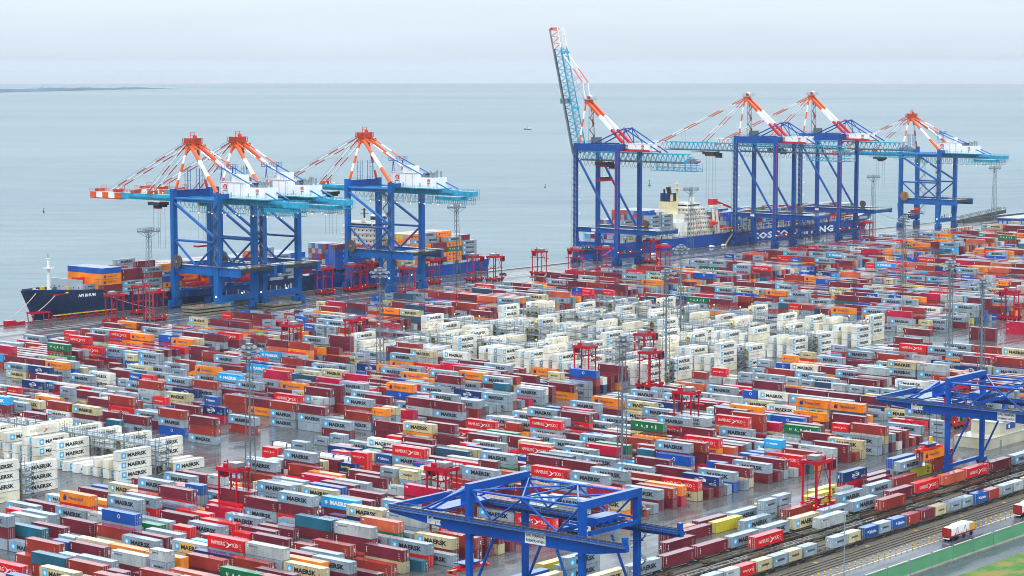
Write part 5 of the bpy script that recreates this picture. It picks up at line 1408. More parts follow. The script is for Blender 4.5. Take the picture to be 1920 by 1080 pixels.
def crane_box(X, label, reel, seed):
    """box girder crane with a four legged striped apex frame"""
    R_ = random.Random(seed)
    t = empty('quay_crane', (X, 805.5, 0), 0, label, 'crane', 'ship to shore cranes along the quay'); B = 'crane_blue'; hx = 11.9
    for sx in (-1, 1):
        for sy in (-1, 1):
            m = MB(); x, y = sx*hx, sy*15.5
            m.beam((x, y, 17.5), (x, y, 58 if sy > 0 else 57), 2.7, 2.3, B)
            m.beam((x, y+(-.6 if sy > 0 else .6), 4.9), (x, y, 17.5), 2.9, 2.6, B, 3.4, 3.2)
            for z in (30, 44): m.cbox(x, y, z, 2.84, 2.44, .25, B)
            m.build('leg', t); bogie(t, x, y, B)
        m = MB(); x = sx*(hx+.02); m.box(x-1.0, -30, 17.4, x+1.0, 14.2, 21.6, B); m.box(x-1.6, -30.4, 21.6, x+1.6, 13.9, 21.75, 'steel_grey'); m.rail((x-sx*1.5, -30, 21.75), (x-sx*1.5, 13, 21.75), B, 1.1, 2.5, .07); m.build('sill_beam', t)
        m = MB(); x = sx*hx; m.tube((x, -14.4, 53.4), (x, 14.4, 53.4), .85, B, 10); m.tube((x, 14.4, 51), (x, -14, 35.2), .75, B); m.tube((x, -14.4, 33.2), (x, 14.4, 33.2), .6, B); m.tube((x, 14.2, 32.6), (x, .6, 21.8), .55, B); m.tube((x, -14.2, 32.6), (x, -.6, 21.8), .55, B); m.build('brace', t)
    for sy in (-1, 1):
        m = MB(); y = sy*15.5; m.box(-hx+1.2, y-1.0, 4.9, hx-1.2, y+1.0, 7.9, B); m.rail((-9, y-sy*1.1, 7.9), (9, y-sy*1.1, 7.9), B); 
        for i in range(8): m.cbox(-7+i*2, y+R_.uniform(-.4, .4), 7.9, .5, .4, R_.uniform(1.0, 2.6), R_.choice(['steel_grey', B, 'letter_white', 'steel_dark']))
        m.build('tie_beam', t)
        m = MB(); m.box(-hx+1.3, y-.9, 52.6 if sy > 0 else 54.2, hx-1.3, y+.9, 57.4 if sy > 0 else 56.6, 'crane_navy' if sy > 0 else B); m.rail((-10, y+1, 57.4 if sy > 0 else 56.6), (10, y+1, 57.4 if sy > 0 else 56.6), B); m.build('portal_beam', t)
    # landside laydown platform
    m = MB(); 
    for y in (-29.5, -23, -17.5): m.box(-hx+1.0, y-.45, 19.6, hx-1.0, y+.45, 21.3, 'steel_dark')
    m.box(-hx+1, -27.6, 21.3, hx-1, -24.6, 21.45, 'wood_planks'); m.box(-hx+1, -21.8, 21.3, hx-1, -19, 21.45, 'wood_planks'); m.build('laydown_platform', t)
    # spreader platform between the seaside legs
    m = MB(); m.box(-9, 8.5, 9.0, 9, 14.0, 9.8, B); m.box(-8.8, 8.6, 9.8, 8.8, 13.9, 9.9, 'wood_planks'); m.rail((-9, 8.5, 9.8), (9, 8.5, 9.8), B)
    for x in (-8, 8): m.beam((x, 11, 5.5), (x, 11, 9), .5, .5, B)
    m.box(-5.5, 9.4, 10.2, 6.0, 12.6, 11.1, 'carrier_red'); m.box(-3, 10, 11.1, 3, 12.2, 12.3, 'stripe_red'); m.rail((-5.5, 9.4, 11.1), (6, 9.4, 11.1), 'stripe_red', 1.2, 1.4, .1); m.cbox(3.8, 11, 11.1, 2.6, 2.4, 2.6, 'stay_orange'); m.build('spreader_platform', t)
    # boom
    m = MB()
    m.box(-1.9, -50, 51.0, 1.9, 66, 54.0, 'boom_cyan')
    for i, c in enumerate(('stay_orange', 'stay_white', 'stay_orange', 'stay_white', 'stay_orange')): m.box(-2.0, 66+i*4.7, 50.9, 2.0, 66+(i+1)*4.7, 53.8, c)
    m.box(-2.0, 66, 50.4, 2.0, 89.5, 50.8, 'apex_red'); m.rail((-2.6, 60, 54.2), (-2.6, 89.5, 54), 'apex_red', 1.4, 2.2, .1); m.rail((2.6, 60, 54.2), (2.6, 89.5, 54), 'apex_red', 1.4, 2.2, .1)
    for y in (84, 70, 57, 44): m.cbox(0, y, 54, 4.5, 2.4, 1.5, 'apex_red'); m.rail((-1.5, y-3, 54.2), (1.5, y-3, 54.2), 'apex_red', 3.0, 1.5, .15)
    for sx in (-1, 1):
        m.box(min(sx*2.3, sx*3.9), -50, 52.6, max(sx*2.3, sx*3.9), 60, 52.75, 'boom_cyan'); m.rail((sx*3.9, -50, 52.75), (sx*3.9, 60, 52.75), 'boom_cyan', 1.3, 2.0, .09)
        for i in range(24): m.beam((sx*2.3, -48+i*4.4, 50.7), (sx*3.8, -48+i*4.4, 52.6), .12, .12, 'boom_cyan')
        m.box(min(sx*3.4, sx*2.6), -60, 46.8, max(sx*3.4, sx*2.6), -34, 47.0, 'boom_cyan'); m.rail((sx*3.4, -60, 47), (sx*3.4, -34, 47), 'boom_cyan', 3.2, 1.2, .14)
    m.box(-3, -55, 48.8, 3, -38, 50.6, 'boom_cyan'); m.box(-4.2, -60, 49, 4.2, -50, 49.4, 'boom_cyan'); m.box(-2.4, -62.6, 51, 2.4, -50, 53.6, 'boom_cyan')
    for y in (-62, -58, -54): m.rail((-4.2, y, 49.4), (4.2, y, 49.4), 'boom_cyan', 5.0, 1.4, .14)
    for i in range(30): y = -36+i*1.7; m.beam((-3.2, y, 46.6), (-3.2, y, 50.7), .12, .12, 'boom_cyan'); m.beam((3.2, y, 46.6), (3.2, y, 50.7), .12, .12, 'steel_grey')
    m.beam((-3.2, -36, 46.6), (-3.2, 14, 46.6), .2, .2, 'boom_cyan'); m.beam((3.2, -36, 46.6), (3.2, 14, 46.6), .2, .2, 'boom_cyan'); festoon(m, 2.9, -50, 30, 50.4, 26, 2.6, 'steel_grey')
    bo = m.build('boom', t)
    lamps(bo, [(sx*3.4, -50+i*9.5, 46.3) for i in range(7) for sx in (-1, 1)]+[(sx*3, 40, 54.6) for sx in (-1, 1)], .38)
    # machinery house
    m = MB(); m.box(-5, -25, 54.6, 5, -9.6, 61.8, 'house_white'); m.box(-5.2, -25.2, 61.8, 5.2, -9.4, 62.1, 'ship_grey'); m.box(-3, -22, 62.1, 3, -16, 65.6, 'house_white'); m.box(-4.4, -40, 54.6, 4.4, -25, 60.0, 'house_white'); m.box(-5.6, -42, 54.1, 5.6, -8, 54.6, 'boom_cyan'); m.rail((-5.6, -42, 54.6), (-5.6, -8, 54.6), 'boom_cyan', 1.2, 2.5, .08); m.rail((-4.4, -40, 60), (-4.4, -25, 60), 'ship_grey', 1.2, 2, .08); m.rail((-5, -25, 62.1), (-5, -9.6, 62.1), 'ship_grey', 1.2, 2, .08)
    for i in range(5): m.tube((-3+i*1.5, -37+i % 2*3, 60), (-3+i*1.5, -37+i % 2*3, 62.6+.5*(i % 3)), .6, 'steel_grey', 7); m.box(-3.4+i*1.5, -31-i % 2, 60, -2.4+i*1.5, -29, 61.6+.4*(i % 2), 'steel_dark' if i % 2 else 'machine_grey')
    for i in range(5): m.box(-5.06 if i < 2 else -4.46, -12.6-i*5.6, 55.2, -5.0 if i < 2 else -4.4, -11.8-i*5.6, 57.2, 'ship_grey')
    for i in range(4): m.box(-5.05, -24.5+i*4.6, 55.0, -4.99, -24.2+i*4.6, 61.6, 'ship_grey')
    ho = m.build('machinery_house', t); logo(ho, -5.08, -12, 58.6, 2.4); logo(ho, -4.48, -34, 57.6, 1.6)
    # apex frame
    m = MB(); m.box(-4.2, 11.6, 79.6, 4.2, 17.0, 80.2, 'apex_red'); m.box(-3.6, 12.2, 80.2, 3.6, 16.4, 82.4, 'apex_red'); m.box(-3.2, 12.6, 76.6, 3.2, 16.0, 79.6, 'stay_orange')
    for a, b in (((-4.2, 11.6), (4.2, 11.6)), ((-4.2, 17), (4.2, 17)), ((-4.2, 11.6), (-4.2, 17)), ((4.2, 11.6), (4.2, 17))): m.rail((*a, 80.2), (*b, 80.2), 'apex_red', 2.0, 1.0, .16)
    m.rail((-1.5, 14.3, 82.4), (1.5, 14.3, 82.4), 'apex_red', 2.6, 3, .25); m.cbox(4.6, 12, 77.4, 2.2, 2.2, 1.8, 'apex_red'); m.cbox(1.2, 14, 82.4, 1.6, 1.2, 1.2, 'lifeboat')
    ap = m.build('apex_platform', t)
    for sx in (-1, 1):
        m = MB(); m.striped((sx*3, 14.6, 78), (sx*10.2, 15.5, 58), .68, ['stay_orange', 'stay_white', 'stay_orange', 'stay_white'], 5); m.striped((sx*2.6, 12.8, 78.6), (sx*11.2, -14.6, 57), .92, ['stay_orange', 'stay_white', 'stay_orange'], 3); m.build('apex_leg', t)
        m = MB(); st = ['apex_red', 'stay_white']
        m.striped((sx*2.6, 16.8, 79.6), (sx*1.9, 75, 54.2), .3, st, 8, 6); m.striped((sx*2.6, 16.8, 78.4), (sx*1.9, 46, 54.2), .28, st, 5, 6)
        m.beam((sx*2.2, 17, 81), (sx*1.9, 78, 54.4), .09, .09, 'steel_grey'); m.beam((sx*1.8, 17, 80.6), (sx*1.5, 76, 54.4), .09, .09, 'steel_grey'); m.beam((sx*2.2, 17, 80.6), (sx*1.9, 48, 54.4), .09, .09, 'steel_grey')
        m.striped((sx*3, 12, 79.6), (sx*3.6, -9.2, 69), .32, ['stay_orange', 'stay_white', 'stay_orange'], 3, 6); m.tube((sx*3.6, -9.2, 69), (sx*3.6, -48, 54.4), .34, B, 6)
        m.build('stay', t)
        m = MB(); m.cbox(sx*3.6, -9.6, 68, 3.2, 3.6, .3, B); m.rail((sx*3.6-1.6, -11.4, 68.3), (sx*3.6+1.6, -11.4, 68.3), B, 1.8, 1, .14); m.rail((sx*3.6-1.6, -7.8, 68.3), (sx*3.6+1.6, -7.8, 68.3), B, 1.8, 1, .14)
        for q in (-1, 1): m.beam((sx*3.6+q*.4, -9.6+q, 62.7), (sx*3.6+q*1.2, -9.6+q*1.2, 68.1), .25, .25, B)
        m.build('stay_mast', t); m = MB()
        for z in range(5):
            m.cbox(sx*3.8, 14, 57.4+z*2.2, 2.4, 2.2, .12, B)
        for dx in (-1, 1):
            for dy in (-.9, .9): m.beam((sx*3.8+dx, 14+dy, 57.4), (sx*3.8+dx, 14+dy, 67.5), .16, .16, B)
        m.build('access_tower', t)
    m = MB(); m.box(-3.4, 36, 48.6, 3.4, 44, 50.2, 'steel_dark'); m.box(-3.2, 36.5, 47.2, -.8, 40, 49.2, 'glass_dark'); m.box(-3.3, 36.4, 46.9, -.7, 40.1, 47.2, 'apex_red'); m.box(1, 37, 47.6, 3.2, 43, 48.6, 'steel_dark')
    for dx in (-1.5, 1.5):
        for dy in (37, 42): m.beam((dx, dy, 48.6), (dx, dy, 27), .07, .07, 'steel_dark')
    m.box(-6.1, 38, 26, 6.1, 41, 27, 'carrier_red') if R_.random() < .3 else None
    m.build('trolley', t)
    m = MB(); m.tube((-hx-1.5, 11.2, 23.0), (-hx-2.4, 11.2, 23.0), 3.3, reel, 20); m.tube((-hx-1.2, 11.2, 23.0), (-hx-2.7, 11.2, 23.0), .7, 'steel_grey', 10)
    for i in range(12): a = 2*math.pi*i/12; m.beam((-hx-2.45, 11.2, 23), (-hx-2.45, 11.2+3.2*math.cos(a), 23+3.2*math.sin(a)), .12, .12, 'steel_dark')
    m.build('cable_reel', t)
    stairs(t, hx+2.2, 10.5, 14.5, 8, 52, 'galvanised', 12); stairs(t, -hx-1.9, -17.5, -14.2, 21.8, 52, 'galvanised', 8, .7)
    m = MB(); x = -hx-1.005; m.quadmesh([(x, 2.6, 18.4), (x, -3.6, 18.4), (x, -3.6, 20.6), (x, 2.6, 20.6)], [(0,1,2,3)], 'letter_white'); m.quadmesh([(x, -4.4, 18.4), (x, -7.6, 18.4), (x, -7.6, 20.6), (x, -4.4, 20.6)], [(0,1,2,3)], 'letter_white')
    vs, fs, _ = text2d('KONECRANES', .02, 0); m.quadmesh([(x-.01, 2.3-a*5.6, 19.2+b*.7) for a, b in vs], fs, 'stripe_red'); vs, fs, _ = text2d('NOELL', .05, 0); m.quadmesh([(x-.01, -4.6-a*2.7, 19.1+b*.9) for a, b in vs], fs, 'stripe_red'); m.build('sign_plate', t)
    lamps(t, [(-hx-1.8, -15.5, 7.4), (hx*.2, -16.8, 8.2)], .45, 'lamp_white')
    return t
def crane_truss(X, label, raised=False):
    """dark blue crane with a lattice boom"""
    t = empty('quay_crane', (X, 805.5, 0), 0, label, 'crane', 'ship to shore cranes along the quay'); B = 'crane_navy'; hx = 10.85; CY = 'boom_cyan'
    for sx in (-1, 1):
        for sy in (-1, 1):
            m = MB(); x, y = sx*hx, sy*15.5; m.beam((x, y, 21), (x, y, 71.6), 2.2, 2.1, B); m.beam((x, y-sy*.5, 4.6), (x, y, 21), 3.4, 2.2, B, 2.6, 2.2)
            if sy < 0 and sx < 0: m.box(x-1.2, y+1.06, 6, x-1.12, y+1.3, 67, 'stripe_red'); m.box(x-1.25, y-1.2, 6, x-1.11, y-1.0, 67, 'stripe_red')
            m.build('leg', t); bogie(t, x, y, B)
        m = MB(); x = sx*hx; m.box(x-.9, -43, 19.2, x+.9, 14.4, 22, B); m.box(x-1.5, -43, 22, x+1.5, 14.4, 22.15, 'steel_grey'); m.rail((x-1.5, -43, 22.15), (x-1.5, 14, 22.15), 'steel_grey', 1.1, 2.4, .07); m.build('sill_beam', t)
        m = MB(); m.tube((x, 13.6, 62.5), (x, -12.8, 23.2), .72, B); m.tube((x, 15.5, 18.6), (x, 10, 10), .3, B) ; m.build('brace', t)
        m = MB(); m.box(x-1.1, -14.4, 67.2, x+1.1, 14.4, 71.4, B) if sx < 0 else m.box(x-1.1, -14.4, 69, x+1.1, 14.4, 71.4, B); m.rail((x, -14, 71.4), (x, 14, 71.4), B, 1.1, 2.4, .07); m.build('portal_beam', t)
        m = MB(); m.tube((sx*5, 5.8, 71.6), (sx*4, -15, 80.6), .42, B); m.tube((sx*4, -15, 80.6), (sx*3.4, -41, 67), .42, B); m.tube((sx*4, -15, 80.6), (sx*5, -15.5, 71.4), .3, B); m.tube((sx*4, -15, 80.6), (sx*4.4, -24, 70), .28, B); m.cbox(sx*4, -15, 80.4, .9, .9, .9, 'stay_orange'); m.build('back_frame', t)
    m = MB()
    for sy in (-1, 1): m.box(-hx+1.1, sy*15.5-1, 67.4 if sy > 0 else 68.6, hx-1.1, sy*15.5+1, 71.5, B); m.rail((-hx, sy*16.5, 71.5), (hx, sy*16.5, 71.5), B, 1.1, 2.2, .07)
    m.tube((-4, -15, 80.6), (4, -15, 80.6), .35, B); m.build('cross_beam', t)
    for sy in (-1, 1):
        m = MB(); m.box(-hx+1.5, sy*15.5-1.0, 4.4, hx-1.5, sy*15.5+1.0, 7.4, B)
        if sy < 0: m.box(-hx, sy*15.5-1.12, 7.1, hx, sy*15.5-1.0, 7.5, 'stripe_red')
        for i in range(6): m.cbox(-6+i*2.3, sy*15.5, 7.4, .7, .6, 1.2+.3*(i % 3), ['stripe_red', 'steel_grey', B][i % 3])
        m.build('tie_beam', t)
    m = MB(); m.box(-hx+.9, -43, 21.4, hx-.9, -30, 21.9, 'steel_grey'); m.box(-hx+.9, -43.4, 19.6, hx-.9, -42.4, 21.4, B); m.box(-hx+.9, -28, 20.4, hx-.9, -16.6, 20.8, 'steel_dark'); m.rail((-hx, -43, 21.9), (hx, -43, 21.9), 'steel_grey', 1.1, 2, .07); m.build('laydown_platform', t)
    # seaside low platform, lift tower
    m = MB(); m.box(-hx-2.2, 12.5, 8.0, 5, 20, 8.8, 'steel_dark'); m.rail((-hx-2.2, 12.5, 8.8), (5, 12.5, 8.8), 'steel_grey', 1.2, 1.5, .08)
    for x in (-6, 0, 4): m.beam((x, 13, 8.8), (x, 13, 20), .25, .25, B)
    for i in range(7): m.cbox(-9+i*2, 15+i % 2, 8.8, 1.0, .9, 1.3, ['stripe_red', 'crane_blue', 'steel_grey'][i % 3])
    m.build('service_platform', t)
    m = MB(); x = -hx-1.4
    for i in range(17): z = 10+i*3.4; m.box(x-.6, 13.8, z, x+.3, 17.2, z+.12, 'steel_grey'); m.beam((x-.3, 14, z), (x-.3, 17, z+3.4), .16, .16, 'steel_grey')
    for y in (14, 17): m.beam((x-.5, y, 9), (x-.5, y, 69), .16, .16, 'steel_grey')
    lf = m.build('ladder_tower', t)
    lamps(lf, [(x+1.2, 12.6, 14+i*8.0) for i in range(7)], .3, 'lamp_warm')
    # boom
    def boom_part(m, y0, y1, n, c):
        for sx in (-1, 1):
            for z in (61.4, 66.2): m.beam((sx*3.1, y0, z), (sx*3.1 if z < 63 else sx*2.6, y1, z), .5, .55, c if z > 63 else ('steel_dark' if c == CY else c))
            m.truss((sx*3.1, y0, 61.4), (sx*3.1, y1, 61.4), (sx*2.7, y0, 66.2), (sx*2.7, y1, 66.2), n, .24, c)
            m.box(min(sx*3.3, sx*4.6), y0, 61.0, max(sx*3.3, sx*4.6), y1, 61.1, 'steel_grey'); m.rail((sx*4.6, y0, 61.1), (sx*4.6, y1, 61.1), 'steel_grey', 1.1, 2.2, .07)
        m.truss((-3.1, y0, 61.4), (-3.1, y1, 61.4), (3.1, y0, 61.4), (3.1, y1, 61.4), n, .2, c); m.truss((-2.7, y0, 66.2), (-2.7, y1, 66.2), (2.7, y0, 66.2), (2.7, y1, 66.2), n, .2, c)
    m = MB(); boom_part(m, -58, 21, 22, CY)
    m.box(-3.4, -64, 60, 3.4, -54, 60.4, CY)
    for sx in (-1, 1):
        for i in range(9): y = -66+i*4; m.beam((sx*3.3, y, 56.6), (sx*3.3, y, 61.2), .2, .2, CY)
        for z in (56.6, 58.6): m.beam((sx*3.3, -66, z), (sx*3.3, -34, z), .22, .22, CY)
        m.truss((sx*3.3, -66, 56.6), (sx*3.3, -34, 56.6), (sx*3.3, -66, 58.6), (sx*3.3, -34, 58.6), 9, .14, CY)
    m.truss((-3.3, -66, 56.6), (-3.3, -34, 56.6), (3.3, -66, 56.6), (3.3, -34, 56.6), 8, .16, CY)
    for i in range(5): m.tube((-2, -60-i*1.2, 62.5+i % 2), (2, -60-i*1.2, 62.5+i % 2), .9, 'steel_grey', 9); m.cbox(0, -57-i*1.6, 61, 3.5, 1, 2+i % 3, CY)
    festoon(m, 2.6, -48, 20, 61, 22, 3.4, 'steel_dark'); m.build('boom_rear', t)
    m = MB(); X_ = 7.0 if raised else 0.0; boom_part(m, 21, 78+X_, 16, CY); boom_part(m, 78+X_, 90.5+X_, 4, 'stay_white'); m.truss((-3.15, 78+X_, 61.4), (-3.15, 90+X_, 61.4), (-2.75, 78+X_, 66.2), (-2.75, 90+X_, 66.2), 3, .3, 'stay_orange'); m.cbox(0, 90.4+X_, 61, 7.0, 1.4, 1.6, 'apex_red'); m.box(-5, 52, 59.8, 5, 55, 60.4, 'steel_grey')
    for y in (48, 82): m.cbox(0, y, 66.2, 7, 1.4, .8, CY)
    for sx in (-1, 1): m.beam((sx*2, 64, 66.2), (sx*2, 65.5, 74.5), .3, .3, 'ship_grey')
    b = m.build('boom', t)
    if raised:
        a = math.radians(76.5); b.location = (0, 20.6-(20.6*math.cos(a)-63.8*math.sin(a)), 65-(20.6*math.sin(a)+63.8*math.cos(a))); b.rotation_euler.x = a
        b.location.y += .0
    ap = (0, 14.4, 96.6)
    m = MB(); m.cbox(0, 14.4, 94.6, 5.2, 2.4, 2.4, 'stay_orange'); m.cbox(0, 13.4, 97.2, 6.6, 5.2, .25, 'steel_grey')
    for y in (10.8, 16): m.rail((-3.3, y, 97.4), (3.3, y, 97.4), 'steel_grey', 1.5, 1.1, .1)
    m.ball((.6, 13.4, 98.8), 1.2, 'stay_white', 8); m.cbox(-1.2, 13.4, 97.4, 1.2, 1.2, 1.8, 'stripe_red'); m.build('apex_platform', t)
    for sx in (-1, 1):
        m = MB(); m.striped((sx*2.0, 13.6, 95.6), (sx*3.4, -14.4, 71.6), .78, ['stay_orange', 'stay_white', 'stripe_red'], 3, 8, True); m.striped((sx*2.4, 14.6, 95), (sx*7.5, 15.5, 71.6), .5, ['stay_orange', 'stay_white', 'stay_orange', 'stay_white'], 5); m.build('apex_leg', t)
        m = MB(); st = ['stay_orange', 'stay_white']
        if not raised:
            m.striped((sx*2.0, 15, 96), (sx*2.6, 82, 66.8), .34, st, 7, 6); m.striped((sx*2.0, 15, 95.4), (sx*2.6, 48, 66.8), .26, st, 5, 6); m.beam((sx*1.6, 15, 97), (sx*2.2, 80, 67), .1, .1, 'steel_grey')
        else:
            m.striped((sx*2.2, 15, 96), (sx*2.6, 17.0, 107.5), .3, ['stay_white', 'stay_white'], 2, 6); m.striped((sx*2.6, 17.0, 107.5), (sx*2.6, 31.8, 124), .3, ['stay_orange', 'stay_white'], 2, 6); m.beam((sx*2.2, 15.6, 97), (sx*2.4, 27.0, 116), .1, .1, 'steel_grey'); m.beam((sx*2.6, 17, 107.5), (sx*2.6, 26.5, 101.5), .3, .3, 'ship_grey')
        m.build('stay', t)
    m = MB()
    for i in range(6): z = 72+i*3.6; m.beam((-2.2, 12, z), (2.2, 12, z+3.6), .7, .12, 'galvanised') if i % 2 == 0 else m.beam((2.2, 12, z), (-2.2, 12, z+3.6), .7, .12, 'galvanised'); m.cbox(0, 12, z, 6, 1.4, .12, 'galvanised')
    for x in (-3, 3): m.beam((x, 12, 71.5), (x*.6, 12.6, 95), .2, .2, 'galvanised')
    m.cbox(2, 10, 71.5, 5, 4, 3.4, 'galvanised'); m.build('stair', t)
    m = MB(); m.box(-4.6, -34, 67.6, 4.6, -12.4, 71.8, 'house_white'); m.box(-4.8, -34.2, 71.8, 4.8, -12.2, 72, 'house_white'); m.box(-5.3, -35, 67.1, 5.3, -11.6, 67.6, 'carrier_dark'); m.box(-5.36, -35, 67.3, -5.3, -11.6, 67.9, 'stripe_red'); m.box(-4.64, -33.9, 67.7, -4.6, -12.5, 68.6, 'stripe_red'); ho = m.build('machinery_house', t); logo(ho, -4.7, -16.5, 69.6, 1.5); logo(ho, -4.7, -28, 69.6, 1.5)
    ty = 38.0 if not raised else -2.0
    m = MB(); m.box(-3.6, ty, 58.6, 3.6, ty+9, 60.6, 'steel_dark'); m.box(-3, ty-4.6, 56.8, 0, ty-1, 59.8, 'glass_dark'); m.box(-3.3, ty-4.8, 56.4, .3, ty-.8, 56.8, 'steel_grey'); m.box(-2, ty+1, 57.4, 3, ty+8, 58.6, 'apex_red')
    zs = 26 if not raised else 49
    for dx in (-1.6, 1.6):
        for dy in (2, 7): m.beam((dx, ty+dy, 58.6), (dx, ty+dy, zs+2), .08, .08, 'steel_dark')
    if raised: m.box(-6, ty+2.5, zs, 6, ty+5.5, zs+1.6, 'carrier_red'); m.box(-3, ty+2, zs+1.6, 3, ty+6, zs+2.6, 'steel_dark')
    m.build('trolley', t)
    m = MB(); m.quadmesh([(-hx-.905, 3, 19.8), (-hx-.905, 0, 19.8), (-hx-.905, 0, 21.4), (-hx-.905, 3, 21.4)], [(0,1,2,3)], 'letter_white'); m.build('sign_plate', t)
    lamps(t, [(-hx-1, -17, 8.2), (hx, -17, 8.4), (0, -17, 8), (-hx-1, 17, 10)], .4, 'lamp_warm')
    m = MB(); m.tube((hx-1.5, -22, 24.2), (hx-2.4, -22, 24.2), 2.2, 'reel_brown', 16); m.build('cable_reel', t)
    return t
crane_box(747.0, 'lighter blue quay crane at the bow of the dark blue ship, outermost on that side', 'reel_brown', 1)
crane_box(777.0, 'lighter blue quay crane half hidden behind its twin by the dark blue ship', 'reel_brown', 2)
crane_box(869.0, 'lighter blue quay crane in front of the cream ship bridge, clear of the other cranes', 'reel_brown', 3)
crane_truss(1063.5, 'dark blue lattice quay crane with its boom raised steeply into the sky', True)
crane_truss(1232.8, 'dark blue lattice quay crane with lowered boom, next to the cream superstructure')
crane_truss(1311.2, 'dark blue lattice quay crane with lowered boom over the bow of the bright blue ship')
crane_box(1448.0, 'lighter blue quay crane standing alone without a ship at the far quay end', 'reel_tan', 4)
# ================================================================== STRADDLE CARRIERS
def make_carrier():
    t = empty('straddle_carrier', (0, 0, 0)); Rd = 'carrier_red'
    for sy in (-1, 1):
        m = MB(); y = sy*2.15; m.box(-4.9, y-.36, .95, 4.9, y+.36, 1.75, Rd); m.box(-5.1, y-.5, 1.1, -4.2, y+.5, 2.3, Rd); m.box(4.2, y-.5, 1.1, 5.1, y+.5, 2.3, Rd); m.box(-1.4, y-.42, 1.75, 1.4, y+.42, 2.1, 'carrier_dark'); ch = m.build('side_frame', t)
        for x in (-3.6, -1.3, 1.3, 3.6):
            m = MB(); m.tube((x, y-.3, .78), (x, y+.3, .78), .78, 'tyre', 14); m.tube((x, y-.33, .78), (x, y+.33, .78), .34, 'carrier_dark', 8); m.build('wheel', ch)
        for sx in (-1, 1):
            m = MB(); m.beam((sx*3.3, y, 1.7), (sx*3.3, y, 13.0), .44, .36, Rd); m.build('leg', t)
    m = MB()
    for sy in (-1, 1): m.box(-4.1, sy*2.15-.36, 12.9, 4.1, sy*2.15+.36, 14.0, Rd)
    for x in (-3.7, 3.3): m.box(x, -1.79, 13.0, x+.6, 1.79, 13.9, Rd)
    m.rail((-4, -2.4, 14), (4, -2.4, 14), Rd, 1.0, 1.3, .07); m.rail((-4, 2.4, 14), (4, 2.4, 14), Rd, 1.0, 1.3, .07); m.build('top_frame', t)
    m = MB(); m.box(-2.6, -1.5, 14.0, .4, 1.5, 15.2, 'machine_grey'); m.box(.7, -1.3, 14.0, 2.6, 1.3, 14.9, Rd); m.box(-2.2, -1.0, 15.2, -.2, 1.0, 15.35, 'house_white'); m.tube((1.6, .6, 14.9), (1.6, .6, 15.8), .16, 'steel_dark', 6); m.build('engine_deck', t)
    m = MB(); m.box(4.15, -2.3, 11.0, 6.0, -.6, 13.3, 'glass_dark'); m.box(4.1, -2.35, 13.3, 6.05, -.55, 13.6, Rd); m.box(4.1, -2.35, 10.6, 6.05, -.55, 11.0, Rd); m.box(4.1, -2.35, 11, 4.3, -.55, 13.3, Rd); m.build('cab', t)
    m = MB()
    for q in (-1, 1): m.box(-3.0, q*.8-.14, 0, 3.0, q*.8+.14, .4, Rd); m.box(q*5.9-.2, -1.2, -.25, q*5.9+.2, 1.2, .1, Rd); m.box(min(q*3.0, q*5.8), -.3, -.1, max(q*3.0, q*5.8), .3, .25, Rd)
    m.box(-1.4, -1.7, .1, 1.4, 1.7, .55, 'carrier_dark')
    sp = m.build('spreader', t, (0, 0, 9.2))
    m = MB()
    for sx in (-1, 1):
        for sy in (-1, 1): m.beam((sx*2.4, sy*1.2, 3.4), (sx*2.4, sy*1.2, 13), .08, .08, 'steel_dark')
        m.beam((sx*3.3, -2.1, 6.8), (sx*.4, -2.1, 12.9), .16, .16, 'carrier_dark')
    m.build('hoist_ropes', t)
    for p in ((4.9, -2.4, 2.5), (-4.9, -2.4, 2.5)):
        m = MB(); m.ball(p, .24, 'beacon', 6); m.build('beacon', t)
    return t
_c0 = make_carrier(); _k0 = desc(_c0)
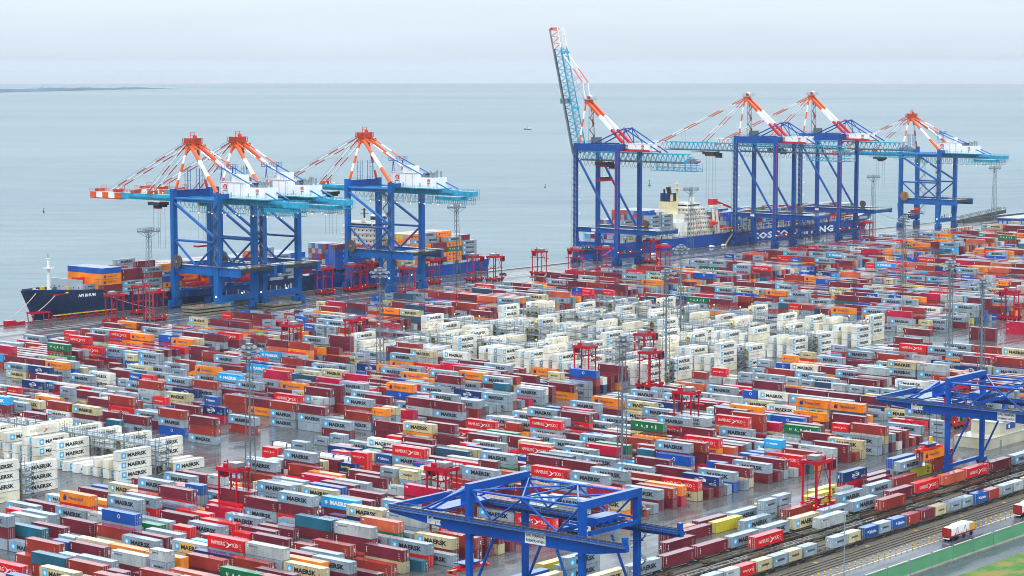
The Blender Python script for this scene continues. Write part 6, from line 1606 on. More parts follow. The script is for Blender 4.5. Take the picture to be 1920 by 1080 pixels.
CARR = [ # x, y, heading deg, spreader z, label
 (670.1, 789.5, 0, 2.6, 'red straddle carrier standing empty beside the bow of the dark blue ship'),
 (704.7, 811, 0, 6, 'red straddle carrier close to the dark blue hull behind two others'),
 (691.4, 786, 0, 4, 'red straddle carrier at the foot of the light mast near the bow'),
 (826, 808, 0, 9, 'red straddle carrier next to the second blue crane, on its own'),
 (846.8, 808, 0, 9.5, 'red straddle carrier in the pair by the blue containers, front one'),
 (862.9, 812, 0, 8, 'red straddle carrier in the pair by the blue containers, rear one'),
 (854.2, 776.2, 90, 3.2, 'red straddle carrier carrying a grey container at the yard edge below a blue crane'),
 (901.2, 801, 0, 7, 'red straddle carrier in front of stacked orange ship containers'),
 (928.6, 794.5, 0, 5, 'red straddle carrier beside the slim light mast at the stern, rear one'),
 (937, 787, 0, 7, 'red straddle carrier beside the slim light mast at the stern, front one'),
 (979.3, 789.5, 90, 10, 'red straddle carrier alone on the open quay between the two groups of cranes'),
 (999.7, 780.0, 90, 9, 'red straddle carrier just short of the crane with the raised boom'),
 (1018.3, 773.4, 90, 3.2, 'red straddle carrier holding a grey lettered container by the raised boom crane'),
 (1082.2, 787.5, 0, 9, 'red straddle carrier right beneath the crane with the raised boom'),
 (1050, 755, 90, 9, 'red straddle carrier among the stacks behind the raised boom crane'),
 (1297.4, 766.7, 90, 3.2, 'red straddle carrier carrying a container below the light mast by the bright blue bow'),
 (637.1, 642.2, 90, 3, 'red straddle carrier at the end of a white container row'),
 (668, 636.6, 0, 12, 'large red straddle carrier crossing the lane beside white stacks'),
 (658.5, 509, 90, 10, 'red straddle carrier beside the front column of white refrigerated stacks'),
 (660.9, 481, 0, 11, 'large red straddle carrier seen end on before the white stacks'),
 (704.0, 515, 0, 11, 'red straddle carrier rising behind the white stacks next to a mast'),
 (587, 412.5, 90, 10, 'red straddle carrier over a row in the front yard block'),
 (506.0, 313.2, 0, 3.2, 'red straddle carrier lifting a rust red container beside the rail tracks'),
 (399.5, 424.5, 90, 6, 'red straddle carrier holding a beige container near the wet lane'),
 (434.5, 383, 90, 10, 'red straddle carrier behind the blue rail gantry boom tip'),
 (946.2, 482.3, 90, 6, 'red straddle carrier at the edge of view in the far yard block'),
 (653.8, 352, 0, 6, 'red straddle carrier behind the farther rail gantry crane'),
]
for i, (x, y, h, sz, lab) in enumerate(CARR):
    o = _c0 if i == 0 else copy_fast(_c0, _k0)
    o.location = (x, y, 0); o.rotation_euler.z = math.radians(h); tag(o, lab, 'straddle carrier', 'red straddle carriers working the terminal')
    for ch in (o.children if i == 0 else [c for c in o.children]):
        if ch.name.startswith('spreader'): ch.location.z = sz
# ================================================================== LIGHT MASTS
def make_mast(kind, H):
    t = empty('light_mast', (0, 0, 0)); m = MB(); G = 'galvanised'; b, tp = (1.5, .75) if kind == 'frame' else (1.1, .55)
    n = int(H/2.6)
    for sx in (-1, 1):
        for sy in (-1, 1): m.beam((sx*b, sy*b, 0), (sx*tp, sy*tp, H), .2, .2, G, .13, .13)
    for i in range(n):
        f0, f1 = i/n, (i+1)/n; r0, r1 = b+(tp-b)*f0, b+(tp-b)*f1; z0, z1 = H*f0, H*f1; s = 1 if i % 2 else -1
        for sx in (-1, 1): m.beam((sx*r0, s*r0, z0), (sx*r1, -s*r1, z1), .085, .085, G); m.beam((s*r0, sx*r0, z0), (-s*r1, sx*r1, z1), .085, .085, G)
    m.box(-.16, -.16, 0, .16, .16, H, 'steel_grey') if kind == 'ring' else None
    m.cbox(0, 0, 0, 3.6, 3.6, .6, 'concrete'); m.build('tower', t)
    m = MB()
    if kind == 'frame':
        m.box(-4.6, -2.2, H, 4.6, 2.2, H+.2, G)
        for y in (-2.2, 2.2): m.rail((-4.6, y, H+.2), (4.6, y, H+.2), G, 1.5, .9, .12); m.beam((-4.6, y, H+.1), (0, 0, H-3), .14, .14, G); m.beam((4.6, y, H+.1), (0, 0, H-3), .14, .14, G)
        for i in range(9): m.cbox(-4.2+i*1.05, -2.4, H-.1, .7, .5, .6, 'steel_grey'); m.cbox(-4.2+i*1.05, 2.4, H-.1, .7, .5, .6, 'steel_grey')
    else:
        for z, r in ((H, 3.4), (H-1.6, 2.6), (H+1.0, 1.6)):
            for i in range(16):
                a, c = 2*math.pi*i/16, 2*math.pi*(i+1)/16; m.beam((r*math.cos(a), r*math.sin(a), z), (r*math.cos(c), r*math.sin(c), z), .35, .3, 'steel_grey')
                if i % 2 == 0: m.beam((0, 0, z), (r*math.cos(a), r*math.sin(a), z), .12, .12, G); m.cbox(r*math.cos(a), r*math.sin(a), z-.5, .7, .7, .5, 'ship_grey')
        m.cbox(0, 0, H-.5, 1.6, 1.6, 2.2, G)
    m.build('lamp_head', t); return t
mf = make_mast('frame', 43.0); mr_ = make_mast('ring', 40.0); kf, kr = desc(mf), desc(mr_)
MASTS = [('f', 674.2, 770, 'tall lattice light mast by the bow of the dark blue ship'), ('f', 889.4, 773, 'tall lattice light mast near the stern of the hidden ship'), ('f', 1104.6, 774, 'tall lattice light mast before the cream funnel ship'), ('f', 1303.8, 766, 'tall lattice light mast beside the bright blue bow'), ('f', 1472.7, 765, 'tall lattice light mast by the far pier'),
 ('r', 1006.0, 572.9, 'slim round headed light mast in front of the far lone crane'), ('r', 782.3, 553.1, 'slim round headed light mast below the raised boom crane'), ('r', 428.0, 448.0, 'round headed light mast over the stacks near the wet lane'), ('r', 621.0, 578.4, 'slim round headed light mast before the third crane'), ('r', 507.7, 379, 'round headed light mast among the front stacks behind the rail gantry'), ('r', 789.6, 428.5, 'slim round headed light mast in the far stacks above the second rail gantry'), ('r', 725.2, 380.5, 'round headed light mast rising behind the second rail gantry'), ('r', 686.5, 492, 'slim lattice mast between the white refrigerated stacks')]
nf = nr = 0
for k, x, y, lab in MASTS:
    if k == 'f': o = mf if nf == 0 else copy_fast(mf, kf); nf += 1
    else: o = mr_ if nr == 0 else copy_fast(mr_, kr); nr += 1
    o.location = (x, y, 0); tag(o, lab, 'light mast', 'tall light masts of the terminal')
# ================================================================== REEFER RACKS
def rack(x, w_, y0, y1, levels, label):
    t = empty('reefer_rack', (x, y0, 0), 0, label, 'steel rack', 'steel access racks between the white stacks'); G = 'steel_grey'; L = y1-y0; hw = w_/2
    m = MB()
    for lv in range(1, levels+1):
        z = lv*2.85; m.box(-hw, 0, z-.15, hw, L, z-.05, 'galvanised')
        for sx in (-1, 1): m.beam((sx*hw, 0, z-.2), (sx*hw, L, z-.2), .14, .5, G)
    m.build('walkway', t)
    m = MB(); n = int(L/4.6)
    for i in range(n+1):
        y = L*i/n
        for sx in (-1, 1): m.beam((sx*hw, y, 0), (sx*hw, y, levels*2.85+1.1), .15, .15, G)
        m.beam((-hw, y, levels*2.85-.2), (hw, y, levels*2.85-.2), .15, .2, G)
    m.build('post', t)
    m = MB()
    for lv in range(1, levels+1):
        z = lv*2.85
        for sx in (-1, 1):
            for h in (.55, 1.1): m.beam((sx*hw, 0, z+h), (sx*hw, L, z+h), .06, .06, G)
            for i in range(int(L/2.3)): m.beam((sx*hw, i*2.3, z), (sx*hw, i*2.3, z+1.1+(1.4 if lv == levels and i % 2 == 0 else 0)), .06, .06, G)
    for i in range(int(L/9.2)):
        y = 3+i*9.2; z = levels*2.85; m.rail((-hw, y, z), (hw, y, z), G, 2.4, 2.4, .09); m.cbox(-hw*.6, y+1, z, .8, .5, 1.2, 'ship_grey')
    m.build('railing', t)
    m = MB(); zt = levels*2.85
    for i in range(levels*2):
        z = i*1.425; a, b = (-hw, hw) if i % 2 == 0 else (hw, -hw); m.beam((a, -1.2, z), (b, -1.2, z+1.42), .9, .12, G); m.beam((a, -1.7, z+1), (b, -1.7, z+2.4), .06, .06, G); m.cbox(b, -1.2, z+1.4, .8, 1.4, .08, G)
    for xx in (-hw-.3, hw+.3):
        for yy in (-1.9, -.4): m.beam((xx, yy, 0), (xx, yy, zt+1.2), .12, .12, G)
    m.cbox(0, -1.2, zt+.2, 1.4, .2, 1.0, 'letter_white'); m.build('stair', t)
    for i in range(int(L/14)):
        m = MB(); m.ball((0, 8+i*14, zt+2.4), .3, 'lamp_warm', 6); m.beam((0, 8+i*14, zt), (0, 8+i*14, zt+2.2), .1, .1, G); m.build('lamp', t)
    return t
rack(382.95, 3.4, 489, 575, 3, 'steel rack by the white stacks at the edge of view, beside the wet lane')
rack(431.5, 4.4, 489, 572, 3, 'steel rack with stair tower behind the white stacks at the wet lane')
rack(679.0, 4.4, 485, 640, 3, 'steel rack in the middle white stacks next to two straddle carriers')
rack(728.0, 5.4, 486, 640, 3, 'steel rack behind the four high white stack, second of the middle racks')
rack(779.4, 5.4, 486, 640, 3, 'steel rack with yellow units behind three high white stacks, third of the middle racks')
rack(829.3, 5.4, 490, 640, 3, 'steel rack at the far end of the middle white stacks')
# ================================================================== RAIL GANTRY CRANES
def rmg(x1, x2, label, ty):
    t = empty('rail_gantry_crane', ((x1+x2)/2, 298, 0), 0, label, 'gantry crane', 'blue gantry cranes over the rail tracks'); B = 'rail_blue'; h = (x2-x1)/2; yl, yr = 15.0, -16.0
    for sx in (-1, 1):
        for y in (yl, yr):
            m = MB(); x = sx*h; m.beam((x, y, 1.6), (x, y, 28), 1.1, 1.15, B, 1.5, 1.35); m.cbox(x, y, 16.5, 2.1, 2.0, .25, B); m.build('leg', t)
            m = MB(); m.cbox(x, y, .9, 5.0, 1.1, 1.2, B)
            for d in (-1.8, -.7, .7, 1.8): m.tube((x+d, y-.4, .45), (x+d, y+.4, .45), .42, 'steel_dark', 10)
            m.build('bogie', t)
        m = MB(); x = sx*(h+.12); g0, g1 = -27.8, 38.0
        zb0 = 17.2 if sx < 0 else 18.7
        m.box(x-.6, -18, zb0, x+.6, 20, 20.4, B)
        for (a, za), (b, zb) in (((20, zb0), (38, 19.0)), ((-18, zb0), (-27.8, 18.9))):
            m.quadmesh([(x-.6,a,za),(x+.6,a,za),(x+.6,a,20.4),(x-.6,a,20.4),(x-.6,b,zb),(x+.6,b,zb),(x+.6,b,20.4),(x-.6,b,20.4)], [(0,1,2,3),(4,5,6,7),(0,1,5,4),(1,2,6,5),(2,3,7,6),(3,0,4,7)], B)
        m.box(x-.55, g0+.2, 20.4, x+.55, g1-.8, 20.46, 'steel_dark'); m.box(x-.12, g0, 20.46, x+.12, g1, 20.66, 'rail_steel'); m.box(x-sx*.62-(1.3 if sx > 0 else 0), g0, 19.7, x-sx*.62+(1.3 if sx < 0 else 0), g1, 19.78, 'steel_dark'); m.rail((x-sx*1.9, g0, 19.78), (x-sx*1.9, g1, 19.78), 'galvanised', 1.1, 2.0, .06); m.box(x-1.7 if sx < 0 else x+.78, g0, 19.9, x-.78 if sx < 0 else x+1.7, g1, 20.0, 'galvanised'); m.rail((x+sx*1.7, g0, 20), (x+sx*1.7, g1, 20), 'galvanised', 1.1, 2.0, .06); m.cbox(x, g0+.6, 20.4, 1.1, .9, 1.5, B); m.build('girder', t)
        m = MB(); x = sx*h; m.tube((x, yl-.9, 26.6), (x, yr+.9, 26.9), .27, B)
        nodes = [(yl-.9, 26.4), (8.6, 20.6), (0.2, 26.6), (-9.2, 20.6), (yr+.9, 26.4)]
        m.tube((x, *nodes[0]), (x, *nodes[1]), .25, B); m.tube((x, *nodes[1]), (x, *nodes[2]), .25, B); m.tube((x, *nodes[2]), (x, *nodes[3]), .25, B); m.tube((x, *nodes[3]), (x, *nodes[4]), .25, B)
        m.tube((x, yl+.9, 26.6), (x, 29, 20.6), .25, B); m.tube((x, 8.2, 16.9), (x, yl-.9, 4.2), .32, B); m.tube((x, -9.2, 16.9), (x, yr+.9, 4.2), .32, B); m.build('brace', t)
    for y in (yl, yr): m = MB(); m.box(-h-.8, y-.68, 26.3, h+.8, y+.68, 28.1, B); m.build('portal_beam', t)
    m = MB(); m.box(-h-.6, 37.4, 19.3, h+.6, 38.3, 20.8, B); m.build('end_beam', t)
    m = MB()
    for a, b in (((-h, yl-1), (h, .2)), ((h, .2), (-h, yr+1)), ((h, yl-1), (-h, .2)), ((-h, .2), (h, yr+1))): m.tube((a[0], a[1], 26.7), (b[0], b[1], 26.7), .2, B)
    m.tube((-h, .2, 26.8), (h, .2, 26.8), .2, B); m.build('wind_brace', t)
    for y in (yl, yr): m = MB(); m.box(-h, y-.4, 1.7, h, y+.4, 2.7, B); m.build('sill_beam', t)
    m = MB(); m.box(-h+.9, ty, 20.7, h-.9, ty+.8, 21.6, B); m.box(-h+.9, ty+7, 20.7, h-.9, ty+7.8, 21.6, B); m.box(-4, ty+1, 21.6, 4, ty+7, 21.9, 'steel_dark'); m.box(-4, ty+2, 22, 3.4, ty+5.4, 23.4, B)
    for i in range(7): m.beam((-h+1.5+i*2.6, ty+1.2, 22.2), (-h+1.5+i*2.6, ty+8, 22.2), .35, .5, B)
    m.box(-2, ty+9, 16.8, .6, ty+11.6, 19.4, 'glass_dark'); m.box(-2.1, ty+8.9, 19.4, .7, ty+11.7, 19.8, B); tr = m.build('trolley', t)
    m = MB(); m.quadmesh([(-h, 26, 20.7), (-h, 27, 20.7), (h-6, 27, 23.6), (h-6, 26, 23.6), (-h, 26, 21.2), (-h, 27, 21.2), (h-6, 27, 24.6), (h-6, 26, 24.6)], [(0,3,2,1),(4,5,6,7),(0,1,5,4),(1,2,6,5),(2,3,7,6),(3,0,4,7)], B); m.box(-h+1, 24, 20.6, h-1, 29, 21.0, B); m.cbox(h-6, 26.5, 20.6, 2.2, 3, 3.4, B); m.build('maintenance_jib', t)
    m = MB(); x = -h-.76; m.quadmesh([(x-.0, -1.2, 17.4), (x, -6.8, 17.4), (x, -6.8, 20.0), (x, -1.2, 20.0)], [(0,1,2,3)], 'letter_white')
    for i, s in enumerate(('RAIL TERMINAL', 'BREMERHAVEN')):
        vs, fs, _ = text2d(s, .02, 1); m.quadmesh([(x-.02, -1.5-a*5.0, 18.95-i*1.15+b*.62) for a, b in vs], fs, 'letter_navy')
    m.build('sign', t); m = MB(); vs, fs, _ = text2d('künz', .06, 2); m.quadmesh([(-h-.75, 26.6-a*4.0, 17.9+b*1.7) for a, b in vs], fs, 'letter_white')
    m.build('maker_lettering', t)
    m = MB(); x = h+1.2
    for i in range(9): z = 1+i*2.8; y0, y1 = (yr-1.6, yr+1.6) if i % 2 == 0 else (yr+1.6, yr-1.6); m.beam((x, y0, z), (x, y1, z+2.8), .8, .1, 'galvanised'); m.cbox(x, y1, z+2.8, 1.6, 1.4, .1, 'galvanised'); m.rail((x-.7, yr-2, z+2.8), (x-.7, yr+2, z+2.8), 'galvanised', 1.1, 1.2, .06)
    m.build('stair', t); return t
def rmg_spreader(parent, x, y, z):
    m = MB(); m.box(x-6.1, y-.5, z, x+6.1, y+.5, z+.6, 'lifeboat'); m.box(x-6.1, y-1.2, z-.2, x-5.4, y+1.2, z+.4, 'lifeboat'); m.box(x+5.4, y-1.2, z-.2, x+6.1, y+1.2, z+.4, 'lifeboat'); m.box(x-4, y-1.25, z+.1, x+4, y-.9, z+.8, 'lifeboat'); m.box(x-4, y+.9, z+.1, x+4, y+1.25, z+.8, 'lifeboat')
    m.tube((x-3.5, y, z+.9), (x+3.5, y, z+.9), .5, 'lifeboat', 8); m.box(x-1.6, y-1.2, z+.6, x+1.6, y+1.2, z+1.5, 'rail_blue'); m.cbox(x+1, y, z+1.5, .9, .8, 1.9, 'yellow_paint'); m.box(x-3, y-1.6, z+1.5, x+3, y+1.6, z+1.7, 'rail_blue')
    for dx in (-2.4, 2.4):
        for dy in (-1.2, 1.2): m.beam((x+dx, y+dy, z+1.6), (x+dx*.8, y+dy, 20.8), .07, .07, 'steel_dark')
    m.build('spreader', parent)
g1 = rmg(364.1, 383.3, 'big blue rail gantry crane seen whole, spanning the lane, white name sign below its girder', -17.5); g2 = rmg(576.9, 598.0, 'big blue rail gantry crane cut off at the edge of view, holding an orange container', 6.5)
rmg_spreader(g1, 0.5, 24.0, 6.2); rmg_spreader(g2, -20.0, 15.8, 8.55)
me = body_mesh('o', 40).mesh('container_body'); o = put('shipping_container', me); o.location = (568.4, 313.8, 5.62); tag(o, 'orange container hanging under the red spreader of the cut off gantry', 'container', GRP['rail'])
for sy in (-1, 1): put('door', door_mesh('m', 40, -1, sy).mesh('container_door'), o)
# ================================================================== TRACKS AND WAGONS
m = MB()
for y in (302.2, 297.5, 292.9, 288.0, 283.0, 278.0, 275.1):
    for d in (-.72, .72): m.box(-60, y+d-.06, .006, 1400, y+d+.06, .2, 'rail_steel')
tag(m.build('railway_tracks'), kind='structure')
m = MB()
for y in (313.0, 282.0):
    m.box(-60, y-.12, .006, 1400, y+.12, .16, 'rail_steel')
tag(m.build('gantry_rails'), kind='structure')
def make_wagon(mat):
    t = empty('flat_wagon', (0, 0, 0)); m = MB(); L = 13.2/2
    for y in (-.95, .95): m.box(-L, y-.12, .95, L, y+.12, 1.22, mat); m.box(-3.4, y-.1, .7, 3.4, y+.1, .95, mat)
    for i in range(9): x = -L+.3+i*(2*L-.6)/8; m.box(x-.12, -.95, .95, x+.12, .95, 1.15, mat)
    for i in range(4): x = -L+1.5+i*3.4; m.beam((x, -.9, 1.05), (x+3, .9, 1.05), .12, .12, mat)
    m.box(-L-.1, -1.2, .9, -L+.15, 1.2, 1.3, mat); m.box(L-.15, -1.2, .9, L+.1, 1.2, 1.3, mat)
    for x in (-L-.5, L+.1):
        for y in (-.8, .8): m.box(x, y-.15, .95, x+.4, y+.15, 1.2, 'steel_dark')
    m.build('frame', t)
    for x in (-4.7, 4.7):
        m = MB(); m.box(x-1.3, -.9, .55, x+1.3, .9, .8, 'steel_dark')
        for y in (-.95, .95): m.box(x-1.4, y-.1, .4, x+1.4, y+.1, .75, 'steel_dark')
        for d in (-.9, .9):
            for y in (-.75, .75): m.tube((x+d, y-.07, .62), (x+d, y+.07, .62), .42, 'rail_steel', 10)
        m.build('bogie', t)
    return t
wa, wb = make_wagon('wagon_brown'), make_wagon('wagon_grey'); ka, kb = desc(wa), desc(wb); used = [0, 0]
rw = random.Random(3)
def wagon(x, y, which, lab):
    src, kk = ((wa, ka), (wb, kb))[which]; o = src if used[which] == 0 else copy_fast(src, kk); used[which] = 1
    o.location = (x, y, .22); tag(o, lab, 'rail wagon', 'flat container wagons on the tracks')
W1 = [393, 406.6, 420.2, 434, 447.7, 461.6, 476, 490.1, 505, 524, 538.4, 553.5, 567.3, 581.4, 595.4, 609.4]
for x in W1: wagon(x+6.1, 302.2, 0, 'brown flat wagon loaded with one long container on the rear track')
for x in [437.3-13.2+13.4*i for i in range(-3, 13)]: wagon(x+6.4, 283.0, 1, 'grey flat wagon loaded with two short containers beside the yellow posts')
for x in [404+13.9*i for i in range(17)]:
    if abs(x+6-457.5) < 7 or abs(x+6-487) < 7 or abs(x+6-517.7) < 7: wagon(x+6.1, 297.5, 1, 'grey flat wagon carrying a single long container on the second track')
    elif rw.random() < .8: wagon(x+6.1+rw.uniform(-.3, .3), 297.5, rw.choice((0, 0, 1)), 'empty flat wagon on the second track between loaded trains')
for x in [398+13.9*i for i in range(18)]:
    if rw.random() < .92: wagon(x+6.1, 292.9, rw.choice((0, 1)), 'empty rusty flat wagon in the row of empty wagons')
for x in [440+13.9*i for i in range(12)]:
    if rw.random() < .45: wagon(x+6.1, 288.0, rw.choice((0, 1)), 'empty flat wagon right behind the train of short containers')
# ================================================================== FENCE, POSTS, TRAILERS, POLE
m = MB(); pr0 = MB()
for i in range(52):
    x = 352+i*10.3
    m.box(x, 255.92, 0, x+.22, 256.14, 3.75, 'steel_grey')
for i in range(1, 52): pass
f = empty('noise_barrier', (352, 256, 0), 0, 'long green panel fence with white coping between the two roads', 'fence')
p0 = None
mp = MB(); mp.box(.24, -.06, .0, 10.28, .06, 3.5, 'fence_green')
for j in range(20): mp.box(.26+j*.5, -.085, .15, .26+j*.5+.06, -.06, 3.45, 'fence_green')
mp.box(.24, -.16, 3.5, 9.2, .16, 3.66, 'concrete_pale'); mp.box(.24, -.2, -.0, 10.28, -.061, .4, 'concrete'); pm = mp.mesh('panel')
ms = MB(); ms.box(0, -.14, 0, .22, .14, 3.75, 'steel_grey'); sm = ms.mesh('post')
for i in range(52):
    if i < 45: q = put('panel', pm, f); q.location = (i*10.3, 0, 0)
    q = put('post', sm, f); q.location = (i*10.3, 0, 0)
m = MB(); m.box(-.1, -.1, 0, .1, .1, .9, 'yellow_paint'); m.box(-.11, -.11, .35, .11, .11, .5, 'steel_dark'); m.box(-.11, -.11, .7, .11, .11, .8, 'steel_dark'); m.box(-.22, -.22, .0, .22, .22, .1, 'yellow_paint'); m.box(-.16, -.16, .9, .16, .16, 1.05, 'yellow_paint'); pb = m.mesh('marker_post')
for i in range(46):
    x = 412+i*2.72
    o = put('marker_post', pb); o.location = (x, 270.9, .004); tag(o, 'yellow marker post in the line between rails and road', 'post', 'row of yellow marker posts beside the track')
def trailer(x, y, lab, k):
    t = empty('loaded_trailer', (x, y, .02), 0, lab, 'trailer', 'red trailers under white sheets on the road'); T = 'trailer_red'
    m = MB(); m.box(-6.3, -1.25, 1.0, 6.3, 1.25, 1.35, T); m.box(-6.3, -1.25, 1.35, -6.1, 1.25, 3.3, T); m.box(6.1, -1.25, 1.35, 6.3, 1.25, 2.4, T); m.box(-6.32, -.9, .5, -6.2, .9, .75, 'letter_white')
    for xx in (-4, -1, 2, 5): m.box(xx-.1, -1.27, 1.0, xx+.1, -1.22, 1.9, T)
    m.build('bed', t)
    for xx in (-5.1, -3.9, -2.7, 4.6):
        m = MB()
        for s in (-1, 1): m.tube((xx, s*1.22, .52), (xx, s*.82, .52), .52, 'tyre', 12)
        m.build('wheel', t)
    m = MB(); r = random.Random(k); n = 9; prof = [(-5.9+i*11.6/n, 3.3+r.uniform(-.12, .06)+(.35 if 2 < i < 9 else 0)) for i in range(n+1)]
    vs = []; 
    for a, z in prof:
        e = r.uniform(-.03, .03)
        vs += [(a, -1.22+e, 1.4), (a, -1.2+e, z-.14), (a, -1.02, z), (a, 1.02, z+.04), (a, 1.2, z-.14), (a, 1.22, 1.4)]
    fs = []
    for i in range(n):
        for j in range(5): fs.append((6*i+j, 6*i+j+1, 6*i+j+7, 6*i+j+6))
    fs += [tuple(range(5, -1, -1)), tuple(range(6*n, 6*n+6))]
    m.quadmesh(vs, fs, 'tarp_white')
    for xx in (-3, 1, 3.6): m.beam((xx-.8, -1.3, 1.5), (xx, -1.24, 3.3), .06, .05, 'stripe_red'); m.beam((xx+.8, -1.3, 1.5), (xx, -1.24, 3.3), .06, .05, 'stripe_red')
    m.build('sheeted_load', t)
    m = MB(); m.box(3.6, -1.3, 1.4, 6.0, -1.24, 3.2, 'patch_yellow'); m.build('side_board', t); return t
trailer(500.2, 267.7, 'red trailer with white sheeted load, whole in view on the road by the fence', 1); trailer(538.2, 267.7, 'red trailer with white sheeted load, cut off at the edge of view', 2)
t = empty('lamp_pole', (444.6, 267.4, 0), 0, 'thin grey street lamp rising in front of the wagon train', 'street lamp'); m = MB(); m.tube((0,0,0), (0,0,14.6), .14, 'pole_grey', 8, .08); m.cbox(0, 0, 0, .4, .4, .8, 'pole_grey'); m.build('pole', t); m = MB(); m.beam((0,0,14.5), (1.3,.4,14.8), .09, .09, 'pole_grey'); m.cbox(1.5, .45, 14.7, .9, .35, .18, 'pole_grey'); m.cbox(-.3, 0, 14.6, .5, .4, .3, 'pole_grey'); m.build('lamp_head', t)
m = MB(); m.box(0, 0, 0, 24, 12, 3.2, 'concrete_pale'); m.box(9, 1, 3.2, 24, 11, 7.0, 'concrete_pale'); m.box(-.1, -.1, 3.2, 24.1, 12.1, 3.35, 'concrete'); m.box(8.9, .9, 7.0, 24.1, 11.1, 7.2, 'concrete')
bt = empty('service_building', (621, 322.5, 0), 0, 'low beige concrete service building beyond the farther gantry', 'building'); m.build('wall', bt)
m = MB(); m.box(7, -.08, 0, 8.2, 0, 2.2, 'steel_grey'); m.build('door', bt); m = MB(); m.box(13, .93, 4.6, 19, .998, 6.4, 'building_blue'); m.box(14.4, .9, 5.0, 15.2, .928, 6.0, 'letter_white'); m.build('sign_panel', bt)
# ================================================================== SHIPS
def loft(st, mat, cap=True):
    """st: list of (x, keel half beam, water half beam, deck half beam, deck z)"""
    m = MB(); vs = []
    for x, k, a, b, z, xs in st:
        for s, hb, zz, dx in ((1, k, -11, 0), (1, a, -5.5, 0), (1, (a+b)/2, (z-5.5)/2, xs*.5), (1, b, z, xs), (-1, b, z, xs), (-1, (a+b)/2, (z-5.5)/2, xs*.5), (-1, a, -5.5, 0), (-1, k, -11, 0)): vs.append((x+dx, s*hb, zz))
    n = len(st); fs = []
    for i in range(n-1):
        for j in range(7): fs.append((8*i+j, 8*i+j+1, 8*i+j+9, 8*i+j+8))
    fs += [tuple(range(7, -1, -1)), tuple(range(8*(n-1), 8*n))]
    m.quadmesh(vs, fs, mat); return m
def ship_label(parent, s, x, y, z, wd, ht, mat, name='lettering', bold=.03, step=0):
    m = MB(); vs, fs, _ = text2d(s, bold, 1); m.quadmesh([(x+a*wd, y+a*step, z+b*ht) for a, b in vs], fs, mat); return m.build(name, parent)
def cargo(xc, y0, nb, z0, hs, pick, L=40):
    """a bay of containers across the deck; hs gives the stack height per row, from the quay side outwards"""
    for j in range(nb):
        for t in range(hs[j] if isinstance(hs, (list, tuple)) else hs): far_box(pick(j, t), L, xc, y0+1.25+j*2.52, z0+t*2.72, 'X', j < 2 or t > 2)
rs = random.Random(21)
mixp = lambda pool: (lambda j, t: rs.choice(pool))
YS = 829.0
def superstructure(parent, x0, x1, y0, y1, z0, decks, mat, win, tx=.3, ty=.2):
    m = MB(); h = 2.9; g = MB()
    for d in range(decks):
        a, b, c, e = x0+tx*d, x1-tx*.5*d, y0+ty*d, y1-ty*d; zz = z0+d*h
        m.box(a, c, zz, b, e, zz+h-.25, mat); m.box(a-1.0, c-1.0, zz+h-.25, b+1.0, e+1.0, zz+h-.1, mat); m.rail((a-.9, c-.95, zz+h-.1), (b+.9, c-.95, zz+h-.1), mat, 1.0, 1.6, .07); m.rail((a-.95, c-.9, zz+h-.1), (a-.95, e+.9, zz+h-.1), mat, 1.0, 1.6, .07)
        for i in range(int((b-a)/2.6)): xx = a+1+i*2.6; g.box(xx, c-.03, zz+1.2, xx+.8, c-.004, zz+2.0, 'glass_dark')
        for i in range(int((e-c)/3)): yy = c+1+i*3; g.box(a-.03, yy, zz+1.2, a-.004, yy+.9, zz+2.0, 'glass_dark')
        for i in range(3): m.beam((b+.4-i*.2, c-.8, zz), (b-2.6-i*.2, c-.8, zz+h), .12, .5, 'ship_grey') if i == 0 else m.cbox(a+2+i*4, c-.6, zz+h-.1, .9, .6, 1.0, ['lifeboat', 'ship_grey', 'stay_orange'][(d+i) % 3])
    a, b, c, e = x0+tx*decks, x1-tx*.5*decks, y0+ty*decks, y1-ty*decks; z = z0+decks*h
    m.box(a+.5, c+1, z, b-2, e-1, z+2.8, mat); m.box(a+1.5, y0-1.5, z, a+4.5, y1+1.5, z+1.2, mat); m.box(a+1, c+3, z+2.8, b-4, e-3, z+3.4, mat); m.rail((a+.5, c+1, z+2.8), (b-2, c+1, z+2.8), mat, 1.1, 1.4, .08); m.build('superstructure', parent)
    g.box(a+.8, c+.96, z+1.2, b-2.4, c+.996, z+2.2, 'glass_dark'); g.box(a+.46, c+1.4, z+1.2, a+.496, e-1.4, z+2.2, 'glass_dark'); g.build('window_band', parent); return z+3.4
def ship_mast(parent, x, y, z, h, mat):
    m = MB(); m.tube((x, y, z), (x, y, z+h), .9, mat, 10, .5); m.cbox(x, y, z+h*.72, 3.4, 4.6, .35, mat); m.rail((x-1.7, y-2.3, z+h*.72), (x+1.7, y-2.3, z+h*.72), mat, 1.0, 1.2, .1); m.beam((x, y, z+h), (x, y, z+h+3), .2, .2, 'steel_dark'); m.cbox(x, y, z+h+.6, .5, 2.4, .35, mat); m.build('mast', parent)
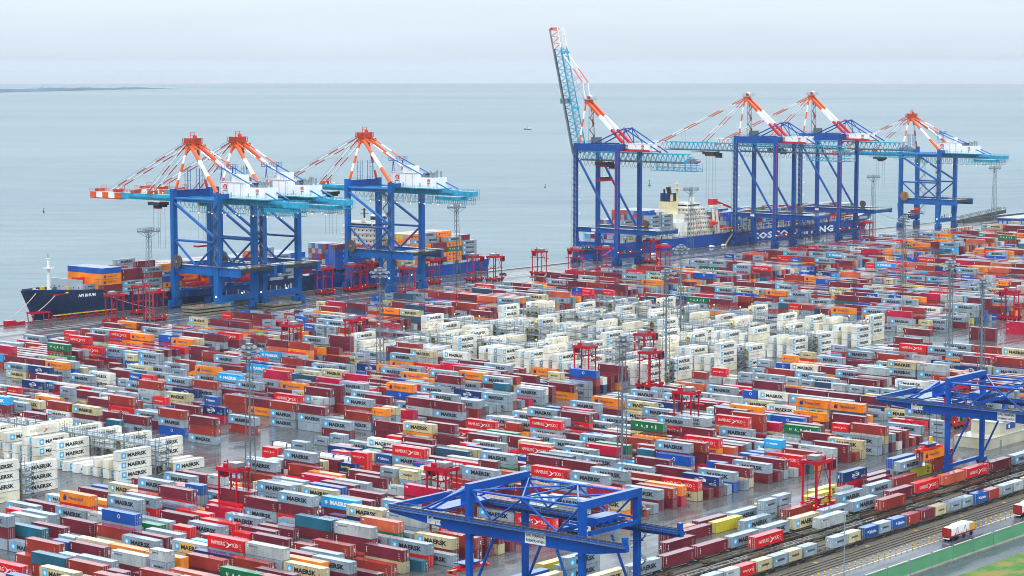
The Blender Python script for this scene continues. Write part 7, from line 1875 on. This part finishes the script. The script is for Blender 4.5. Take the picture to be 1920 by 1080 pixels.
# --- ship one: dark blue, bow to the left
hb = 14.0
s1 = empty('container_ship', (0, YS+hb, 0), 0, 'dark blue container ship with white bow name and orange boxes at its bow', 'ship', 'container ships moored at the quay')
m = loft([(668, .3, .3, 1.2, 12.6, -8.2), (672, 1.5, 2.2, 6.2, 12.2, -5.5), (678, 3.5, 5.2, 9.6, 11.7, -2.2), (686, 7, 9.0, 12.2, 11.2, 0), (695, 10, 12.6, 13.6, 10.6, 0), (701, 11, 13.6, 14, 8.0, 0), (715, 12.5, 14, 14, 7.4, 0), (780, 13, 14, 14, 7.2, 0), (820, 12, 14, 14, 7.4, 0), (836, 8, 12.5, 13.8, 8, 0), (843, 3, 9, 12.5, 8.4, 0)], 'hull_navy'); m.build('hull', s1)
m = MB()
for sgn in (-1, 1): m.beam((661, sgn*1.6, 12.7), (676, sgn*9.4, 12.0), .25, 1.0, 'hull_navy'); m.beam((676, sgn*9.4, 12), (697, sgn*13.7, 10.9), .25, 1.0, 'hull_navy')
for i in range(12): m.cbox(666+i*1.7, rs.uniform(-5, 5), 11.6, 1.0, 1.2, rs.uniform(.8, 1.8), rs.choice(['ship_grey', 'ship_white', 'deck_green', 'yellow_paint']))
m.build('bulwark', s1)
m = MB(); m.box(686.0, -11.2, 11.0, 687.0, 11.2, 16.4, 'ship_grey'); m.box(687, -11.4, 11.0, 691, 11.4, 11.4, 'ship_grey')
for j in range(6): m.box(685.98, -9.5+j*3.6, 12.2, 686.0, -8.9+j*3.6, 13.0, 'steel_dark')
m.build('breakwater', s1)
ship_mast(s1, 675.5, 0, 11.6, 14.5, 'ship_white')
m = MB(); 
for i in range(10): m.box(704+i*13, -13.6, 7.2, 713.5+i*13, 13.6, 8.8, 'ship_grey')
m.build('hatch_cover', s1)
m = MB(); m.quadmesh([(667.6, -5.4, 11.0), (673.4, -8.6, 10.6), (678.2, -10.4, 10.6), (672, -7.7, 9.6), (668.5, -5.0, 9.3)], [(0,1,2,3,4)], 'stripe_red'); m.quadmesh([(666.6, -4.9, 11.4), (679.0, -10.55, 11.2), (678.4, -10.4, 10.8), (667.3, -5.2, 11.0)], [(0,1,2,3)], 'letter_yellow'); m.build('bow_emblem', s1)
ship_label(s1, 'API BHUM', 683.0, -12.45, 8.6, 9.5, 1.5, 'letter_white', 'ship_name', .03, -1.2)
def bay1(xc, hs, pool, z0=9.0): cargo(xc, YS+.9, 10, z0, hs, mixp(pool))
cargo(703.0, YS+.9, 10, 10.4, [3]*10, lambda j, t: 'o' if (j+t) % 4 else rs.choice('omo')); 
for j in range(10): far_box('N', 40, 703.0, YS+2.15+j*2.52, 10.4+3*2.72, 'X', False)
for xc, hh, pool in ((716, [4,4,3,3,4,4,4,3,3,4], 'gmgrmgg'), (729, [4,4,5,4,4,3,4,4,5,4], 'ggmrmg'), (742, [2,3,3,4,4,4,3,4,4,4], 'hogmrN'), (755, [1,2,3,3,4,4,4,4,4,4], 'ogmrNh'), (768, [2,2,3,4,4,4,4,4,4,4], 'gNrmog'), (781, [3,3,4,4,4,4,4,4,4,4], 'gmrNog'), (794, [3,4,4,4,4,4,4,4,4,4], 'Ngmr'), (807, [3,3,4,4,5,4,4,4,4,4], 'Ngmro'), (820, [3,4,4,4,4,4,5,5,4,4], 'NNgm'), (833, [2,3,4,4,4,4,4,4,4,4], 'NgNm')): bay1(xc, hh, pool)
cargo(694, YS+6, 5, 11.2, [1,1,1,2,1], mixp('hghm'), 20)
# --- ship two: mid blue, behind the third crane
s2 = empty('container_ship', (0, YS+13, 0), 0, 'blue container ship with white bridge hidden behind the third crane', 'ship', 'container ships moored at the quay')
loft([(846, .3, .3, 1.2, 9.5, -3), (852, 3, 4.5, 8.5, 9, -1), (862, 8, 10, 12.2, 7.6, 0), (872, 11.5, 13, 13, 6.4, 0), (950, 12, 13, 13, 6.2, 0), (972, 8, 12, 13, 6.6, 0), (984, 2, 9, 12, 7.2, 0)], 'hull_blue').build('hull', s2)
zt = superstructure(s2, 885, 899, -12.2, 12.2, 6.4, 8, 'ship_white', 4)
m = MB(); m.box(900, -4, 6.4, 906, 4, 27, 'ship_white'); m.box(900.5, -3.2, 27, 905.5, 3.2, 36, 'house_white'); m.box(900.4, -3.3, 33, 905.6, 3.3, 35, 'hull_navy'); 
for i in range(3): m.tube((902+i, 0, 36), (902+i, 0, 38.5), .4, 'steel_dark', 7)
m.build('funnel', s2)
m = MB(); vs, fs, _ = text2d('a', .08, 2); m.quadmesh([(901.4+a*2.6, -3.34, 29.4+b*2.6) for a, b in vs], fs, 'letter_black'); m.build('funnel_mark', s2)
m = MB(); m.beam((892, 0, zt), (892, 0, zt+7), .7, .7, 'steel_dark'); m.cbox(892, 0, zt+4, 1.4, 5, .3, 'steel_dark'); m.cbox(892, 0, zt+6, 1, 3.4, .3, 'steel_dark'); m.tube((888, -3, zt), (888, -3, zt+2), 1.2, 'ship_white', 10); m.build('mast', s2)
m = MB(); m.ball((894, -13.4, 19.5), 1.7, 'lifeboat', 8); m.box(890.5, -14.4, 18.4, 896.5, -12.6, 20, 'lifeboat'); m.rail((887, -12.8, 17.8), (899, -12.8, 17.8), 'lifeboat', 2.6, 2, .25); m.build('lifeboat', s2)
m = MB()
for i in range(9): m.box(866+i*12.9, -12.4, 6.2, 875.6+i*12.9, 12.4, 7.6, 'ship_grey') if not 882 < 866+i*12.9 < 904 else None
for y in (-12.6, 12.6): m.rail((964, y, 6.8), (984, y*.92, 7.2), 'ship_white', 1.6, 1.2, .14)
for i in range(9): m.cbox(970+i*1.4, -12+i*2.2, 6.8, 1, 1, rs.uniform(1.5, 4.5), 'ship_white')
m.build('deck_gear', s2)
for xc, hh, pool in ((832.5, 0, ''),):
    pass
cargo(864, YS+2.2, 8, 9.0, [5,5,4,5,5,5,5,5], lambda j, t: 'N' if j < 3 and t < 4 else rs.choice('rmgN')); cargo(877, YS+.9, 9, 7.7, [5,4,4,5,5,5,5,5,5], lambda j, t: 'N' if t < 3 else rs.choice('rghm'))
cargo(891.5, YS-.2+.9, 1, 7.7, [0], mixp('g'))
for xc, hh, pool in ((914, [1,2,4,5,5,5,5,5,5], 'ggbhro'), (927, [4,5,6,6,6,6,6,6,6], 'googyw'), (940, [4,4,5,6,6,6,6,6,6], 'ogmo'), (953, [5,5,5,6,6,6,6,6,6], 'oomug'), (966, [4,4,5,5,5,5,5,5,5], 'mNgn')): cargo(xc, YS+.9, 9, 7.7, hh, mixp(pool))
far_box('b', 40, 893, YS+1, 21.4, 'X'); far_box('b', 40, 895, YS+1, 18.6, 'X')
# --- ship three: bright blue with white side lettering, bow to the right
s3 = empty('container_ship', (0, YS+16, 0), 0, 'bright blue container ship with cream bridge and big white side lettering', 'ship', 'container ships moored at the quay')
loft([(1104, 5, 11, 15, 8.2, 0), (1108, 9, 14, 16, 8, 0), (1125, 13, 16, 16, 7.6, 0), (1180, 15, 16, 16, 7.6, 0), (1330, 15, 16, 16, 8.0, 0), (1368, 12, 15, 16, 8.6, 0), (1392, 6, 10.5, 15, 10.5, 3), (1410, 2.5, 5, 11.5, 12.6, 8), (1419, .5, 1.2, 5, 14, 14), (1422, .2, .3, 1.4, 14.6, 17)], 'hull_blue').build('hull', s3)
ship_label(s3, 'COSCO SHIPPING', 1253, -16.04, 1.2, 104, 4.8, 'letter_white', 'side_lettering', .04); 
m = MB(); vs, fs, _ = text2d('HAIFA', .02, 1); m.quadmesh([(1103.95, 5-a*10, 4.8+b*1.4) for a, b in vs], fs, 'letter_white'); vs, fs, _ = text2d('HONG KONG', .02, 1); m.quadmesh([(1103.95, 4-a*8, 2.8+b*1.1) for a, b in vs], fs, 'letter_white'); 
zt = superstructure(s3, 1186, 1211, -14.6, 14.6, 7.8, 6, 'ship_white', 4, .9, 1.1)
m = MB(); m.box(1172, -12, 7.8, 1185, 12, 17, 'ship_white'); m.box(1174, -9, 17, 1186, 9, 22, 'ship_white'); m.rail((1172, -12, 17), (1185, -12, 17), 'ship_grey', 1, 1.5, .08); m.box(1176, -4.4, 22, 1185, 4.4, 30, 'ship_cream'); m.box(1177, -3.8, 30, 1184, 3.8, 35.4, 'hull_navy'); m.box(1177.4, -3.85, 30.2, 1180.5, -3.8, 34.6, 'ship_cream'); m.tube((1181.6, 0, 35.4), (1180.2, 0, 39.6), 1.5, 'steel_dark', 10); m.tube((1179, 2, 35.4), (1178.6, 2, 38), .7, 'steel_dark', 8); m.build('funnel', s3)
m = MB(); m.tube((1190, 0, zt), (1190, 0, zt+14), 1.2, 'ship_cream', 8, .6); m.cbox(1190, 0, zt+9, 3, 8, .5, 'ship_cream'); m.cbox(1190, 0, zt+12, 2, 5, .5, 'ship_cream'); m.tube((1200, -5, zt), (1200, -5, zt+3.6), 1.6, 'ship_white', 10); m.build('mast', s3)
for x in (1213, 1152):
    m = MB()
    for sx in (0, 4): m.beam((x+sx, -14.5, 8), (x+sx-2, -13.6, 25.6), 1.3, 1.2, 'ship_white')
    m.box(x-3, -15, 25, x+8, -12, 26.6, 'ship_white'); m.build('provision_crane', s3)
m = MB(); m.ball((1208, -16.6, 15.4), 1.8, 'lifeboat', 8); m.box(1204.4, -17.8, 14.2, 1211.4, -15.2, 16, 'lifeboat'); m.build('lifeboat', s3)
m = MB(); m.tube((1222, -6, 8), (1222, -6, 27), 1.0, 'stripe_red', 8); m.box(1219.5, -8, 26, 1225, -4, 30, 'stripe_red'); m.beam((1222, -6, 29), (1244, -6, 23), 1.0, 1.2, 'stripe_red'); m.build('deck_crane', s3)
m = MB()
for i in range(22):
    x = 1112+i*13.4
    if not 1160 < x < 1216 and x < 1395: m.box(x, -15.2, 7.9, x+11.4, 15.2, 9.6, 'ship_grey')
for i in range(46):
    x = 1110+i*6.1; m.beam((x, -15.8, 7.8), (x, -15.8, 11.2), .35, .35, 'ship_cream')
m.beam((1110, -15.8, 11.2), (1390, -15.8, 11.2), .25, .3, 'ship_cream'); m.build('lashing_bridge', s3)
for i in range(30): m = MB(); m.cbox(1114+i*9.6, -15.3, 7.8, 1.0, .8, rs.uniform(.8, 2.6), rs.choice(['ship_white', 'ship_grey', 'stay_orange', 'deck_green', 'yellow_paint'])); m.build('deck_locker', s3)
m = MB(); m.beam((1232, -16.4, 8.2), (1222, -16.8, .6), 1.2, .3, 'wood_planks'); m.rail((1232, -16.9, 8.2), (1222, -17.3, .6), 'ship_white', 1, 1, .06); m.build('gangway', s3)
ship_mast(s3, 1412, 0, 13.4, 14, 'ship_cream')
P3 = 'ggmrgNhmgc'
for xc, hh in ((1118, [1]*12), (1131, [2,2,3,3,4,4,4,4,4,4,4,4]), (1146, [5,5,6,6,6,6,6,6,6,6,6,6]), (1158.5, [5,5,5,6,6,6,6,6,6,6,6,6])):
    cargo(xc, YS+1, 12, 9.7, hh, (lambda j, t: 'g' if j < 1 else rs.choice('rgmghNcrg')))
for i in range(11):
    xc = 1229+i*13.4+6; cargo(xc, YS+1, 12, 9.7, [rs.choice((1,2,2,3)) if j < 2 else rs.choice((2,3,3,4)) for j in range(12)], mixp('gmurNghgm'))
for xc in (1376, 1388): cargo(xc, YS+3, 9, 11.2, 3, mixp('rmgh'))
# ================================================================== QUAYSIDE THINGS
def make_car(kind, mat):
    t = empty('van' if kind == 'van' else 'parked_car', (0,0,0)); L, W_, H = (5.3, 2.0, 2.0) if kind == 'van' else (4.5, 1.8, 1.5); m = MB(); hl, hw = L/2, W_/2
    pr = [(-hl, .35), (hl, .35), (hl, .85), (hl-.25, 1.0), (hl-1.05, 1.12), (hl-1.75, H), (-hl+.15, H), (-hl, 1.0)] if kind == 'van' else [(-hl, .3), (hl, .3), (hl, .7), (hl-.2, .85), (hl-1.2, .95), (hl-1.9, H), (-hl+.9, H), (-hl+.2, .95), (-hl, .8)]
    n = len(pr); vs = [(a, -hw, b) for a, b in pr]+[(a, hw, b) for a, b in pr]; vs = [(a, y*(.86 if b > 1.2 else 1), b) for a, y, b in vs]
    m.quadmesh(vs, [(i, (i+1) % n, n+(i+1) % n, n+i) for i in range(n)]+[tuple(range(n-1,-1,-1)), tuple(range(n,2*n))], mat); m.build('body', t)
    m = MB(); x1 = hl-(1.25 if kind == 'van' else 1.45); x0 = -hl+(.5 if kind == 'van' else .7); zt = H-.18; zb = 1.15 if kind == 'van' else .98
    for s in (-1, 1): m.quadmesh([(x0, s*(hw*.955+.01), zb), (x1, s*(hw*.955+.01), zb), (x1-.5, s*(hw*.87+.01), zt), (x0+.15, s*(hw*.87+.01), zt)], [(0,1,2,3)], 'glass_dark')
    m.quadmesh([(hl-1.08, -hw*.8, 1.16 if kind == 'van' else .99), (hl-1.08, hw*.8, 1.16 if kind == 'van' else .99), (hl-1.68, hw*.7, H-.1), (hl-1.68, -hw*.7, H-.1)], [(0,1,2,3)], 'glass_dark'); m.build('window', t)
    for x in (-hl+.95, hl-.95):
        for s in (-1, 1): m = MB(); m.tube((x, s*hw*1.0, .34), (x, s*hw*.75, .34), .34, 'tyre', 12); m.build('wheel', t)
    for s in (-1, 1): m = MB(); m.box(hl-.05, s*hw*.7-.16, .62, hl+.015, s*hw*.7+.16, .8, 'letter_white'); m.build('headlight', t)
    return t
v0 = make_car('van', 'car_white'); c0 = make_car('car', 'car_white'); d0 = make_car('car', 'car_dark'); kv, kc, kd = desc(v0), desc(c0), desc(d0)
def car(src, kk, first, x, y, rz, lab):
    o = src if first else copy_fast(src, kk); o.location = (x, y, 0); o.rotation_euler.z = math.radians(rz); tag(o, lab, 'van' if src is v0 else 'car', 'vehicles about the terminal')
car(v0, kv, True, 511.5, 622.5, 200, 'white van driving in the lane beside scattered containers')
car(v0, kv, False, 665.5, 480, 180, 'white van parked behind a red straddle carrier by white stacks')
car(c0, kc, True, 1128, 818, 2, 'white car alone on the quay beneath the grey stacked ship containers')
car(c0, kc, False, 1200, 824, 2, 'white car at the foot of the cream ship gangway, nearer the stern'); car(c0, kc, False, 1214, 824, 4, 'white car at the foot of the cream ship gangway, nearer the bow')
car(d0, kd, True, 1227, 823, 0, 'dark car parked past two white cars on the quay'); car(d0, kd, False, 693, 481, 10, 'dark car parked before the three high white stack'); car(d0, kd, False, 967, 806, 0, 'dark car left alone on the open quay')
def hatch_stack(x, y, n, lab, L=22):
    t = empty('hatch_cover_stack', (x, y, 0), 0, lab, 'hatch covers', 'ship hatch covers laid on the quay')
    for i in range(n):
        m = MB(); z = i*1.5; m.box(-L/2, -5.5, z+.15, L/2, 5.5, z+.9, 'hatch_grey'); m.box(-L/2+.4, -5.2, z+.9, L/2-.4, 5.2, z+1.05, 'wood_planks')
        for j in range(12): m.box(-L/2+j*L/12+.3, -5.6, z+.1, -L/2+j*L/12+.7, 5.6, z+.15, 'steel_dark')
        m.build('cover', t)
hatch_stack(727, 790, 3, 'pile of ship hatch covers on the quay before the first crane'); hatch_stack(768, 782, 2, 'pile of ship hatch covers beside the blue crane legs near yellow light', 20); hatch_stack(874, 778.5, 1, 'flat ship hatch cover lying by the third crane', 20); 
far_box('c', 40, 752, 805, 0.01, 'X')
def spreader_rack(x, y, n, lab):
    t = empty('spreader_stand', (x, y, 0), 0, lab, 'stand', 'red and yellow spreader stands on the quay')
    for i in range(n):
        m = MB(); a = i*6.3
        for q in (0, 5.6): m.beam((a+q, -1, 0), (a+q, -1, 2.2), .25, .25, 'carrier_red'); m.beam((a+q, 1, 0), (a+q, 1, 2.2), .25, .25, 'carrier_red')
        m.box(a-.2, -1.2, 1.0, a+5.9, -.9, 1.3, 'carrier_red'); m.box(a-.2, .9, 2.0, a+5.9, 1.2, 2.3, 'carrier_red'); m.box(a, -.9, 2.2, a+5.6, .9, 2.5, 'yellow_paint'); m.build('frame', t)
spreader_rack(662, 822.5, 6, 'row of red stands with yellow tops along the dark blue bow'); spreader_rack(1405, 770, 7, 'row of red stands with yellow tops at the far quay end')
m = MB(); 
for x in (0, 9):
    for y in (-2, 2): m.beam((x, y*.8, 0), (x, y, 4.6), .35, .35, 'carrier_red')
m.box(-.6, -2.4, 4.4, 9.6, -2, 5, 'carrier_red'); m.box(-.6, 2, 4.4, 9.6, 2.4, 5, 'carrier_red'); m.box(-.6, -2, 4.5, -.2, 2, 4.9, 'carrier_red'); m.box(9.2, -2, 4.5, 9.6, 2, 4.9, 'carrier_red')
o = m.build('portal_frame', None, (647.5, 821.5, 0)); tag(o, 'small red portal frame on the quay edge left of the bow', 'frame')
m = MB(); m.cbox(0, 0, 0, 5, 2.6, 2.4, 'carrier_red'); m.cbox(6, 0, 0, 4, 2.4, 1.6, 'carrier_red'); o = m.build('tool_bin', None, (636, 822, 0)); tag(o, 'low red steel bins on the quay edge at the edge of view', 'bin')
for x, y, z, lab, kk in ((1855.5, 1352, -6, 'green conical channel buoy off the quay', 'g'), (1764, 1415, -6, 'small dark channel buoy between the crane groups', 'd'), (1200, 1502, -6, 'small dark channel buoy on the water above the bow', 'd')):
    t = empty('channel_buoy', (x, y, z), 0, lab, 'buoy'); t.scale = (.45,)*3 if kk == 'd' else (.8,)*3; m = MB(); mt = 'buoy_green' if kk == 'g' else 'steel_dark'; m.tube((0,0,-.5), (0,0,1.2), 1.9, mt, 12); m.tube((0,0,1.2), (0,0,5), 1.4, mt, 10, .4); m.build('float', t); m = MB(); m.tube((0,0,5), (0,0,8), .25, mt, 6); m.cbox(0,0,6.6,1.4,1.4,1.4,mt); m.build('top_mark', t)
t = empty('fishing_boat', (3290, 2680, -6), math.radians(140), 'small dark fishing boat with a mast far out on the water', 'boat'); t.scale = (.52,)*3
m = MB(); m.quadmesh([(-11,-3,-.5),(9,-2.6,-.5),(15,0,-.2),(9,2.6,-.5),(-11,3,-.5),(-11,-3.4,3),(9,-3.2,3.4),(16,0,5),(9,3.2,3.4),(-11,3.4,3)], [(0,1,6,5),(1,2,7,6),(2,3,8,7),(3,4,9,8),(4,0,5,9),(5,6,7,8,9)], 'hull_navy'); m.build('hull', t); m = MB(); m.box(-7, -2.2, 3, 0, 2.2, 6.5, 'ship_white'); m.box(-6, -1.8, 6.5, -2, 1.8, 8.4, 'ship_white'); m.build('wheelhouse', t); m = MB(); m.beam((3,0,3), (3,0,16), .4, .4, 'steel_dark'); m.beam((3,0,9), (-8,0,13), .25, .25, 'steel_dark'); m.build('mast', t)
m = MB()
def sagline(p, q, sag, n=10):
    pv = None
    for i in range(n+1):
        s = i/n; a = Vector(p).lerp(Vector(q), s); a.z -= sag*4*s*(1-s)
        if pv is not None: m.beam(pv, a, .22, .22, 'rope')
        pv = a
sagline((664, 838, 11.5), (628, 824, .6), 2.5); o = m.build('mooring_rope'); tag(o, 'pale mooring rope from the bow tip to the quay', 'rope', 'mooring ropes of the ships')
m = MB(); sagline((672, 834, 10), (640, 824, .6), 2); o = m.build('mooring_rope'); tag(o, 'pale mooring rope below the bow emblem', 'rope', 'mooring ropes of the ships')
m = MB(); sagline((697, 829, 9.6), (724, 824.5, .6), 1); o = m.build('mooring_rope'); tag(o, 'pale mooring rope slanting down the dark blue side', 'rope', 'mooring ropes of the ships')
m = MB(); sagline((1432, 842, 12), (1478, 825, .6), 2.5); o = m.build('mooring_rope'); tag(o, 'pale mooring rope from the bright blue bow', 'rope', 'mooring ropes of the ships')
m = MB(); sagline((1105, 830, 7), (1078, 825, .6), 1); o = m.build('mooring_rope'); tag(o, 'pale mooring rope from the bright blue stern', 'rope', 'mooring ropes of the ships')
t = empty('office_building', (1463, 741, 0), 0, 'long blue office block with a row of pale windows at the far quay', 'building'); m = MB(); m.box(0, 0, 0, 60, 16, 8.0, 'building_blue'); m.box(-.3, -.3, 8.0, 60.3, 16.3, 8.5, 'ship_grey'); m.box(-.06, 0, 0, 0, 16, 2.6, 'ship_grey'); m.box(0, -.06, 0, 60, -.0, 2.6, 'ship_grey'); m.build('wall', t)
for i in range(14): m = MB(); m.box(2+i*4.2, -.1, 4.0, 4.6+i*4.2, -.004, 6.2, 'window_pale'); m.build('window', t)
for i in range(4): m = MB(); m.box(-.1, 1.4+i*3.7, 4.0, -.004, 3.8+i*3.7, 6.2, 'window_pale'); m.build('window', t)
t = empty('jetty', (1500, 812, 0), 0, 'dark jetty with railing at the far end of the quay', 'jetty'); m = MB(); m.beam((0, 0, .6), (90, 6, 4.2), 5, 3, 'wall_dark'); m.beam((0, -8, 1.6), (110, -8, 1.6), 1.0, 3.2, 'wall_dark'); m.build('walkway', t); m = MB(); m.rail((0, -2.4, 2.2), (90, 3.6, 5.8), 'steel_dark', 1.6, 4, .25); m.rail((0, 2.4, 2.2), (90, 8.4, 5.8), 'steel_dark', 1.6, 4, .25); m.build('railing', t)
# tank containers
def tank(x, y, z, rz, frame, lab):
    t = empty('tank_container', (x, y, z), rz, lab, 'tank container', 'white tank containers in the yard'); m = MB(); m.tube((-2.9,0,1.3), (2.9,0,1.3), 1.12, 'tank_white', 18); m.ball((2.9,0,1.3), .9, 'tank_white', 8); m.build('tank', t); m = MB()
    for sx in (-1, 1):
        for sy in (-1, 1): m.beam((sx*3, sy*1.15, 0), (sx*3, sy*1.15, 2.6), .16, .16, frame)
        for z in (.1, 2.5): m.beam((sx*3, -1.15, z), (sx*3, 1.15, z), .16, .16, frame); m.beam((-3, sx*1.15, z), (3, sx*1.15, z), .12, .12, frame)
        m.beam((sx*3, -1.15, .1), (sx*3, 0, .9), .12, .12, frame); m.beam((sx*3, 1.15, .1), (sx*3, 0, .9), .12, .12, frame)
    m.build('frame', t)
tank(482.6, 491.0, 0, -math.pi/2, 'steel_dark', 'white tank container in a black frame standing on the wet lane')
tank(466.5, 455.5, 2.6, -math.pi/2, 'rail_blue', 'white tank container in a blue frame, first of two end to end'); tank(466.5, 449.2, 2.6, -math.pi/2, 'rail_blue', 'white tank container in a blue frame next to a navy short box')
far_box('t', 20, 466.5, 455.5, 0, 'Y'); far_box('m', 20, 466.5, 449.2, 0, 'Y')
fo = FM.build('container_stacks'); tag(fo, 'stacked containers filling the far yard and the ships', kind='stuff')
# ================================================================== AIR
hm = bpy.data.materials.new('haze_air'); hm.use_nodes = True; ht = hm.node_tree; ht.nodes.clear()
ho_ = ht.nodes.new('ShaderNodeOutputMaterial'); hv = ht.nodes.new('ShaderNodeVolumePrincipled'); hv.inputs['Color'].default_value = (0.60, 0.63, 0.68, 1); hv.inputs['Density'].default_value = 3.8e-5; ht.links.new(hv.outputs[0], ho_.inputs['Volume'])
MATS['haze_air'] = hm
m = MB(); m.box(-40000, -2000, -13, 42000, 42000, 156, 'haze_air'); tag(m.build('haze'), kind='stuff')
